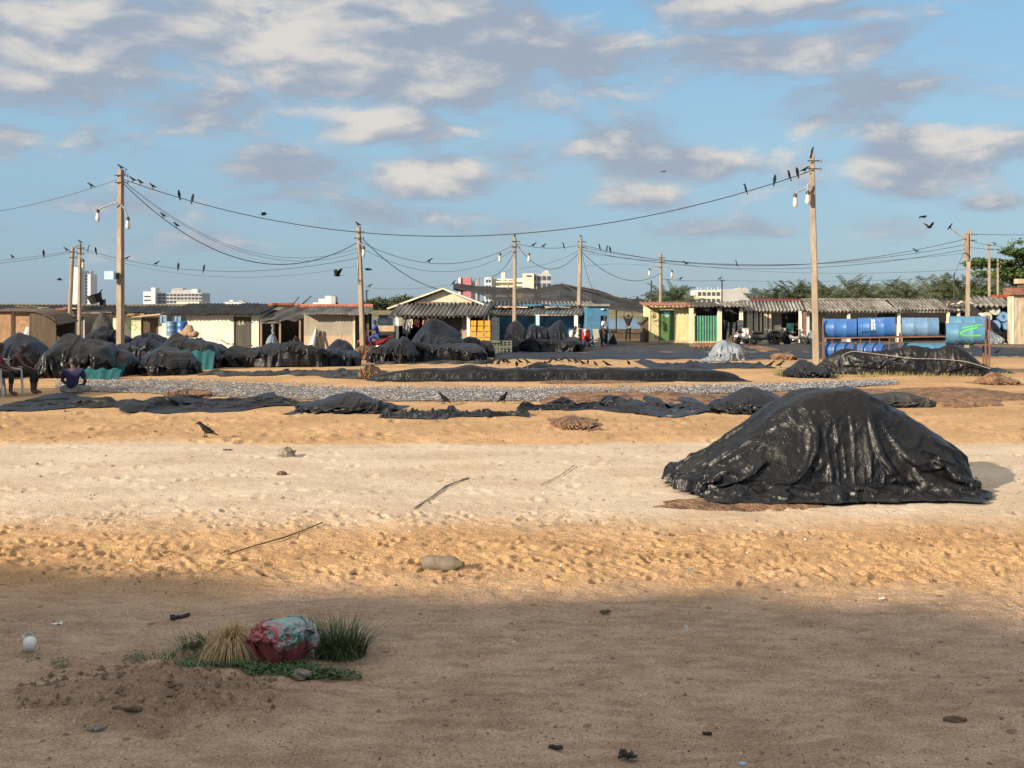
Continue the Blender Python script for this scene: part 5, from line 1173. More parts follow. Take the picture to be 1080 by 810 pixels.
for k in range(8): mb = h.mb(); d = h.d - .3; mb.box(-.25, .25, -.1, .1, 0, .05, Matrix.Translation((X(1000 + k * 3.2, d), d, Z(322 + r.uniform(-2, 2), d) + .08)) @ Matrix.Rotation(r.uniform(-1, 1), 4, 'Z') @ Matrix.Rotation(r.uniform(-.4, .4), 4, 'Y')); h.part(mb, 'roof_weight', ['roof_rust', 'whitesack', 'roof_pale'][k % 3])
h = Hut('drum_store', 'open store with stacked round drums under a steep black and white roof at the right', 'hut', 1035, 1068, 359, 4)
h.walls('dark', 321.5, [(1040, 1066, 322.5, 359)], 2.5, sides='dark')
h.roof(1025, 1066, 323.5, 313, .9, 2.0, 'roof_grey', .36, .08, .55, 19); h.slab(1048, 1066, 311, 314, 2.1, 2.5, 'red_ridge', mk('red_sheet', (.42, .06, .03, 1), (.3, .05, .03, 1), .6, 3))
h.slab(1035, 1040, 323, 359, -.06, -.003, 'corner_post', 'greyplaster'); h.slab(1039.5, 1045, 323.5, 334, -.2, -.1, 'cream_board', 'cream'); h.slab(1044, 1066, 322.6, 323.6, -.3, -.2, 'crossbeam', 'offwhite')
h = Hut('beige_house', 'stained beige wall of a house with a rusty roof cut by the right edge', 'house', 1068, 1130, 363, .7)
h.walls('beigewall', 311, [], 2.8)
h.slab(1067, 1132, 303.5, 311, -.25, .9, 'rusty_roof', 'roof_rust'); h.slab(1074, 1132, 294, 299, .2, .8, 'upper_roof', 'plinth'); h.slab(1076, 1132, 299.2, 303.4, .3, .7, 'upper_wall', 'brownwood')
h.slab(1067.6, 1069.5, 311.2, 363, -.03, -.004, 'pale_corner', 'offwhite')

# ================================================================== the town beyond
def block(name, label, x0, x1, pytop, d, depth, mat, rows=0, cols=0, px0=None, wmat='citywin', parts=()):
    xa, xb = X(x0, d), X(x1, d); root = thing(name, label, 'building', ((xa + xb) / 2, d, 0)); o = root.location.copy(); zt = Z(pytop, d)
    mb = MB(o); mb.box(xa, xb, d, d + depth, -1, zt); mb.build('wall', M[mat], root)
    if rows:
        zb = CH - 2; cw = (xb - xa) / cols; rh = (zt - Z(327, d)) / rows; first = None
        for a in range(rows):
            for k in range(cols):
                cx, cz = xa + cw * (k + .5), zt - rh * (a + .55)
                if first is None:
                    mb = MB((cx, d, cz)); mb.box(cx - cw * .3, cx + cw * .3, d - .25, d - .02, cz - rh * .26, cz + rh * .26); first = mb.build('window', M[wmat], root); w = first
                else: w = first.copy(); COL.objects.link(w)
                w.location = (cx - o.x, 0, cz - o.z)
    for (pa, pb, ya, yb, dy0, dy1, nm, mt) in parts:
        mb = MB(o); mb.box(X(pa, d), X(pb, d), d + dy0, d + dy1, Z(yb, d), Z(ya, d)); mb.build(nm, M[mt], root)
    return root
t = block('tower_block', 'tall white tower block far off behind the two thin left poles', 77, 95.5, 289, 620, 10, 'city', 11, 1, parts=[(77.3, 85.5, 282, 330, -2.5, 5, 'lit_wing', 'city'), (88, 95, 285.5, 289, 1, 6, 'roof_house', 'city'), (77, 79, 280.5, 283, 0, 3, 'roof_mast', 'citygrey')])
for ch in t.children:
    if ch.name.startswith('window'): ch.scale = (.13, 1, .9); ch.location.x = X(91, 620) - t.location.x
block('hotel', 'wide grey white hotel with rows of windows far off at the left', 163, 213, 309, 520, 14, 'citygrey', 5, 13, parts=[(152.5, 163, 307.5, 330, -2, 10, 'white_wing', 'city'), (161.5, 166, 303.5, 330, -3, 4, 'stair_tower', 'city'), (180, 206, 305.5, 309, 1, 8, 'upper_storey', 'citygrey'), (182, 192, 304, 305.6, .8, 7, 'roof_house', 'citygrey'), (202, 208, 304.8, 309, .5, 6, 'roof_house', 'city'), (153.5, 162, 312, 313, -2.4, -2.05, 'balcony', 'citywin'), (153.5, 162, 316, 317, -2.4, -2.05, 'balcony', 'citywin')])
block('low_building', 'small cream building peeping over the left huts below the hotel', 186, 210, 318, 300, 8, 'citycream')
block('low_building', 'tiny white rooftops peeping over the white hut', 237, 258, 318.5, 420, 8, 'city', parts=[(242, 246, 316.5, 319, 0, 4, 'roof_house', 'city'), (252, 256, 317, 319, 0, 4, 'roof_house', 'citygrey')])
block('stepped_building', 'small stepped white building over the cement hut roof', 330, 354, 319, 420, 8, 'city', 1, 5, parts=[(343, 350, 312, 330, -.6, 5, 'stair_tower', 'city'), (336, 343, 315, 330, -.4, 5, 'middle_block', 'city'), (350, 354, 312.6, 330, -.5, 5, 'shaded_block', 'citygrey')])
block('rose_building', 'rose coloured building top behind the shade net left of the flats', 486, 497, 292.5, 380, 8, 'citypink', parts=[(483.5, 486, 292.8, 330, -.5, 4, 'white_edge', 'city'), (497, 503, 296.5, 330, 1, 6, 'grey_wing', 'citygrey')])
block('apartment_block', 'white apartment block with balconies behind the shade net', 518, 541, 294, 350, 9, 'citycream', 6, 4, parts=[(511, 518.5, 292.5, 330, -2, 5, 'white_stair', 'city'), (518.4, 522, 293.5, 330, -1, 4, 'grey_side', 'citygrey'), (528.5, 532.5, 287, 294, 0, 3, 'water_tower', 'citycream')] + [(523, 541, 296.5 + 5 * k, 298 + 5 * k, -1.2, -.3, 'balcony', 'offwhite') for k in range(4)] + [(512.5 + 3 * k, 514.2 + 3 * k, 295 + 6 * j_, 298 + 6 * j_, -2.2, -2.02, 'window', 'citywin') for k in range(2) for j_ in range(5)])
block('apartment_block', 'cream and grey flat-roofed block behind the third pole', 551, 581, 289, 340, 12, 'citygrey', 5, 6, parts=[(551, 563, 288.5, 330, -1.5, 8, 'cream_wing', 'citycream'), (572, 579, 286.5, 289, 1, 5, 'roof_house', 'citygrey'), (575, 578, 285.4, 286.6, 1.5, 3, 'tank', 'city'), (541, 551, 293.5, 330, 0, 8, 'link_block', 'citycream'), (542, 551, 296.5, 297.6, -1, -.05, 'balcony', 'city'), (542, 551, 301, 302, -1, -.05, 'balcony', 'city'), (555, 560, 290.5, 291.6, -1.8, -1.52, 'window', 'citywin')])
block('unfinished_building', 'unfinished concrete building with columns on its roof behind the shutter bay', 735, 789, 306, 400, 14, 'citycream', 3, 11, parts=[(762, 789, 305, 330, -1, 8, 'grey_wing', 'citygrey'), (778, 788, 304, 305.2, 0, 6, 'roof_slab', 'citygrey')] + [(736 + 3.6 * k, 736.4 + 3.6 * k, 302.5 + (k % 3), 306, 1, 1.4, 'column', 'city') for k in range(8)] + [(780, 780.5, 302.4, 304.2, 1, 1.4, 'column', 'citygrey'), (786, 786.5, 302.4, 304.2, 1, 1.4, 'column', 'citygrey')])

# ================================================================== trees
def palm_crown(seed, nf=19):
    r = random.Random(seed); mb = MB()
    for k in range(nf):
        a = 6.283 * k / nf + r.uniform(-.2, .2); e0 = r.uniform(-.3, 1.35); L = r.uniform(3.0, 4.3); dv = Vector((math.cos(a), math.sin(a), 0)); side = Vector((-dv.y, dv.x, 0)); p_ = Vector((0, 0, 0)); spine = []
        sgs = 9
        for s_ in range(sgs + 1):
            spine.append(p_.copy()); e = e0 - (s_ / sgs) ** 1.6 * (.75 + .6 * r.random()); p_ = p_ + (dv * math.cos(e) + Vector((0, 0, math.sin(e)))) * L / sgs
        mb.tube(spine, [.035] * 5 + [.015] * 5, 3, False)
        for s_ in range(1, sgs):
            for q in (0, .5):
                c_ = spine[s_].lerp(spine[s_ + 1], q); t = (s_ + q) / sgs; ll = .75 * math.sin(math.pi * (.12 + .8 * t)) + .1
                fw = (spine[s_ + 1] - spine[s_]).normalized()
                for sg in (-1, 1):
                    tip = c_ + side * sg * ll * .75 + fw * ll * .45 + Vector((0, 0, -ll * r.uniform(.25, .7))); w_l = fw * .05
                    mb.add([c_ - w_l, c_ + w_l, c_.lerp(tip, .5) + w_l * 1.1, tip, c_.lerp(tip, .5) - w_l * 1.1], [(0, 1, 2, 3, 4)])
    return mb.mesh('palm_crown')
crowns = []
for s_ in range(5):
    me = palm_crown(s_ + 1); me.materials.append(M['palm'] if s_ % 2 else M['palm2']); crowns.append(me)
r = random.Random(12)
mb = MB(); mb.tube([(0, 0, -.5), (.05, 0, .5), (.25, .1, 3), (.3, .1, 6), (.2, 0, 9)], [.26, .19, .15, .13, .12], 8); trk = mb.mesh('palm_trunk'); trk.materials.append(M['trunk'])
pl = [(700, 309), (712, 305.5), (722, 312), (806, 311), (819, 307), (833, 304), (847, 302), (856, 306), (868, 303), (880, 305), (894, 297.5), (908, 302), (922, 305), (934, 303.5), (947, 302), (958, 305), (969, 302), (981, 300), (992, 299), (999, 296), (1008, 300), (1016, 301), (1024, 298), (1033, 303), (1040, 299), (1060, 296), (1075, 300), (1095, 297), (812, 314), (862, 309), (940, 309), (988, 307), (1012, 308), (888, 309), (798, 313), (826, 311), (842, 309), (853, 310), (875, 308), (901, 307), (915, 309), (928, 309), (953, 309), (963, 308), (975, 306), (996, 305), (1003, 304), (1020, 305), (1029, 304), (1037, 306), (1046, 303), (870, 312), (920, 311), (984, 310)]
for k, (px, pyt) in enumerate(sorted(pl)):
    d = r.uniform(150, 190); hh = Z(pyt, d) - 1.4
    t = thing('coconut_palm', 'coconut palm with a ragged crown in the distant palm belt behind the right-hand huts' if px > 780 else 'coconut palm over the yellow hut roof, one of the few left of the unfinished building', 'palm tree', (X(px, d), d, 0), 'coconut palms beyond the huts', r.uniform(0, 6.28))
    o = bpy.data.objects.new('trunk', trk); COL.objects.link(o); o.parent = t; o.scale = (1, 1, hh / 9)
    o = bpy.data.objects.new('crown', crowns[k % 5]); COL.objects.link(o); o.parent = t; o.location = (.2, 0, hh); s_ = r.uniform(.8, 1.08); o.scale = (s_, s_, s_)
def leafcloud(mb, c_, rx, ry, rz, n_, ls, r):
    for k in range(n_):
        v = Vector((r.gauss(0, 1), r.gauss(0, 1), r.gauss(0, 1))).normalized() * r.uniform(.45, 1.05)
        p_ = Vector(c_) + Vector((v.x * rx, v.y * ry, v.z * rz)); u = Vector((r.gauss(0, 1), r.gauss(0, 1), r.gauss(0, .6))).normalized(); w_ = u.cross(Vector((r.gauss(0, .5), r.gauss(0, .5), 1))).normalized()
        L = ls * r.uniform(.6, 1.2); mb.add([p_ - u * L * .5, p_ + w_ * L * .32, p_ + u * L * .5, p_ - w_ * L * .32], [(0, 1, 2, 3)])
# big broad-leaved tree at right
d = 92; tx = X(1078, d); t = thing('almond_tree', 'big dark broad-leaved tree with tiered branches at the right edge', 'tree', (tx, d, 0))
mb = MB(t.location); mb.tube([(tx, d, -.1), (tx - .1, d, 2), (tx + .1, d, 4), (tx, d, 6.6)], [.35, .28, .22, .1], 10)
r = random.Random(31); tips = []
for k in range(38):
    a = r.uniform(0, 6.28); z0_ = r.uniform(2.0, 6.4); L = 5.0 * (1 - ((z0_ - 3) / 5.2) ** 2 * .6) * r.uniform(.65, 1.05); e = Vector((tx + math.cos(a) * L, d + math.sin(a) * L, z0_ + r.uniform(.0, .7)))
    mb.tube([(tx, d, z0_ - .5), Vector((tx, d, z0_)).lerp(e, .5) + Vector((0, 0, .2)), e], [.09, .06, .025], 5); tips.append(e)
mb.build('trunk', M['trunk'], t)
mb = MB(t.location)
for e in tips:
    for q in (1, .78, .55, .34):
        c_ = Vector((tx, d, e.z - .2)).lerp(e, q); leafcloud(mb, c_ + Vector((0, 0, .18)), .85, .85, .30, 95, .34, r)
leafcloud(mb, (tx, d, 7.1), 1.5, 1.5, .7, 240, .3, r)
mb.build('crown', M['leaf'], t)
# bushy trees near the gap
def bushy(px, pyt, d, w, label, seed, name='bushy_tree', n_=26, pyb=322):
    r = random.Random(seed); x = X(px, d); zt = Z(pyt, d); t = thing(name, label, 'tree', (x, d, 0), 'trees on the far shore')
    mb = MB(t.location); mb.tube([(x, d, -.2), (x + .2, d, zt * .5), (x, d, zt * .9)], [.3, .2, .06], 7)
    for k in range(5): a = r.uniform(0, 6.28); mb.tube([(x, d, zt * .4), (x + math.cos(a) * w * .35, d + math.sin(a) * w * .35, zt * .7)], [.12, .04], 5)
    mb.build('trunk', M['trunk'], t); mb = MB(t.location)
    for k in range(n_):
        q = r.random(); a = r.uniform(0, 6.28); rr = w * .42 * math.sqrt(1 - q * .85) * r.uniform(.3, 1); leafcloud(mb, (x + math.cos(a) * rr, d + math.sin(a) * rr, zt * (.35 + .6 * q)), w * .16, w * .16, w * .13, 60, w * .07, r)
    mb.build('crown', M['bush'], t)
for k, (px, pyt, w) in enumerate([(393, 317, 5), (400, 316, 6), (410, 319, 5), (418, 316, 6), (426, 313.5, 6), (434, 315, 6), (690, 308, 5), (705, 306, 5), (716, 302.5, 5), (728, 313, 5), (668, 317, 8), (655, 320, 6), (640, 322, 6)]):
    bushy(px, pyt, 238 + (k * 13 % 9), w * 1.25, 'hazy tree seen between the cement hut and the gable hut' if px < 500 else ('dark tree beside the far end of the shade net' if px > 675 else 'scrubby tree on the far shore through the gap'), k + 50)
# ================================================================== covered piles before the huts
def teal_skirt(px0, px1, py0, py1, d, parent, off=.12):
    o = parent.location; n1 = 24; P = np.zeros((n1, 5, 3))
    for a in range(n1):
        px = px0 + (px1 - px0) * a / (n1 - 1)
        for k in range(5):
            py = py1 + (py0 + 2 * math.sin(a * .9) * .6 - py1) * k / 4; yy = d - off + .035 * math.sin(a * 1.3 + math.sin(a * .7)) * (1 - k / 5) + .07 * k; P[a, k] = (X(px, d) - o.x, yy - o.y, Z(py, d) - o.z)
    m = MB(); m.grid(P); m.grid((P + np.array([0, .03, 0]))[::-1]); return m.build('turquoise_skirt', M['teal_sheet'], parent, True)
G = None
pile('dome', -30, 34, 356, 394, 'black covered pile at the left edge behind the seated people', depth=3)
t = pile('box', 28, 112, 359, 399, 'long boxy pile under a dark tarp right behind the seated people', depth=3.2); teal_skirt(84, 128, 389, 399, D(399), t, .25)
t = pile('dome', 104, 134, 370, 397, 'small dark covered pile with turquoise at its foot left of the tall left pole', depth=2); teal_skirt(112, 131, 385, 397, D(397), t, .15)
pile('dome', 78, 109, 343, 374, 'tall rounded dark covered pile behind the turquoise-footed one', d=D(379), depth=2.4)
pile('box', 104, 130, 350, 372, 'dark covered pile right behind the tall left pole', d=D(378), depth=2)
pile('box', 128, 168, 351, 372, 'dark covered pile before the hut wall lettered in green', d=D(377), depth=2, flip=True)
pile('peak', 131, 200, 367, 397, 'low rumpled black covered pile right of the tall left pole', depth=2.6)
t = pile('box', 156, 226, 353, 390, 'pile with sloping dark cover over a broad turquoise front', depth=2.8); teal_skirt(184, 226, 370, 390, D(390), t, .18)
pile('long', 222, 345, 362, 388, 'long low row of goods under a dark blue-black tarp before the white hut', depth=2.2)
pile('long', 322, 376, 365, 387, 'low dark covered pile before the cement hut', depth=2, flip=True)
pile('dome', 338, 371, 359, 378, 'rounded grey-black covered pile before the cement hut wall', d=D(380), depth=2)
pile('dome', 366, 400, 361, 380, 'brown-draped covered pile just behind the leaning pole', 'tarp_brown', d=D(380), depth=2)
pile('dome', 383, 418, 360, 383, 'dark covered pile right of the leaning pole', depth=2, flip=True)
pile('peak', 410, 440, 353, 384, 'dark pile with a pale crumpled top left of the great peaked pile', depth=2.4)
pile('peak', 424, 492, 339, 380, 'great peaked pile under a black tarp before the gable hut', depth=3.4)
pile('dome', 478, 510, 352, 377, 'low black covered pile left of the crate stack', depth=2, flip=True)
pile('box', 488, 522, 359, 376, 'sloping black tarp before the crate stack', d=D(377), depth=1.6)
pile('dome', 530, 562, 341, 371, 'rounded grey covered pile behind the third pole', d=D(371), depth=2.4)
pile('dome', 529, 548, 352, 373, 'small dark covered pile at the foot of the third pole', depth=1.6)
pile('box', 552, 582, 344, 371, 'black covered pile between two rounded grey piles', depth=2.4)
pile('peak', 572, 604, 339, 371, 'rounded grey covered pile left of the fourth pole', 'tarp_far', depth=2.4, flip=True)
pile('dome', 598, 616, 354, 370, 'low dark covered pile at the foot of the fourth pole', depth=1.6)
pile('peak', 752, 792, 357, 381, 'heap covered in pale blue-grey net in front of the scooters', 'net_blue', depth=2.0)
pile('crumple', 738, 770, 376, 382, 'pale blue-grey net spilled left of the net-covered heap', 'net_blue', depth=.8)
pile('crumple', 832, 890, 379, 400, 'crumpled black tarp at the foot of the tall right pole', 'tarp', d=D(400), depth=2.2)
pile('dome', 1036, 1062, 340, 351, 'black covered pile under the stacked drum ends', d=D(362), depth=1.6)
pile('crumple', 1036, 1066, 348, 359, 'white sacking bundle below the stacked drum ends', 'net_white' if 'net_white' in M else 'net_blue', d=D(363), depth=1.2)
pile('dome', 1064, 1090, 349, 362, 'dark mound against the beige wall at the right edge', 'tarp_brown', d=D(361.5), depth=1.2)
pile('flat2', 20, 62, 402, 416, 'crumpled pale-lit tarp corner at the far left front', 'tarp_grey', d=D(420), depth=.8) if False else None
pile('dome', 62, 84, 346, 362, 'blue tarp bundle beside the plywood shack', 'tarp_bluebundle' if 'tarp_bluebundle' in M else 'tarp_far', d=D(371), depth=1.4)
pile('dome', 92, 120, 334, 350, 'grey rumpled bundle under the eave of the long hut', 'tarp_grey', d=D(366), depth=.9)

pile('long', 98, 236, 358, 383, 'long low dark row of covered goods behind the tall left pole', d=D(386), depth=1.8)
pile('long', 392, 514, 359, 380, 'long low dark row of covered goods around the foot of the great peaked pile', d=D(382), depth=2)
pile('long', 528, 618, 354, 370, 'low dark row of covered goods linking the piles between the two slim poles', d=D(371.5), depth=1.6, flip=True)
pile('box', 0, 60, 364, 385, 'low dark covered pile before the plywood shack', d=D(388), depth=2)
for k, (a_, b_, ya, yb, mt, lab) in enumerate([(768, 780, 352, 362, 'tarp_brown', 'small brown bundle before the dark bay'), (812, 824, 352.5, 362, 'tarp_dusty', 'small dark bundle in the open part of the striped hut'), (850, 862, 350, 362, 'net_blue', 'pale bundle at the brown post right of the striped hut'), (846, 856, 354, 363, 'tarp_blue', 'dark bundle behind the tall right pole'), (642, 652, 352, 361, 'tarp_blue', 'dark bundle beside the blue block'), (572, 582, 341, 352, 'net_blue', 'grey bundle in the porch of the blue hut'), (305, 318, 352, 364, 'tarp_dusty', 'dark bundle in the open lean-to'), (278, 292, 355, 366, 'net_blue', 'pale sheet bundle at the foot of the lean-to'), (66, 78, 352, 362, 'tarp_grey', 'grey bundle right of the plywood shack')]):
    pile('dome' if k % 2 else 'crumple', a_, b_, ya, yb + 2, lab, mt, d=D(364) - .3 if a_ > 500 else D(369), depth=.9, name='bundle', cat='bundle', flip=bool(k % 3))
# goods on piles
def drum(name, label, c_, axis, L, R, mat, lidmat=None, group=None, rz=0, tilt=0):
    t = thing(name, label, 'drum', c_, group)
    prof = [(0, -L / 2 + .03), (R * .93, -L / 2 + .03), (R * .95, -L / 2), (R, -L / 2 + .01), (R, -L * .22), (R * 1.025, -L * .2), (R * 1.025, -L * .17), (R, -L * .15), (R, L * .15), (R * 1.025, L * .17), (R * 1.025, L * .2), (R, L * .22), (R, L / 2 - .01), (R * .95, L / 2), (R * .93, L / 2 - .03), (0, L / 2 - .03)]
    mb = MB(); mb.lathe(prof, (0, 0, 0), axis, 28); o = mb.build('drum_body', M[mat], t, True)
    e = o.modifiers.new('edges', 'EDGE_SPLIT'); e.split_angle = .6
    if lidmat:
        ax = Vector({'x': (1, 0, 0), 'y': (0, 1, 0), 'z': (0, 0, 1)}[axis] if isinstance(axis, str) else axis).normalized()
        s_ = -1 if axis == 'y' else 1
        mb = MB(); mb.lathe([(0, 0), (R * .92, 0), (R * .92, .012), (0, .014)], ax * (L / 2 - .027) * s_ - (ax * .0 if s_ > 0 else ax * .014), axis, 24); mb.build('drum_lid', M[lidmat], t)
    return t
d = D(386); 
for k, px in enumerate((173.5, 184.5)):
    drum('blue_drum', ['dull blue drum standing left of the other upright one on the turquoise-fronted pile', 'bright blue drum standing beside the sack heap on the turquoise-fronted pile'][k], (X(px, d), d + .9, Z(347, d)), 'z', Z(339.5, d) - Z(355, d), .20, ['blue_pale', 'blue'][k], 'lid_blue', 'upright drums on the pile')
for k, (px, py, rr) in enumerate(((195, 352, .24), (203, 352.5, .22), (199, 349, .2), (199.5, 346.2, .14))):
    x = X(px, d + .6); z = Z(py, d + .6); mb = MB((x, d + .6, z - .1)); mb.grid(blobgrid(rr, rr * .8, .13, 30 + k, .25, 16, 10) + np.array([x, d + .6, z])); solo(mb, 'sack', M['sack'], (x, d + .6, z - .1), ['tan sack at the lower left of the sack heap', 'tan sack at the lower right of the sack heap', 'tan sack second from the top of the sack heap', 'small tan sack topping the sack heap'][k], 'sack', 'sack heap', True)
for k, (px, w_) in enumerate(((175, 11), (190, 10))):
    d2 = D(372); x = X(px, d2); w2 = X(px + w_ / 2, d2) - x; zt, zb_ = Z(333 + k, d2), Z(341, d2)
    t = thing('glass_tank', ['grey-green glass tank behind the dull blue drum', 'grey-green glass tank with a black lid behind the sack heap'][k], 'tank', (x, d2, zb_)); mb = MB((x, d2, zb_)); mb.box(x - w2, x + w2, d2, d2 + .4, zb_, zt); mb.build('tank_body', M['glassgreen'], t)
    mb = MB((x, d2, zb_))
    for q in (-1, -.1, .9): mb.box(x + w2 * q - .02, x + w2 * q + .06, d2 - .03, d2 - .003, zb_, zt + .02)
    mb.build('tank_frame', M['lid_blue'], t)
    mb = MB((x, d2, zb_)); mb.box(x + w2 * .45, x + w2 * 1.1, d2 - .1, d2 - .04, zb_, zt + .06); mb.build('black_lid', M['blackcloth'], t)
d = D(397); x, z = X(85.5, d + 1.6), Z(361, d + 1.6); mb = MB((x, d + 1.6, z)); mb.lathe([(0, 0), (.17, 0), (.23, .13), (.25, .14), (.22, .12), (.16, .02), (0, .02)], (x, d + 1.6, z), 'z', 14)
solo(mb, 'pink_basin', M['pink'], (x, d + 1.6, z), 'bright magenta plastic basin on top of the long boxy pile', 'basin', None, True)
# black tub tilted on the roof
d = D(364) + 2; x, z = X(102, d), Z(322, d); mb = MB((x, d, z)); mb.lathe([(0, 0), (.34, 0), (.42, .5), (.45, .52), (.40, .48), (.32, .04), (0, .04)], (x, d, z + .14), Vector((-.3, -.1, 1)), 16); mb.box(x + .2, x + .5, d - .1, d + .1, z, z + .35)
solo(mb, 'black_tub', M['blackcloth'], (x, d, z), 'black tub lying tilted on the long hut roof left of the tall pole', 'tub')

# crates
def crate_mesh(mat, w, dp, hh):
    mb = MB(); t = .03
    for z0_, z1_ in ((0, .07), (hh * .44, hh * .56), (hh - .06, hh - .004)):
        mb.box(-w / 2, w / 2, -dp / 2, -dp / 2 + t, z0_, z1_); mb.box(-w / 2, w / 2, dp / 2 - t, dp / 2, z0_, z1_); mb.box(-w / 2, -w / 2 + t, -dp / 2 + t, dp / 2 - t, z0_, z1_); mb.box(w / 2 - t, w / 2, -dp / 2 + t, dp / 2 - t, z0_, z1_)
    for k in range(4):
        xx = -w / 2 + .012 + k * (w - .084) / 3; mb.box(xx, xx + .06, -dp / 2 + .004, -dp / 2 + t - .004, .01, hh - .01); mb.box(xx, xx + .03, dp / 2 - t + .004, dp / 2 - .004, .01, hh - .01)
    for sx in (-1, 1):
        for k in range(5): yy = -dp / 2 + .035 + k * (dp - .1) / 4; mb.box(sx * (w / 2 - .006) - .009, sx * (w / 2 - .006) + .009 - .004, yy, yy + .03, .01, hh - .01)
    mb.box(-w / 2 + .04, w / 2 - .04, -dp / 2 + .04, dp / 2 - .04, .01, .025)
    me = mb.mesh('crate'); me.materials.append(M[mat]); return me
d = D(373); yw_ = (X(518, d) - X(495.5, d)) / 3; yc = crate_mesh('yellowcrate', yw_ - .07, .45, .235); gc = crate_mesh('greycrate', (X(527, d) - X(518, d)) - .03, .45, .30); oc = crate_mesh('olivecrate', .62, .5, .3)
def inst(me, name, loc, label, cat, group, rz=0):
    o = bpy.data.objects.new(name, me); COL.objects.link(o); o.location = loc; o.rotation_euler = (0, 0, rz); return tag(o, label, cat, group)
zb_ = Z(361.5, d)
for a in range(3):
    for k in range(4): inst(yc, 'yellow_crate', (X(495.5, d) + yw_ * (a + .5), d + .3, zb_ + .262 * k), 'yellow slatted plastic crate in the stack before the gable hut', 'crate', 'yellow crates', random.uniform(-.04, .04))
for k in range(4): inst(gc, 'grey_crate', (X(522.5, d), d + .32, Z(373, d) + .302 * k + .45), 'dark grey plastic crate in the column right of the yellow crates', 'crate', 'dark crates', random.uniform(-.05, .05))
for a in range(3):
    for k in range(2): inst(oc, 'slatted_crate', (X(503, d) + .66 * a, d + .3, .302 * k), 'grey-green slatted crate under the crate stack', 'crate', 'grey-green crates', random.uniform(-.04, .04))
mb = MB((X(507, d), d, zb_)); mb.box(X(495, d), X(527.5, d), d - .02, d + .6, .61, zb_ - .003); solo(mb, 'pallet_board', M['olivecrate'], (X(507, d), d, zb_), 'grey board between the yellow crates and the slatted crates below', 'board')

# barrel with a cloth at the yellow hut
d = D(361) - .6; x = X(723, d); t = thing('blue_barrel', 'pale blue barrel heaped with dark cloth against the yellow hut', 'barrel', (x, d, 0))
mb = MB((x, d, 0)); R = (X(727, d) - x); mb.lathe([(0, 0), (R, 0), (R, .3), (R * 1.03, .33), (R, .36), (R, .72), (R * 1.04, .75), (R, .78), (0, .78)], (x, d, 0), 'z', 20); mb.build('barrel_body', M['lid_blue'], t, True)
mb = MB((x, d, 0)); mb.grid(blobgrid(R * 1.35, R * 1.3, .34, 8, .35, 20, 14) + np.array([x, d, 1.02])); mb.build('cloth_heap', M['tarp_grey'], t, True)

# ================================================================== rack with drums
d = D(394); rk = thing('drum_rack', 'rusty steel rack holding blue drums with a black tarp laced over its front', 'rack', (X(955, d), d, 0)); o_ = rk.location
def bar(name, pts, w, mat='rustmetal'):
    mb = MB(o_)
    for a, b_ in zip(pts[:-1], pts[1:]): mb.bar(a, b_, w)
    return mb.build(name, M[mat], rk)
zr = Z(357.5, d); zl = Z(373, d); zr2 = Z(354.5, d)
for y_ in (d, d + .75):
    bar('rail', [(X(871, d), y_, zr), (X(995, d), y_, zr2)], .045); bar('rail', [(X(995, d), y_, zr2 - .002), (X(1036, d), y_, Z(354, d))], .045); bar('rail', [(X(871, d), y_, .28), (X(1037, d), y_, .28)], .045)
    for px, pt in ((871, 336), (950, 352), (1033.5, 336), (1037, 333)): bar('upright', [(X(px, d), y_, -.05), (X(px, d), y_, Z(pt if y_ == d else pt - .3, d))], .05)
bar('rail', [(X(1022, d), d - .02, Z(363, d)), (X(1038, d), d - .02, Z(363, d))], .04)
for px in (871.3, 950.3, 1036.7): bar('cross_rail', [(X(px, d), d, zr - .05), (X(px, d), d + .75, zr - .05)], .045)
for k in range(8): px = 880.5 + k * 9.7; bar('spacer', [(X(px, d), d + .004, zr), (X(px - .3, d), d + .004, Z(373, d))], .03)
for k in range(5): px = 1003 + k * 6.2; bar('hook_bar', [(X(px, d), d - .01, Z(354, d)), (X(px + 1.5, d), d - .03, Z(358, d)), (X(px + 4, d), d - .01, Z(362, d))], .03, 'darkmetal')
yc_ = d + .36
def hdrum(px0, px1, pyt, pyb, mat, label, dy=0, tilt=0):
    L = X(px1, d) - X(px0, d); R = (Z(pyt, d) - Z(pyb, d)) / 2; t = drum('blue_drum', label, (X((px0 + px1) / 2, d), yc_ + dy, Z((pyt + pyb) / 2, d)), 'x', L, R, mat, None, 'drums on the rack'); t.rotation_euler = (0, tilt, 0); return t, L, R
hdrum(871.5, 906, 336.5, 357.5, 'blue', 'blue drum lying at the left end of the rack')
t2, L2, R2 = hdrum(907, 945.5, 335, 356.8, 'blue', 'bright blue drum lettered in white, second along the rack', 0, -.03)
hdrum(951.5, 988.5, 335, 356, 'blue_pale', 'sun-faded blue drum lying third along the rack')
hdrum(1000, 1036, 333.5, 350, 'teal_drum', 'teal blue drum with a green paint stroke at the back of the rack right end', .35)
t4, L4, R4 = hdrum(995, 1033, 340.5, 363.5, 'teal_drum', 'teal blue drum with a bright green zigzag at the right end of the rack', -.1)
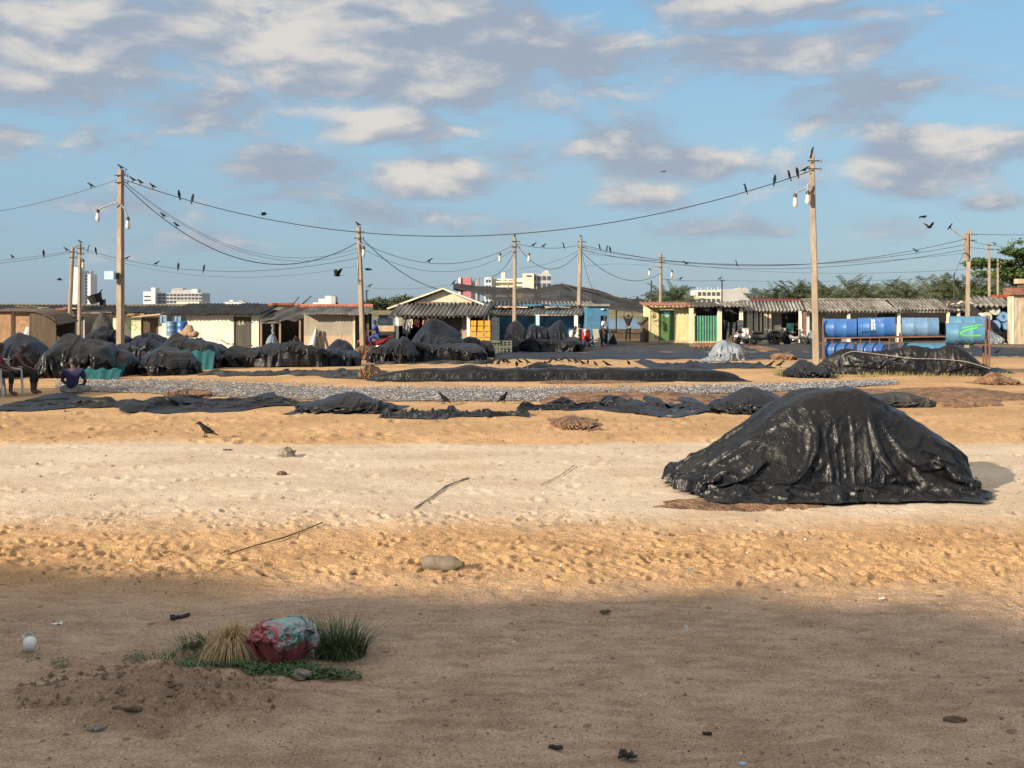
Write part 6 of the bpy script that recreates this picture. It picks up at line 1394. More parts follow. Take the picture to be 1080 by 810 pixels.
def on_drum(t, R, segs, name, mat, w):
    """paint strokes on the side of a lying drum, (u along axis, angle from the horizontal facing the camera)"""
    mb = MB()
    for sg in segs:
        ps = []
        for (u0, a0), (u1, a1) in zip(sg[:-1], sg[1:]):
            for k in range(7): q = k / 7; ps.append((u0 + (u1 - u0) * q, a0 + (a1 - a0) * q))
        ps.append(sg[-1]); vs = []; RR = R * 1.03
        for i_, (u, a) in enumerate(ps):
            b0, b1 = ps[max(0, i_ - 1)], ps[min(len(ps) - 1, i_ + 1)]; du, da = b1[0] - b0[0], (b1[1] - b0[1]) * R; q = math.hypot(du, da) or 1; nu, na = -da / q * w / 2, du / q * w / 2 / R
            for s_ in (-1, 1): vs.append((u + nu * s_, -math.cos(a + na * s_) * RR, math.sin(a + na * s_) * RR))
        n_ = len(ps); vs += [(x_, y_ * .985, z_ * .985) for x_, y_, z_ in vs]
        fs = [(2 * i_, 2 * i_ + 1, 2 * i_ + 3, 2 * i_ + 2) for i_ in range(n_ - 1)] + [(2 * n_ + 2 * i_, 2 * n_ + 2 * i_ + 2, 2 * n_ + 2 * i_ + 3, 2 * n_ + 2 * i_ + 1) for i_ in range(n_ - 1)]
        mb.add(vs, fs)
    return mb.build(name, M[mat], t)
on_drum(t4, R4, [[(.50, 1.0), (.32, .85), (.05, .66), (-.1, .55)], [(.36, .62), (.05, .40), (-.16, .10), (-.08, -.12), (.2, -.12), (.46, -.1)]], 'painted_stroke', 'spray', .06)
tb = [o for o in bpy.data.objects if o.get('label', '').startswith('teal blue drum with a green paint')][0]
on_drum(tb, .23, [[(-.25, .55), (.1, .5), (.45, .48)], [(-.05, 1.1), (.2, .95), (.4, .9)]], 'painted_stroke', 'spray', .05)
on_drum(t2, R2, [[(-.15, .95), (-.15, -.2)], [(-.10, .9), (-.06, .78), (-.10, .66), (-.05, .6)], [(-.09, .45), (-.05, .3), (-.1, .2)], [(-.05, .1), (-.09, 0), (-.05, -.15)]], 'white_lettering', 'whiteenamel', .035)
on_drum(t2, R2, [[(.02, 1.0), (.02, .75)], [(.08, 1.0), (.08, .55)], [(.14, 1.0), (.14, .7)], [(.20, 1.02), (.20, .85)], [(.13, .55), (.13, .45)], [(.20, .35), (.20, .2)]], 'white_lettering', 'lid_blue', .02)
on_drum(t2, R2, [[(-.48, -.42), (-.2, -.38), (-.02, -.42)]], 'green_smear', 'teal_sheet', .05)
for k, (px0, px1, mt) in enumerate(((873, 903, 'blue'), (906, 934, 'blue'), (952, 996, 'teal_drum'))):
    hdrum(px0, px1, 361.5, 381, mt, ['blue drum lying on the lower tier at the left end of the rack', 'blue drum with green on it lying on the lower tier of the rack', 'grey-green drum lying on the lower tier under the faded blue drum'][k], .06)
on_drum([o for o in bpy.data.objects if o.get('label', '').startswith('blue drum with green')][0], .28, [[(.05, .75), (.2, .9), (.38, .8)], [(.08, .95), (.3, .7)]], 'painted_stroke', 'spray', .06)
# laced tarp on the rack front
rp_y = lambda px: np.interp(px, [868, 884, 903, 930, 960, 990, 1012, 1038], [377, 371.5, 369.8, 373.2, 376.5, 377, 379, 387])
nx_ = 120
P = drape(nx_, 46, 6.4, 3.2, mound(5.2, 1.15, .8, 5, 10, 33), (.84, .80), 90, 6, 34, .08, .07, (.002, .004, .2))
mn = P.reshape(-1, 3).min(0); mx_ = P.reshape(-1, 3).max(0)
P = (P - np.array([(mn[0] + mx_[0]) / 2, (mn[1] + mx_[1]) / 2, 0])) / np.array([mx_[0] - mn[0], mx_[1] - mn[1], mx_[2]]) * np.array([X(1038, d) - X(862, d), 1.5, .92]) + np.array([X(950, d), d - .42, 0])
pxs = 540 + P[..., 0] / P[..., 1] * F
P[..., 2] *= np.interp(pxs, [868, 885, 910, 960, 1000, 1020, 1036], [.62, .9, .97, 1.0, 1.05, 1.02, .6])
mb = MB(o_); mb.grid(P); o = mb.build('tarp_cover', M['tarp'], rk, True); md = o.modifiers.new('subdivision', 'SUBSURF'); md.levels = md.render_levels = 1
rp = []
for k in range(46):
    px = 872 + 163 * k / 45; col = P[int(np.argmin(np.abs(pxs[:, 12] - px)))][:24]; zz = Z(rp_y(px), d); kk = int(np.argmin(np.abs(col[:, 2] - zz) + (np.arange(24) > 18) * .1)); rp.append(Vector((X(px, d), min([c_[1] for c_ in col if abs(c_[2] - zz) < .16] + [col[kk, 1]]) - .05, min(zz, col[:, 2].max() - .03))))
rp = [rp[0]] + [(rp[i_ - 1] + rp[i_] + rp[i_ + 1]) / 3 - Vector((0, .015, 0)) for i_ in range(1, 45)] + [rp[-1]]
mb = MB(o_); mb.tube(rp, .011, 5); mb.build('rope', M['rope'], rk)
for k in range(3): pass
flat_patch(1036, 1052, 388, 394, 91, .12, M['tarp'], 'tarp_scrap', 'black tarp tail lying right of the drum rack', 'tarp scrap', n1=16)
mb = MB(); r = random.Random(5)
for k in range(90):
    px = r.uniform(845, 1062); py = 396.5 + r.gauss(0, 1.2); dd = D(py); blades(mb, 9, X(px, dd), dd, .18, .1, .06, .2, .8, .02, k, segs=2)
for k in range(30): px = r.uniform(820, 840); dd = D(395 + r.uniform(-3, 3)); blades(mb, 9, X(px, dd), dd, .2, .12, .08, .25, .8, .02, k + 200, segs=2)
tag(mb.build('dry_grass', M['drygrass']), 'sparse yellow green grass along the foot of the drum rack', 'grass', kind='stuff')

RT = -.30; cr = Vector(rk.location)
for o in [rk] + [q for q in bpy.data.objects if q.get('group') == 'drums on the rack']:
    v = Vector(o.location) - cr; o.location = (cr.x + v.x * math.cos(RT) - v.y * math.sin(RT), cr.y + v.x * math.sin(RT) + v.y * math.cos(RT), o.location.z); e_ = o.rotation_euler.copy(); o.rotation_euler = (e_[0], e_[1], RT)
# stacked drum ends at right
d = D(359) - .5
for k, (px, py, rr, lm, bm_, lab) in enumerate(((1049.5, 327, 5.3, 'lid_white', 'lid_white', 'white round drum end at the top of the stack by the beige house'), (1041, 334.5, 5.2, 'lid_white', 'lid_white', 'dirty white drum end at the left of the stack by the beige house'), (1058, 334, 5.4, 'lid_blue', 'blue_pale', 'blue drum end with scrawl at the upper right of the stack'), (1050, 343, 5.4, 'lid_blue', 'blue_pale', 'blue drum end low in the stack above the black covered pile'), (1063.5, 344, 5.4, 'lid_blue', 'blue_pale', 'blue drum end at the lower right of the stack against the beige house'))):
    R = rr / F * d; t = drum('stacked_drum', lab, (X(px, d), d + .4, Z(py, d)), 'y', .9, R, bm_, lm, 'stacked drum ends')
    if k in (0, 1, 2):
        q = {0: [[(-.02, -.12), (.0, .1)], [(.0, .1), (.04, .08)]], 1: [[(-.07, .09), (.06, .1), (-.04, -.08)]], 2: [[(-.1, .08), (.02, .1), (-.06, 0), (.06, -.02), (-.02, -.12)], [(.05, .1), (.1, -.05)]]}[k]
        mb = MB()
        for ln in q:
            for a, b_ in zip(ln[:-1], ln[1:]): mb.bar((a[0], -.445, a[1]), (b_[0], -.445, b_[1]), .022)
        mb.build('scrawled_mark', M['rustmetal' if k < 2 else 'navy'], t)
# posts for the stack: a low timber under it
mb = MB((X(1052, d), d, 0)); mb.box(X(1036, d), X(1066, d), d, d + .8, 0, Z(349.5, d)); solo(mb, 'timber_stand', M['brownwood'], (X(1052, d), d, 0), 'dark timber stand carrying the stacked drums', 'stand')

# ================================================================== poles, wires
POLES = {}
def pole(key, pxt, pyt, pxb, pyb, wpx, mat, label, d=None, lamps=(), group='concrete power poles', extra=None):
    if d is None: d = D(pyb)
    xt, xb = X(pxt, d), X(pxb, d); zt = Z(pyt, d); rb = wpx / F * d / 2; t = thing('utility_pole', label, 'utility pole', (xb, d, 0), group)
    mb = MB(t.location); mb.tube([(xb, d, -.3), (xb + (xt - xb) * .5, d, zt * .5), (xt, d, zt)], [rb * 1.35, rb * 1.18, rb * .98], 4 if mat == 'conc' else 9, True, True)
    o = mb.build('pole_shaft', M[mat], t)
    if mat == 'conc': o.rotation_euler = (0, 0, -.38)
    POLES[key] = (xb, xt, zt, d, rb, t)
    for zz in (.25, .55):
        mb = MB(t.location); mb.tube([(xt - rb * 1.6, d - rb, zt - zz), (xt + rb * 2.6, d - rb, zt - zz)], .025, 5); mb.build('bracket', M['darkmetal'], t)
        mb = MB(t.location); mb.lathe([(.03, -.06), (.055, -.03), (.04, 0), (.055, .03), (.03, .06)], (xt + rb * 2.4, d - rb, zt - zz), 'z', 8); mb.build('insulator', M['greycloth'], t)
    for (pts, ) in [(q,) for q in lamps]:
        ps = [Vector((X(a, d), d - rb - .1, Z(b_, d))) for a, b_ in pts]; mb = MB(t.location); mb.tube(ps, .035 if wpx > 6 else .03, 6); arm = mb.build('lamp_arm', M['greymetal'], t)
        e = ps[-1]; k = .07 * (1 if d < 52 else .9); mb = MB(t.location); mb.lathe([(.05, .12), (.07, .05), (k * 1.0, -.05), (k * 1.35, -.18), (k * 1.2, -.26), (k * .6, -.33), (0, -.34)], e, 'z', 12); mb.build('lamp_bulb', M['bulb'], arm, True)
        mb = MB(t.location); mb.lathe([(.03, .2), (.07, .16), (.075, .04), (.05, .0)], e, 'z', 10); mb.build('lamp_socket', M['darkmetal'], arm)
    return t
p1 = pole('1', 127.5, 179, 127, 378, 6.6, 'conc', 'tall concrete pole at the left carrying two lamps and a white box', lamps=[[(126, 214), (118, 216), (108.5, 220), (105.5, 223), (105.3, 226)], [(129, 216), (133, 220), (136.5, 228), (136.8, 234)]])
d1 = POLES['1'][3]; mb = MB(p1.location); mb.box(X(114.5, d1), X(124, d1), d1 - .5, d1 - .15, Z(295, d1), Z(286.5, d1)); mb.build('white_box', M['shield'], p1)
mb = MB(p1.location); mb.box(X(122, d1), X(126, d1), d1 - .2, d1 - .05, Z(294, d1), Z(288, d1)); mb.build('box_bracket', M['darkmetal'], p1)
pole('2', 77, 261, 72, 362, 3.6, 'woodpole', 'thin slanting pole at the left, the left of a close pair', d=62)
pole('3', 84.5, 257, 83.5, 362, 3.4, 'conc', 'thin upright pole at the left, the right of a close pair', d=63, lamps=[[(85, 268), (87.5, 272), (89, 277)]])
pole('4', 377.5, 239, 383, 372, 4.9, 'conc', 'leaning pole before the cement hut with one lamp', lamps=[[(379.5, 256), (382, 258), (384, 264)]])
pole('5', 543, 250, 542.5, 365, 3.9, 'conc', 'slim pole by the crate stack with a pair of lamps', lamps=[[(541, 264.5), (532, 265.5), (528, 268.5), (527.3, 270.5)], [(545, 265), (552, 264.5), (556.5, 267), (557.8, 270.5)]])
pole('6', 612.5, 250.5, 609.5, 364, 4.1, 'conc', 'slim slanting pole before the long blue hut')
pole('7', 697, 268, 696.8, 355, 3.0, 'woodpole', 'dark slim pole behind the yellow hut with a pair of lamps', d=76, lamps=[[(696, 281), (689, 280.5), (685.5, 283), (684.7, 286)], [(698, 281.5), (704, 281.5), (707.5, 284), (708.2, 288)]])
pole('8', 856.3, 163, 861, 384, 6.8, 'conc', 'tall concrete pole right of centre with two lamps, left of the drum rack', lamps=[[(853, 196), (846, 200), (839.5, 203), (837.5, 206), (837.3, 210)], [(853.5, 193.5), (850.5, 195), (850, 200), (850.3, 207)]])
p9 = pole('9', 1022, 242, 1019.5, 369, 5.0, 'conc', 'concrete pole behind the drum rack with a slanting arm at its top')
d9 = POLES['9'][3]; mb = MB(p9.location); mb.tube([W(1018.5, 252, d9 - .15), W(1003, 241.5, d9 - .15)], .035, 6); mb.build('slanting_arm', M['greymetal'], p9)
mb = MB(p9.location); mb.box(X(1018.3, d9), X(1020, d9), d9 - .2, d9 + .2, Z(275, d9), Z(247, d9)); mb.build('splice_timber', M['woodpole'], p9)
pole('10', 1043.3, 255, 1043.3, 352, 3.2, 'conc', 'pale slim pole before the big tree, left of an equal shorter one', d=84)
pole('11', 1052.3, 273, 1052.3, 352, 2.3, 'conc', 'short pale thin pole before the big tree', d=86)
def thin(px, yt, yb, d, label, bracket=0):
    t = thing('thin_post', label, 'post', (X(px, d), d, 0)); mb = MB(t.location); mb.tube([(X(px, d), d, 0), (X(px, d), d, Z(yt, d))], .05, 6); mb.build('post', M['darkmetal'], t)
    if bracket: mb = MB(t.location); mb.tube([(X(px - bracket * .5, d), d, Z(yt + .8, d)), (X(px + bracket, d), d, Z(yt + .5, d))], .03, 5); mb.build('bracket', M['darkmetal'], t)
thin(386.5, 306, 325, 68, 'thin dark bracketed post behind the cement hut roof', 2.5); thin(1006.3, 288, 315, 75, 'thin dark post over the striped roofs left of the pole with the slanting arm')
thin(761.5, 295, 320, 78, 'thin post with a crossbar above the shutter bay roof', 3.5); thin(687, 296, 318, 74, 'thin dark post at the left of the yellow hut roof')
# crossarm tying the thin pair
wires = {}
def wire(key, a, b_, low, label, r=.016, n=40):
    """cable from point a to b_ (pixel x, row, distance); low is how many rows the middle hangs below the chord"""
    A, B = W(*a), W(*b_); md = (a[2] + b_[2]) / 2; s = low / F * md; pts = []
    for k in range(n + 1): t = k / n; p_ = A.lerp(B, t); p_.z -= 4 * s * t * (1 - t); pts.append(p_)
    wires[key] = pts; mb = MB(A); mb.tube(pts, r * .85, 5, True); return solo(mb, 'power_cable', M['wire'], A, label, 'cable', 'overhead cables')
d4, d5, d6, d8 = POLES['4'][3], POLES['5'][3], POLES['6'][3], POLES['8'][3]; d2, d3, d7 = 62, 63, 76; d10 = 84
wire('a', (130, 189, d1 - .1), (853.5, 181, d8 - .1), 64, 'long heavy cable swooping between the two tall poles', .021, 70)
wire('b', (130.5, 194, d1 - .1), (376.5, 256, d4 - .1), 48, 'dark cable sagging from the tall left pole to the leaning pole', .022)
wire('c', (131, 191, d1), (377, 262, d4), 36, 'faint upper thin line between the tall left pole and the leaning pole', .009)
wire('d', (131, 192, d1 + .1), (377, 266, d4 + .1), 36, 'faint lower thin line between the tall left pole and the leaning pole', .009)
wire('e', (125, 189, d1), (-60, 231, d1), 6, 'thin cable from the tall left pole out past the left edge', .012)
wire('f', (76, 266, d2), (-40, 281, d2), 2, 'lower cable from the thin pole pair to the left edge', .013); wire('f2', (76, 264.5, d2), (-40, 277, d2), 2, 'upper cable from the thin pole pair to the left edge', .013)
wire('g', (86, 262, d3), (378, 272, d4), 19, 'cable with crows from the thin pole pair to the leaning pole', .015); wire('g2', (86, 264, d3), (378, 280, d4), 20, 'faint lower line from the thin pole pair to the leaning pole', .008)
wire('h', (380.5, 250, d4), (462, 305, 60), 8, 'dark cable dropping from the leaning pole to the gable hut', .022)
wire('i', (380, 255, d4), (541, 259, d5), 21, 'upper cable from the leaning pole to the slim pole by the crates', .015); wire('i2', (380.5, 261, d4), (541, 264, d5), 24, 'lower thin line from the leaning pole to the slim pole by the crates', .011)
wire('i3', (388, 303.5, 68), (541, 284, d5), 8, 'faint low line behind the gable hut roof', .009)
wire('j', (545, 257, d5), (611, 258.5, d6), 4, 'short straight cable between the two slim poles', .015); wire('j2', (545, 258, d5), (610, 267, d6), 21, 'drooping cable between the two slim poles', .019); wire('j3', (548, 283, d5), (611, 264, d6), 4, 'thin rising line between the two slim poles', .009)
wire('k', (541.5, 268, d5), (515, 294, 64), 5, 'dark cable down from the slim pole by the crates to the shade net', .019)
d9w = d9 - .2
for k, (ya, yb, low) in enumerate(((258.5, 252, 25), (261, 258, 20), (264, 263, 20), (267, 267, 12))): wire('l%d' % k, (614, ya, d6), (1018.5, yb, d9w), low, ['topmost', 'second', 'third', 'lowest'][k] + ' of four long cables between the slanting slim pole and the armed pole', [.017, .015, .015, .010][k], 50)
wire('m', (614, 266, d6), (697, 288, d7), 17, 'looping cable from the slanting slim pole to the dark slim pole', .019); wire('m2', (614, 268, d6), (625, 305, 66), 4, 'cable dropping from the slanting slim pole to the shade net', .013); wire('m3', (614, 263, d6), (697, 275, d7), 3, 'thin line from the slanting slim pole to the dark slim pole', .010)
wire('m4', (614, 281, d6), (697, 282, d7), -3, 'thin bowed line in front of the dark slim pole lamps', .008)
wire('n', (698, 294, d7), (761, 295.5, 78), 1.5, 'low cable from the dark slim pole to the post above the shutter bay', .014); wire('n2', (698, 276, d7), (1020, 284, d9), 8, 'low faint line across the sky above the striped roofs', .010)
wire('n3', (763, 296, 78), (1045, 290, d10), 3, 'lowest faint line above the palms', .010)
wire('o', (1024, 247, d9), (1140, 246.5, d9 + 5), 1, 'cable from the pole with the arm out past the right edge', .014)
wire('o2', (1023, 253, d9), (1042, 258, d10), 1, 'short cable from the pole with the arm to the pale slim pole', .016); wire('o3', (1023, 261, d9), (1120, 262, d10), 3, 'cable from the pole with the arm into the big tree', .013); wire('o4', (1045, 258, d10), (1110, 264, d10), 2, 'cable from the pale slim pole into the big tree', .016)
wire('p', (1019, 262, d9), (1007, 290, 75), -2, 'slack cable from the pole with the arm down to the thin dark post', .013)
wire('q', (77, 264, d2), (84, 259, d3), -1.5, 'short link between the thin pole pair', .02)

# ================================================================== crows
def loft(mb, rings, n=10):
    vs = []; fs = []
    for c_, rw, rh in rings:
        for k in range(n):
            a = 6.2832 * k / n; vs.append((c_[0], math.cos(a) * rw, c_[1] + math.sin(a) * rh))
    for i_ in range(len(rings) - 1):
        for k in range(n): fs.append((i_ * n + k, i_ * n + (k + 1) % n, (i_ + 1) * n + (k + 1) % n, (i_ + 1) * n + k))
    fs.append(tuple(range(n - 1, -1, -1))); fs.append(tuple(range((len(rings) - 1) * n, len(rings) * n))); mb.add(vs, fs)
def crow_mesh(pose):
    mb = MB(); g_ = 1.35
    if pose == 'stand':   # facing +x, feet at the origin
        loft(mb, [((.235, .235), .004, .004), ((.20, .243), .012, .011), ((.175, .248), .022, .022), ((.15, .250), .032, .033), ((.115, .238), .034, .036), ((.085, .205), .042, .044), ((.04, .165), .058, .06), ((-.02, .135), .062, .062), ((-.08, .11), .048, .046), ((-.13, .09), .03, .025), ((-.20, .068), .028, .010), ((-.27, .045), .026, .005)])
        for s_ in (-1, 1):
            mb.tube([(-.005, .03 * s_, .10), (.0, .03 * s_, .055), (.012, .03 * s_, .0)], [.016, .008, .006], 5); mb.tube([(-.03, .03 * s_, .004), (.012, .03 * s_, .006), (.05, .035 * s_, .003)], .006, 4)
            mb.add([(.06, .05 * s_, .20), (.0, .066 * s_, .185), (-.1, .05 * s_, .135), (-.21, .018 * s_, .085), (-.1, .052 * s_, .095), (.02, .064 * s_, .12)], [tuple(range(6))])
    elif pose == 'perch':
        loft(mb, [((.135, .285), .004 * g_, .004 * g_), ((.105, .297), .012 * g_, .011 * g_), ((.085, .302), .022 * g_, .022 * g_), ((.062, .303), .032 * g_, .033 * g_), ((.04, .28), .034 * g_, .038 * g_), ((.03, .24), .044 * g_, .046 * g_), ((.018, .18), .058 * g_, .056 * g_), ((-.005, .11), .058 * g_, .056 * g_), ((-.03, .045), .042 * g_, .04 * g_), ((-.055, -.01), .03 * g_, .022 * g_), ((-.08, -.08), .028 * g_, .012 * g_), ((-.10, -.15), .026 * g_, .006 * g_)])
        for s_ in (-1, 1): mb.tube([(.01, .03 * s_, .06), (.02, .03 * s_, .0)], [.014, .007], 5)
    else:
        loft(mb, [((.22, 0), .004, .004), ((.18, .01), .014, .014), ((.14, .012), .03, .03), ((.09, .0), .04, .04), ((.0, -.01), .055, .05), ((-.09, -.005), .038, .03), ((-.16, .0), .035, .01), ((-.26, .0), .05, .004)])
        ud = pose == 'flyup'
        for s_ in (-1, 1):
            z1 = .14 if ud else .10; z2 = .30 if ud else -.03; top = []
            for (x0, x1, y, z) in ((.09, -.07, .03, .01), (.12, -.09, .20, z1), (.06, -.10, .36, (z1 + z2) / 2 + .03), (-.04, -.10, .48, z2)): top += [(x0, y * s_, z), (x1, y * s_, z)]
            mb.add(top + [(x_, y_, z_ - .008) for x_, y_, z_ in top], [(0, 1, 3, 2), (2, 3, 5, 4), (4, 5, 7, 6), (8, 10, 11, 9), (10, 12, 13, 11), (12, 14, 15, 13), (0, 2, 10, 8), (2, 4, 12, 10), (4, 6, 14, 12), (1, 9, 11, 3), (3, 11, 13, 5), (5, 13, 15, 7), (6, 7, 15, 14)])
    me = mb.mesh('crow'); me.materials.append(M['crow']); me.polygons.foreach_set('use_smooth', [True] * len(me.polygons)); return me
CM = {k: crow_mesh(k) for k in ('stand', 'perch', 'fly', 'flyup')}
def crow(loc, pose, rz, label, group, s=1., tilt=0):
    s = s * (.9 if group == 'crows on the ground' else .88 if group != 'crows in flight' else .8)
    o = bpy.data.objects.new('crow', CM[pose]); COL.objects.link(o); o.location = loc; o.rotation_euler = (0, tilt, rz); o.scale = (s, s, s); return tag(o, label, 'crow', group)
def onwire(key, px):
    best = min(wires[key], key=lambda p_: abs(540 + p_.x / p_.y * F - px)); i_ = wires[key].index(best)
    for a, b_ in zip(wires[key][:-1], wires[key][1:]):
        pa, pb = 540 + a.x / a.y * F, 540 + b_.x / b_.y * F
        if min(pa, pb) <= px <= max(pa, pb) and pa != pb: return a.lerp(b_, (px - pa) / (pb - pa)) + Vector((0, 0, .02))
    return best + Vector((0, 0, .02))
gw = 'crows on the cables and poles'
for key, px, pose, rz, lab in [('a', 140, 'stand', 2.9, 'crow second from the tall left pole on the long heavy cable'), ('a', 148, 'stand', 2.6, 'crow crouching on the long heavy cable beside the tall left pole'), ('a', 161, 'stand', 2.7, 'crow alone a little way down the long heavy cable from the tall left pole'), ('a', 189, 'perch', 2.4, 'left crow of the spaced pair on the long heavy cable'), ('a', 203, 'perch', 1.2, 'right crow of the spaced pair on the long heavy cable'),
    ('b', 172, 'stand', 2.7, 'upper crow on the steep dark cable from the tall left pole'), ('b', 186, 'stand', 2.7, 'lower crow on the steep dark cable from the tall left pole'), ('e', 96, 'stand', 2.9, 'crow on the thin cable left of the tall left pole'),
    ('f2', 13, 'stand', 2.6, 'crow nearest the left edge on the cables of the thin pole pair'), ('f2', 46, 'perch', 2.2, 'crow on the cable midway between the left edge and the thin pole pair'), ('f2', 70, 'stand', 3., 'crow hunched where the cables meet the thin slanting pole'),
    ('g', 93, 'perch', .6, 'first crow right of the thin pole pair on the low cable'), ('g', 101, 'perch', 2.5, 'second crow right of the thin pole pair on the low cable'), ('g', 134, 'stand', .3, 'crow on the low cable just right of the tall left pole'), ('g', 165, 'stand', .2, 'crow on the low cable above the hotel left end'), ('g', 188, 'perch', 1.6, 'crow on the low cable above the hotel middle'), ('g', 215, 'perch', 1.3, 'crow on the low cable above the hotel right end'),
    ('i', 453, 'stand', .4, 'crow on the upper cable left of the slim pole by the crates'), ('i3', 390, 'stand', .2, 'crow on the bracket behind the leaning pole'), ('j', 563, 'stand', .3, 'left crow on the short cable between the slim poles'), ('j', 573.5, 'stand', .5, 'middle crow on the short cable between the slim poles'), ('j', 594.5, 'perch', 2.6, 'right crow on the short cable between the slim poles'),
    ('l0', 632.5, 'perch', 2.5, 'first of three crows right of the slanting slim pole'), ('l0', 640, 'perch', .5, 'second of three crows right of the slanting slim pole'), ('l0', 643.5, 'perch', 2.2, 'third of three crows right of the slanting slim pole'), ('l0', 777, 'perch', 2.6, 'crow on the long cables above the shutter bay'), ('l2', 723, 'stand', 2.8, 'crow on the long cables right of the dark slim pole'), ('l1', 966, 'stand', 2.6, 'crow on the long cables left of the pole with the arm'),
    ('n', 718, 'stand', .2, 'crow on the low cable beside the dark slim pole'), ('n', 759.5, 'stand', .2, 'crow on the post above the shutter bay roof'), ('a', 786.5, 'perch', 2.4, 'leftmost of the crows strung below the tall right pole'), ('a', 817, 'perch', .9, 'second crow from the left below the tall right pole'), ('a', 832.5, 'perch', 2.2, 'plump crow third from the left below the tall right pole'), ('a', 841, 'perch', 1.8, 'small crow fourth from the left below the tall right pole'), ('a', 849, 'stand', .2, 'crow next to the top of the tall right pole'),
    ('o4', 1049, 'stand', 2.6, 'crow on the cable between the pale slim pole and the big tree')]:
    crow(onwire(key, px), pose, rz, lab, gw, 1.0 if key in 'ab' else .95)
crow((POLES['1'][1], d1, POLES['1'][2]), 'stand', 2.9, 'crow standing on top of the tall left pole', gw, .95); crow(W(132, 184, d1 - .05), 'perch', .3, 'crow clinging beside the top of the tall left pole', gw, .8)
crow((POLES['8'][1], d8, POLES['8'][2]), 'perch', .4, 'crow standing on top of the tall right pole', gw, .95); crow((POLES['4'][1], d4, POLES['4'][2]), 'stand', 2.6, 'crow standing on top of the leaning pole', gw, 1)
crow((POLES['5'][1], d5, POLES['5'][2]), 'perch', 1.6, 'crow on top of the slim pole by the crates', gw, .7); crow((POLES['6'][1], d6, POLES['6'][2]), 'stand', 2.2, 'crow on top of the slanting slim pole', gw, .7); crow((POLES['3'][1], 63, POLES['3'][2]), 'stand', 2.8, 'crow on top of the thin upright left pole', gw, .9)
crow(W(1003, 241.5, d9 - .15), 'stand', .2, 'crow on the tip of the slanting arm', gw, 1, -.4)
crow(W(107, 309.5, D(364) + 2), 'stand', .3, 'crow perched on the black tub on the roof', gw, .9, -.4); crow(W(479, 300.2, 62), 'stand', .3, 'crow on the left tip of the shade net', gw, .9, -.3)
gf = 'crows in flight'
for px, py, d, pose, rz, lab, s_ in [(278, 226, 48, 'fly', .2, 'crow gliding below the long heavy cable at the left', 1), (356, 290.5, 42, 'flyup', 3.6, 'crow flapping left of the leaning pole', 1), (63, 295, 55, 'fly', 3.5, 'crow flying left of the thin pole pair', .9), (974, 229, 60, 'fly', .1, 'upper of two crows flying left of the slanting arm', 1), (980, 240, 55, 'flyup', .3, 'lower of two crows flying left of the slanting arm', 1), (388, 284.5, 58, 'fly', 2.9, 'crow flying just right of the leaning pole', 1), (700, 181, 90, 'fly', .6, 'tiny crow high in the sky right of centre', .9)]:
    crow(W(px, py, d), pose, rz, lab, gf, s_)
gg = 'crows on the ground'
def gcrow(px, py, rz, lab, dz=0, s=1., pose='stand'): dd = D(py); crow((X(px, dd), dd, gz(X(px, dd), dd) + .01 + dz), pose, rz, lab, gg, s)
gcrow(217, 462.5, 2.75, 'crow standing on the edge of the pale track at the left', 0, .98); gcrow(468, 427.5, 2.3, 'left crow of two by the fish strip', .02, .95); gcrow(531, 427, 1.0, 'right crow of two by the fish strip', .02, .95)
flock = [(513, 386.5), (518, 385), (526, 386), (531, 384), (535, 384.5), (548, 384), (556, 384.5), (575, 388), (580, 384.5), (586, 382), (593, 381.5), (600, 383), (607, 384), (614, 386), (620, 385), (628, 387), (640, 388), (663, 386), (520, 383.5), (545, 388)]
r = random.Random(2)
for k, (px, py) in enumerate(flock): gcrow(px, py, r.uniform(0, 6.28), 'small dark crow in the flock along the black ridge in the middle distance', 0, r.uniform(.75, .95))
for px, py, lab in ((813, 388, 'crow on the sand left of the tall right pole'), (823, 388, 'crow on the sand at the foot of the tall right pole'), (1052, 373.5, 'crow on the sand right of the drum rack')): gcrow(px, py, .2, lab, 0, .9)
crow(W(1072, 350.5, D(361.5) - .1), 'stand', 3.0, 'crow on the dark mound by the beige house', gg, 1, -.3)
# ================================================================== people
def skin_mesh(J, bones, root, name, mat, parent, sub=2):
    """one continuous surface grown round a skeleton: J name -> (x, y, z, radius)"""
    names = list(J); idx = {k: i for i, k in enumerate(names)}
    me = bpy.data.meshes.new(name); me.from_pydata([J[k][:3] for k in names], [(idx[a], idx[b_]) for a, b_ in bones], []); me.update()
    o = bpy.data.objects.new(name, me); COL.objects.link(o)
    md = o.modifiers.new('skin', 'SKIN'); md.use_smooth_shade = True
    for i, k in enumerate(names):
        v = me.skin_vertices[0].data[i]; rr = J[k][3]; v.radius = rr if isinstance(rr, tuple) else (rr, rr); v.use_root = (k == root)
    s = o.modifiers.new('subdivision', 'SUBSURF'); s.levels = s.render_levels = sub
    dg_ = bpy.context.evaluated_depsgraph_get(); em = bpy.data.meshes.new_from_object(o.evaluated_get(dg_)); bpy.data.objects.remove(o); em.name = name
    em.materials.clear(); em.materials.append(M[mat]); em.polygons.foreach_set('use_smooth', [True] * len(em.polygons))
    o = bpy.data.objects.new(name, em); COL.objects.link(o); o.parent = parent; return o
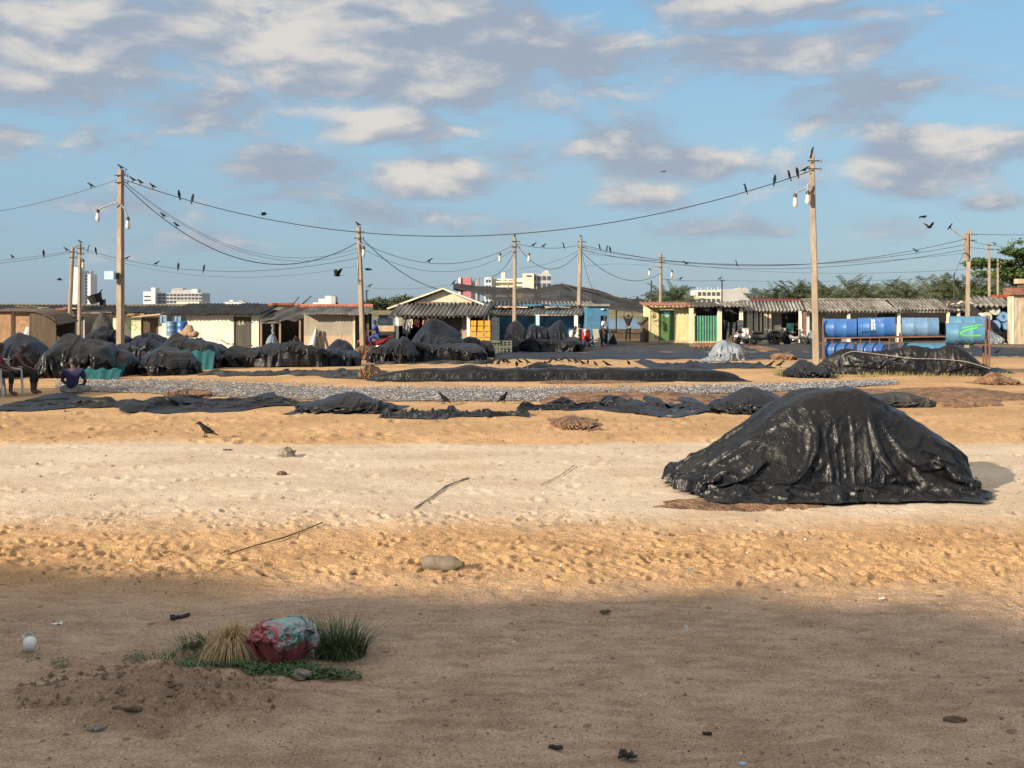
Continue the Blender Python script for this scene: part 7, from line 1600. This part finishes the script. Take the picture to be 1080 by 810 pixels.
def person(label, loc, rz, J, top=None, bottom=None, hair='hair', s=1., shirt_sleeves=True):
    """J: joints in the person's frame (facing -y), metres"""
    t = thing('person', label, 'person', loc, None, rz); t.scale = (s, s, s)
    R = {'pelvis': (.125, .10), 'spine': (.115, .09), 'chest': (.145, .10), 'neck': .05, 'head0': .062, 'head1': .092, 'head2': .07, 'hl': .095, 'hr': .095, 'kl': .06, 'kr': .06, 'al': .042, 'ar': .042, 'tl': .03, 'tr': .03, 'sl': .06, 'sr': .06, 'el': .043, 'er': .043, 'wl': .03, 'wr': .03, 'pl': .032, 'pr': .032}
    JJ = {k: tuple(v) + (R[k],) for k, v in J.items() if k in R}
    bones = [('pelvis', 'spine'), ('spine', 'chest'), ('chest', 'neck'), ('neck', 'head0'), ('head0', 'head1'), ('head1', 'head2')]
    for q in 'lr': bones += [('pelvis', 'h' + q), ('h' + q, 'k' + q), ('k' + q, 'a' + q), ('a' + q, 't' + q), ('chest', 's' + q), ('s' + q, 'e' + q), ('e' + q, 'w' + q), ('w' + q, 'p' + q)]
    # five fingers on each hand
    for q in 'lr':
        w = Vector(J['w' + q]); p_ = Vector(J['p' + q]); dv = (p_ - w).normalized(); sd = dv.orthogonal().normalized(); 
        for f in range(5):
            k = 'f%s%d' % (q, f); a = p_ + sd * (.026 * (f - 1.5) if f < 4 else .05) + dv * (.05 if f < 4 else .015); b_ = a + dv * (.045 - .006 * abs(f - 1.5)) + dv.cross(sd) * .02
            JJ[k + 'a'] = tuple(a) + (.0095,); JJ[k + 'b'] = tuple(b_) + (.008,); bones += [('p' + q, k + 'a'), (k + 'a', k + 'b')]
    skin_mesh(JJ, bones, 'pelvis', 'body', 'skin', t, 2)
    if top:
        K = {k: tuple(J[k]) + (r_,) for k, r_ in (('pelvis', (.145, .12)), ('spine', (.145, .118)), ('chest', (.175, .13)), ('sl', .09), ('sr', .09))}
        bb = [('pelvis', 'spine'), ('spine', 'chest'), ('chest', 'sl'), ('chest', 'sr')]
        for q in 'lr':
            e = Vector(J['s' + q]).lerp(Vector(J['e' + q]), .75); K['m' + q] = tuple(e) + (.066,); bb.append(('s' + q, 'm' + q))
        nk = Vector(J['chest']).lerp(Vector(J['neck']), .72); K['nk'] = tuple(nk) + (.085,); bb.append(('chest', 'nk'))
        skin_mesh(K, bb, 'pelvis', 'shirt', top, t, 2)
    if bottom:
        K = {'pelvis': tuple(J['pelvis']) + ((.15, .125),)}; bb = []
        for q in 'lr':
            K['h' + q] = tuple(J['h' + q]) + (.11,); e = Vector(J['k' + q]); K['k' + q] = tuple(e) + (.078,); e2 = e.lerp(Vector(J['a' + q]), .6 if bottom != 'short' else .1); K['c' + q] = tuple(e2) + (.065,); bb += [('pelvis', 'h' + q), ('h' + q, 'k' + q), ('k' + q, 'c' + q)]
        skin_mesh(K, bb, 'pelvis', 'trousers', bottom, t, 2)
    # hair cap and face
    h1 = Vector(J['head1']); h2 = Vector(J['head2']); up = (h2 - Vector(J['head0'])).normalized(); fwd = Vector(J.get('face', (0, -1, 0))).normalized(); fwd = (fwd - up * fwd.dot(up)).normalized(); rt = fwd.cross(up)
    vs = []; fs = []; n1, n2 = 16, 8; c_ = h1 + up * .025
    for a in range(n2 + 1):
        for k in range(n1):
            ph = 6.2832 * k / n1; back = (1 - math.cos(ph)) / 2; th = (a / n2) * (1.15 + 1.05 * back)
            vs.append(c_ + (fwd * math.cos(ph) * .108 + rt * math.sin(ph) * .095) * math.sin(th) + up * .118 * math.cos(th))
    for a in range(n2):
        for k in range(n1): fs.append((a * n1 + k, (a + 1) * n1 + k, (a + 1) * n1 + (k + 1) % n1, a * n1 + (k + 1) % n1))
    mb = MB(); mb.add(vs, fs); mb.build('hair', M[hair], t, True)
    mb = MB(); mb.tube([h1 + fwd * .085 + up * .02, h1 + fwd * .115 - up * .022, h1 + fwd * .085 - up * .03], [.010, .018, .010], 6); mb.build('nose', M['skin'], t, True)
    for s_ in (-1, 1):
        mb = MB(); mb.blob(tuple(h1 + fwd * .087 + rt * .033 * s_ + up * .018), (.014, .014, .010), 8, 6); mb.build('eye', M['hair'], t, True)
        mb = MB(); mb.blob(tuple(h1 + rt * .092 * s_ - up * .005), (.02, .022, .032), 8, 6); mb.build('ear', M['skin'], t, True)
    mb = MB(); mb.tube([h1 + fwd * .084 - up * .055 - rt * .025, h1 + fwd * .092 - up * .055, h1 + fwd * .084 - up * .055 + rt * .025], .007, 5); mb.build('mouth', M['redcloth'], t, True)
    return t
def standing(lean=0):
    return dict(pelvis=(0, 0, .92), spine=(0, .01, 1.08), chest=(0, 0, 1.28), neck=(0, 0, 1.43), head0=(0, -.01, 1.48), head1=(0, -.02, 1.57), head2=(0, -.02, 1.66), hl=(-.10, 0, .86), hr=(.10, 0, .86), kl=(-.11, -.03, .48), kr=(.12, -.02, .48), al=(-.11, .02, .08), ar=(.13, .03, .08), tl=(-.12, -.14, .03), tr=(.15, -.13, .03),
                sl=(-.19, 0, 1.36), sr=(.19, 0, 1.36), el=(-.25, .03, 1.09), er=(.25, .02, 1.09), wl=(-.24, -.10, .87), wr=(.25, -.08, .86), pl=(-.23, -.14, .80), pr=(.24, -.12, .79))
# seated on a garden chair, leaning forward, facing +x (right), phone hand up
dA = D(416); xA_ = X(24, dA); zA = gz(xA_, dA)
J = dict(pelvis=(0, .06, .52), spine=(0, .10, .68), chest=(0, .0, .90), neck=(0, -.10, 1.03), head0=(0, -.14, 1.06), head1=(0, -.19, 1.12), head2=(0, -.20, 1.21), hl=(-.10, -.02, .50), hr=(.10, -.02, .50), kl=(-.13, -.42, .54), kr=(.13, -.40, .52), al=(-.12, -.40, .09), ar=(.14, -.36, .09), tl=(-.13, -.55, .04), tr=(.15, -.52, .04),
         sl=(-.18, -.04, .94), sr=(.18, -.04, .94), el=(-.20, -.24, .70), er=(.21, -.30, .68), wl=(-.12, -.42, .62), wr=(.12, -.40, .93), pl=(-.08, -.48, .60), pr=(.08, -.42, 1.0), face=(0, -1, -.15))
person('shirtless person in dark shorts hunched on a garden chair, hand raised before the face', (xA_ - .12, dA, zA), math.pi / 2, J, None, 'blackcloth', s=1.0)
def chair(label, x, y, z, rz):
    t = thing('garden_chair', label, 'chair', (x, y, z), None, rz)
    mb = MB(); mb.box(-.23, .23, -.23, .22, .40, .43); mb.build('seat', M['chair'], t)
    mb = MB()
    for k in range(5): mb.tube([(-.18 + .09 * k, .22, .44), (-.19 + .095 * k, .30, .82)], .018, 5)
    mb.tube([(-.22, .30, .80), (0, .31, .86), (.22, .30, .80)], .028, 6); mb.build('backrest', M['chair'], t)
    for sx in (-1, 1):
        mb = MB(); mb.tube([(.25 * sx, .27, .66), (.27 * sx, 0, .655), (.26 * sx, -.22, .62)], .026, 6); mb.build('armrest', M['chair'], t)
        mb = MB(); mb.tube([(.26 * sx, -.22, .62), (.24 * sx, -.22, .42), (.28 * sx, -.27, .0)], [.022, .028, .022], 6); mb.build('leg', M['chair'], t)
        mb = MB(); mb.tube([(.25 * sx, .27, .66), (.23 * sx, .22, .42), (.28 * sx, .29, .0)], [.022, .028, .022], 6); mb.build('leg', M['chair'], t)
    return t
chair('white plastic garden chair under the hunched person at the left', xA_ - .12 - .02, dA, zA, math.pi / 2)
# person at the very edge
xC_, dC_ = X(-2, D(418)), D(418); zC = gz(xC_, dC_); J2 = {k: v for k, v in J.items()}; J2.update(wr=(.14, -.40, .62), pr=(.1, -.46, .60), head1=(0, -.15, 1.14), head2=(0, -.16, 1.23))
person('person in a dark reddish shirt seated at the extreme left edge', (xC_ - .12, dC_, zC), math.pi / 2 + .3, J2, 'redcloth', 'blackcloth')
chair('white plastic garden chair at the extreme left edge', xC_ - .14, dC_, zC, math.pi / 2 + .3)
# person sitting cross-legged on the ground, back to the camera
dB = D(416.5); xB_ = X(77, dB); zB = gz(xB_, dB)
JB = dict(pelvis=(0, .04, .12), spine=(.01, .02, .30), chest=(.01, -.03, .50), neck=(.02, -.06, .64), head0=(.03, -.08, .68), head1=(.04, -.11, .76), head2=(.04, -.11, .85), hl=(-.11, -.02, .11), hr=(.11, -.02, .11), kl=(-.34, -.24, .14), kr=(.36, -.16, .12), al=(.02, -.36, .08), ar=(-.02, -.30, .09), tl=(.14, -.38, .06), tr=(-.14, -.34, .07),
          sl=(-.20, -.03, .56), sr=(.21, -.03, .55), el=(-.27, -.08, .32), er=(.29, -.06, .32), wl=(-.16, -.26, .22), wr=(.18, -.27, .20), pl=(-.1, -.3, .2), pr=(.1, -.32, .18), face=(.25, -1, -.2))
t = person('person in a navy shirt sitting cross-legged on the ground, back turned', (xB_, dB, zB), math.pi, JB, 'navy', 'greycloth')
mb = MB(); mb.tube([(-.16, .13, .09), (-.05, .165, .075), (.08, .16, .075), (.17, .11, .09)], .022, 6); mb.build('pale_hem', M['greycloth'], t, True)
# standing, white shirt, by the blue block
dD = D(366.5) - .2; JD = standing(); person('person in a white shirt and dark trousers standing by the blue block doorway', (X(638, dD), dD, .02), .9, JD, 'whitecloth', 'blackcloth', s=.98)
# arms raised under the shade net
dE = D(361) + 2.0; JE = standing(); JE.update(sl=(-.19, 0, 1.41), sr=(.19, 0, 1.41), el=(-.30, -.02, 1.62), er=(.30, -.02, 1.62), wl=(-.22, -.06, 1.86), wr=(.22, -.06, 1.87), pl=(-.17, -.07, 1.93), pr=(.17, -.07, 1.94), head1=(0, -.03, 1.56), head2=(0, -.03, 1.65))
person('person in a black top and grey trousers with both arms raised to the shade net', (X(662.5, dE), dE, .02), math.pi, JE, 'blackcloth', 'greycloth', s=1.0)
# crouching near the pole
dG = D(367); JG = {k: v for k, v in J.items()}; person('person in a white top crouching behind the fourth pole beside the motorbike', (X(605, dG), dG + .8, -.08), .7, JG, 'whitecloth', 'redcloth', s=.98)
# person on a motorbike, blue
dF = D(372); JF = {k: v for k, v in J.items()}; JF.update(pelvis=(0, .06, .80), spine=(0, .10, .96), chest=(0, .04, 1.18), neck=(0, .0, 1.32), head0=(0, -.02, 1.36), head1=(0, -.05, 1.44), head2=(0, -.05, 1.53), hl=(-.10, 0, .78), hr=(.10, 0, .78), kl=(-.16, -.36, .70), kr=(.16, -.36, .70), al=(-.15, -.22, .32), ar=(.15, -.22, .32), tl=(-.15, -.36, .29), tr=(.15, -.36, .29),
    sl=(-.18, .0, 1.24), sr=(.18, .0, 1.24), el=(-.23, -.22, 1.04), er=(.23, -.22, 1.04), wl=(-.22, -.46, 1.0), wr=(.22, -.46, 1.0), pl=(-.22, -.52, 1.0), pr=(.22, -.52, 1.0))
person('person in blue sitting on a parked motorbike under the cement hut porch', (X(394, dF), dF + .9, 0), -math.pi / 2 + .2, JF, 'bluecloth', 'bluecloth', s=.97)
def motorbike(label, px, d, rz, body, s=.95, scooter=True):
    t = thing('motorbike', label, 'motorbike', (X(px, d), d, 0), 'parked motorbikes', rz); t.scale = (s, s, s)
    for yy in (-.62, .60):
        mb = MB(); mb.lathe([(.20, -.035), (.255, -.045), (.29, -.02), (.295, 0), (.29, .02), (.255, .045), (.20, .035), (.20, -.035)], (0, yy, .29), 'x', 24); w = mb.build('wheel', M['tyre'], t, True)
        mb = MB(); mb.lathe([(.05, -.04), (.05, .04)], (0, yy, .29), 'x', 10)
        for k in range(8): a = 6.28 * k / 8; mb.tube([(0, yy, .29), (0, yy + math.cos(a) * .2, .29 + math.sin(a) * .2)], .009, 4)
        mb.build('rim', M['chrome'], w)
    mb = MB(); mb.tube([(0, -.42, .95), (0, -.52, .62), (0, -.62, .29)], [.045, .04, .03], 8); mb.build('fork', M['chrome'], t)
    mb = MB(); mb.tube([(0, -.40, .80), (0, -.25, .48), (0, .1, .42), (0, .45, .56), (0, .82, .74)], [.07, .10, .12, .13, .05], 8); mb.build('frame_body', M[body], t, True)
    mb = MB(); mb.grid(np.array([[(x_, y_, z_) for x_ in (-.20, -.10, 0, .10, .20)] for y_, z_ in ((-.46, 1.0), (-.50, .78), (-.44, .52), (-.34, .36))]) + np.array([[(0, .10 if k in (0, 4) else 0, 0) for k in range(5)]] * 4)); mb.build('leg_shield', M[body], t, True)
    mb = MB(); mb.tube([(0, -.02, .76), (0, .25, .80), (0, .55, .82), (0, .72, .84)], [.07, .11, .11, .06], 8); mb.build('seat', M['blackenamel'], t, True)
    mb = MB(); mb.tube([(-.32, -.30, 1.02), (-.1, -.42, 1.0), (.1, -.42, 1.0), (.32, -.30, 1.02)], .018, 6); mb.build('handlebar', M['chrome'], t)
    mb = MB(); mb.blob((0, -.50, .93), (.09, .07, .09), 12, 8); mb.build('headlight', M['bulb'], t, True)
    for sx in (-1, 1):
        mb = MB(); mb.tube([(.26 * sx, -.34, 1.02), (.30 * sx, -.36, 1.18)], .009, 4); mb.blob((.31 * sx, -.36, 1.2), (.05, .02, .04), 8, 6); mb.build('mirror', M['darkmetal'], t)
    mb = MB(); mb.tube([(.12, .0, .28), (.14, .4, .32), (.14, .8, .38)], [.03, .05, .045], 8); mb.build('exhaust', M['chrome'], t, True)
    mb = MB(); mb.blob((0, .84, .72), (.07, .04, .05), 8, 6); mb.build('tail_light', M['redpaint'], t, True)
    mb = MB(); mb.box(-.10, .10, .86, .87, .50, .62); mb.build('number_plate', M['whiteenamel'], t)
    mb = MB(); mb.tube([(0, -.86, .50), (0, -.66, .62), (0, -.44, .56)], [.05, .07, .05], 6); mb.build('mudguard', M[body], t, True)
    return t
motorbike('motorbike seen from behind parked at the fourth pole by the blue hut', 619, D(366.5) - .9, -.25 + math.pi * .0, 'redpaint', 1.0)
motorbike('motorbike under the person in blue at the cement hut porch', 395, D(372) + .9, -math.pi / 2 + .2, 'redpaint')
motorbike('white scooter standing behind the net-covered heap', 783, D(364), 2.5, 'whiteenamel', .95)
motorbike('dark and white motorbike parked sideways before the striped planks', 804, D(364.5), math.pi / 2 + .25, 'blackenamel', .9)
motorbike('motorbike in shadow before the open part of the striped hut', 822, D(364), 2.2, 'blackenamel'); motorbike('silver and black motorbike beside the brown post of the striped hut', 839, D(364), .7, 'greycloth', .9)
# unseen lean-to added past the left edge to shade the seated people, and the house behind the camera
sh = thing('added_shade_shelter', 'unseen thatched shelter added outside the left edge to shade the seated people', 'shelter', (-18.6, 24.6, 0)); o_ = sh.location
mb = MB(o_); mb.sheet((-24.5, 20.5, 2.6), (-16.0, 20.5, 2.6), (-16.0, 25.0, 3.0), (-24.5, 25.0, 3.0), .2); mb.build('thatch_roof', M['straw'], sh)
for x_ in (-24, -16.3):
    for y_ in (20.9, 24.7): mb = MB(o_); mb.tube([(x_, y_, -.1), (x_, y_, 2.95 if y_ > 24 else 2.6)], .08, 7); mb.build('post', M['woodpole'], sh)
mb = MB(o_); mb.box(-24.2, -16.2, 20.6, 20.75, -.05, 2.4); mb.build('mat_wall', M['sack'], sh)
ho = thing('house', 'house standing behind the viewer that throws the foreground shade', 'house', (-20, -6, 0)); o_ = ho.location
EDGE = 12.5
t_ = EDGE / math.tan(SUN_EL); ex, ey = -math.cos(SUN_AZ) * t_, -math.sin(SUN_AZ) * t_
# eave line whose shadow runs from the left side to the right side of the picture
pA = Vector((X(-80, D(602)), D(602), 0)); pB = Vector((X(1180, D(652)), D(652), 0)); dirv = (pB - pA)
q0 = pA - dirv * 1.2 + Vector((ex, ey, EDGE)); q1 = pB + dirv * .35 + Vector((ex, ey, EDGE)); inw = Vector((dirv.y, -dirv.x, 0)).normalized()
if inw.y > 0: inw = -inw
mb = MB(o_); k = 60; vs = []; fs = []
r = random.Random(14)
for a in range(k + 1):
    p_ = q0.lerp(q1, a / k); w_ = .16 * math.sin(a * .45) + .10 * math.sin(a * 1.3 + 1) + .05 * math.sin(a * 2.9)
    vs += [p_ + Vector((0, 0, w_)), p_ + inw * 9 + Vector((0, 0, 2.2)), p_ + Vector((0, 0, w_ - .18)), p_ + inw * 9 + Vector((0, 0, 2.0))]
for a in range(k): q = a * 4; fs += [(q, q + 4, q + 5, q + 1), (q + 2, q + 3, q + 7, q + 6), (q, q + 2, q + 6, q + 4), (q + 1, q + 5, q + 7, q + 3)]
mb.add(vs, fs); mb.build('roof', M['roof_rust'], ho)
mb = MB(o_); a_, b_ = q0 + inw * .7, q1 + inw * .7; mb.add([Vector((v.x, v.y, z_)) for z_ in (-.1, EDGE - .05) for v in (a_, b_, b_ + inw * 7.6, a_ + inw * 7.6)], [(0, 1, 5, 4), (1, 2, 6, 5), (2, 3, 7, 6), (3, 0, 4, 7)]); mb.build('wall', M['cream'], ho)
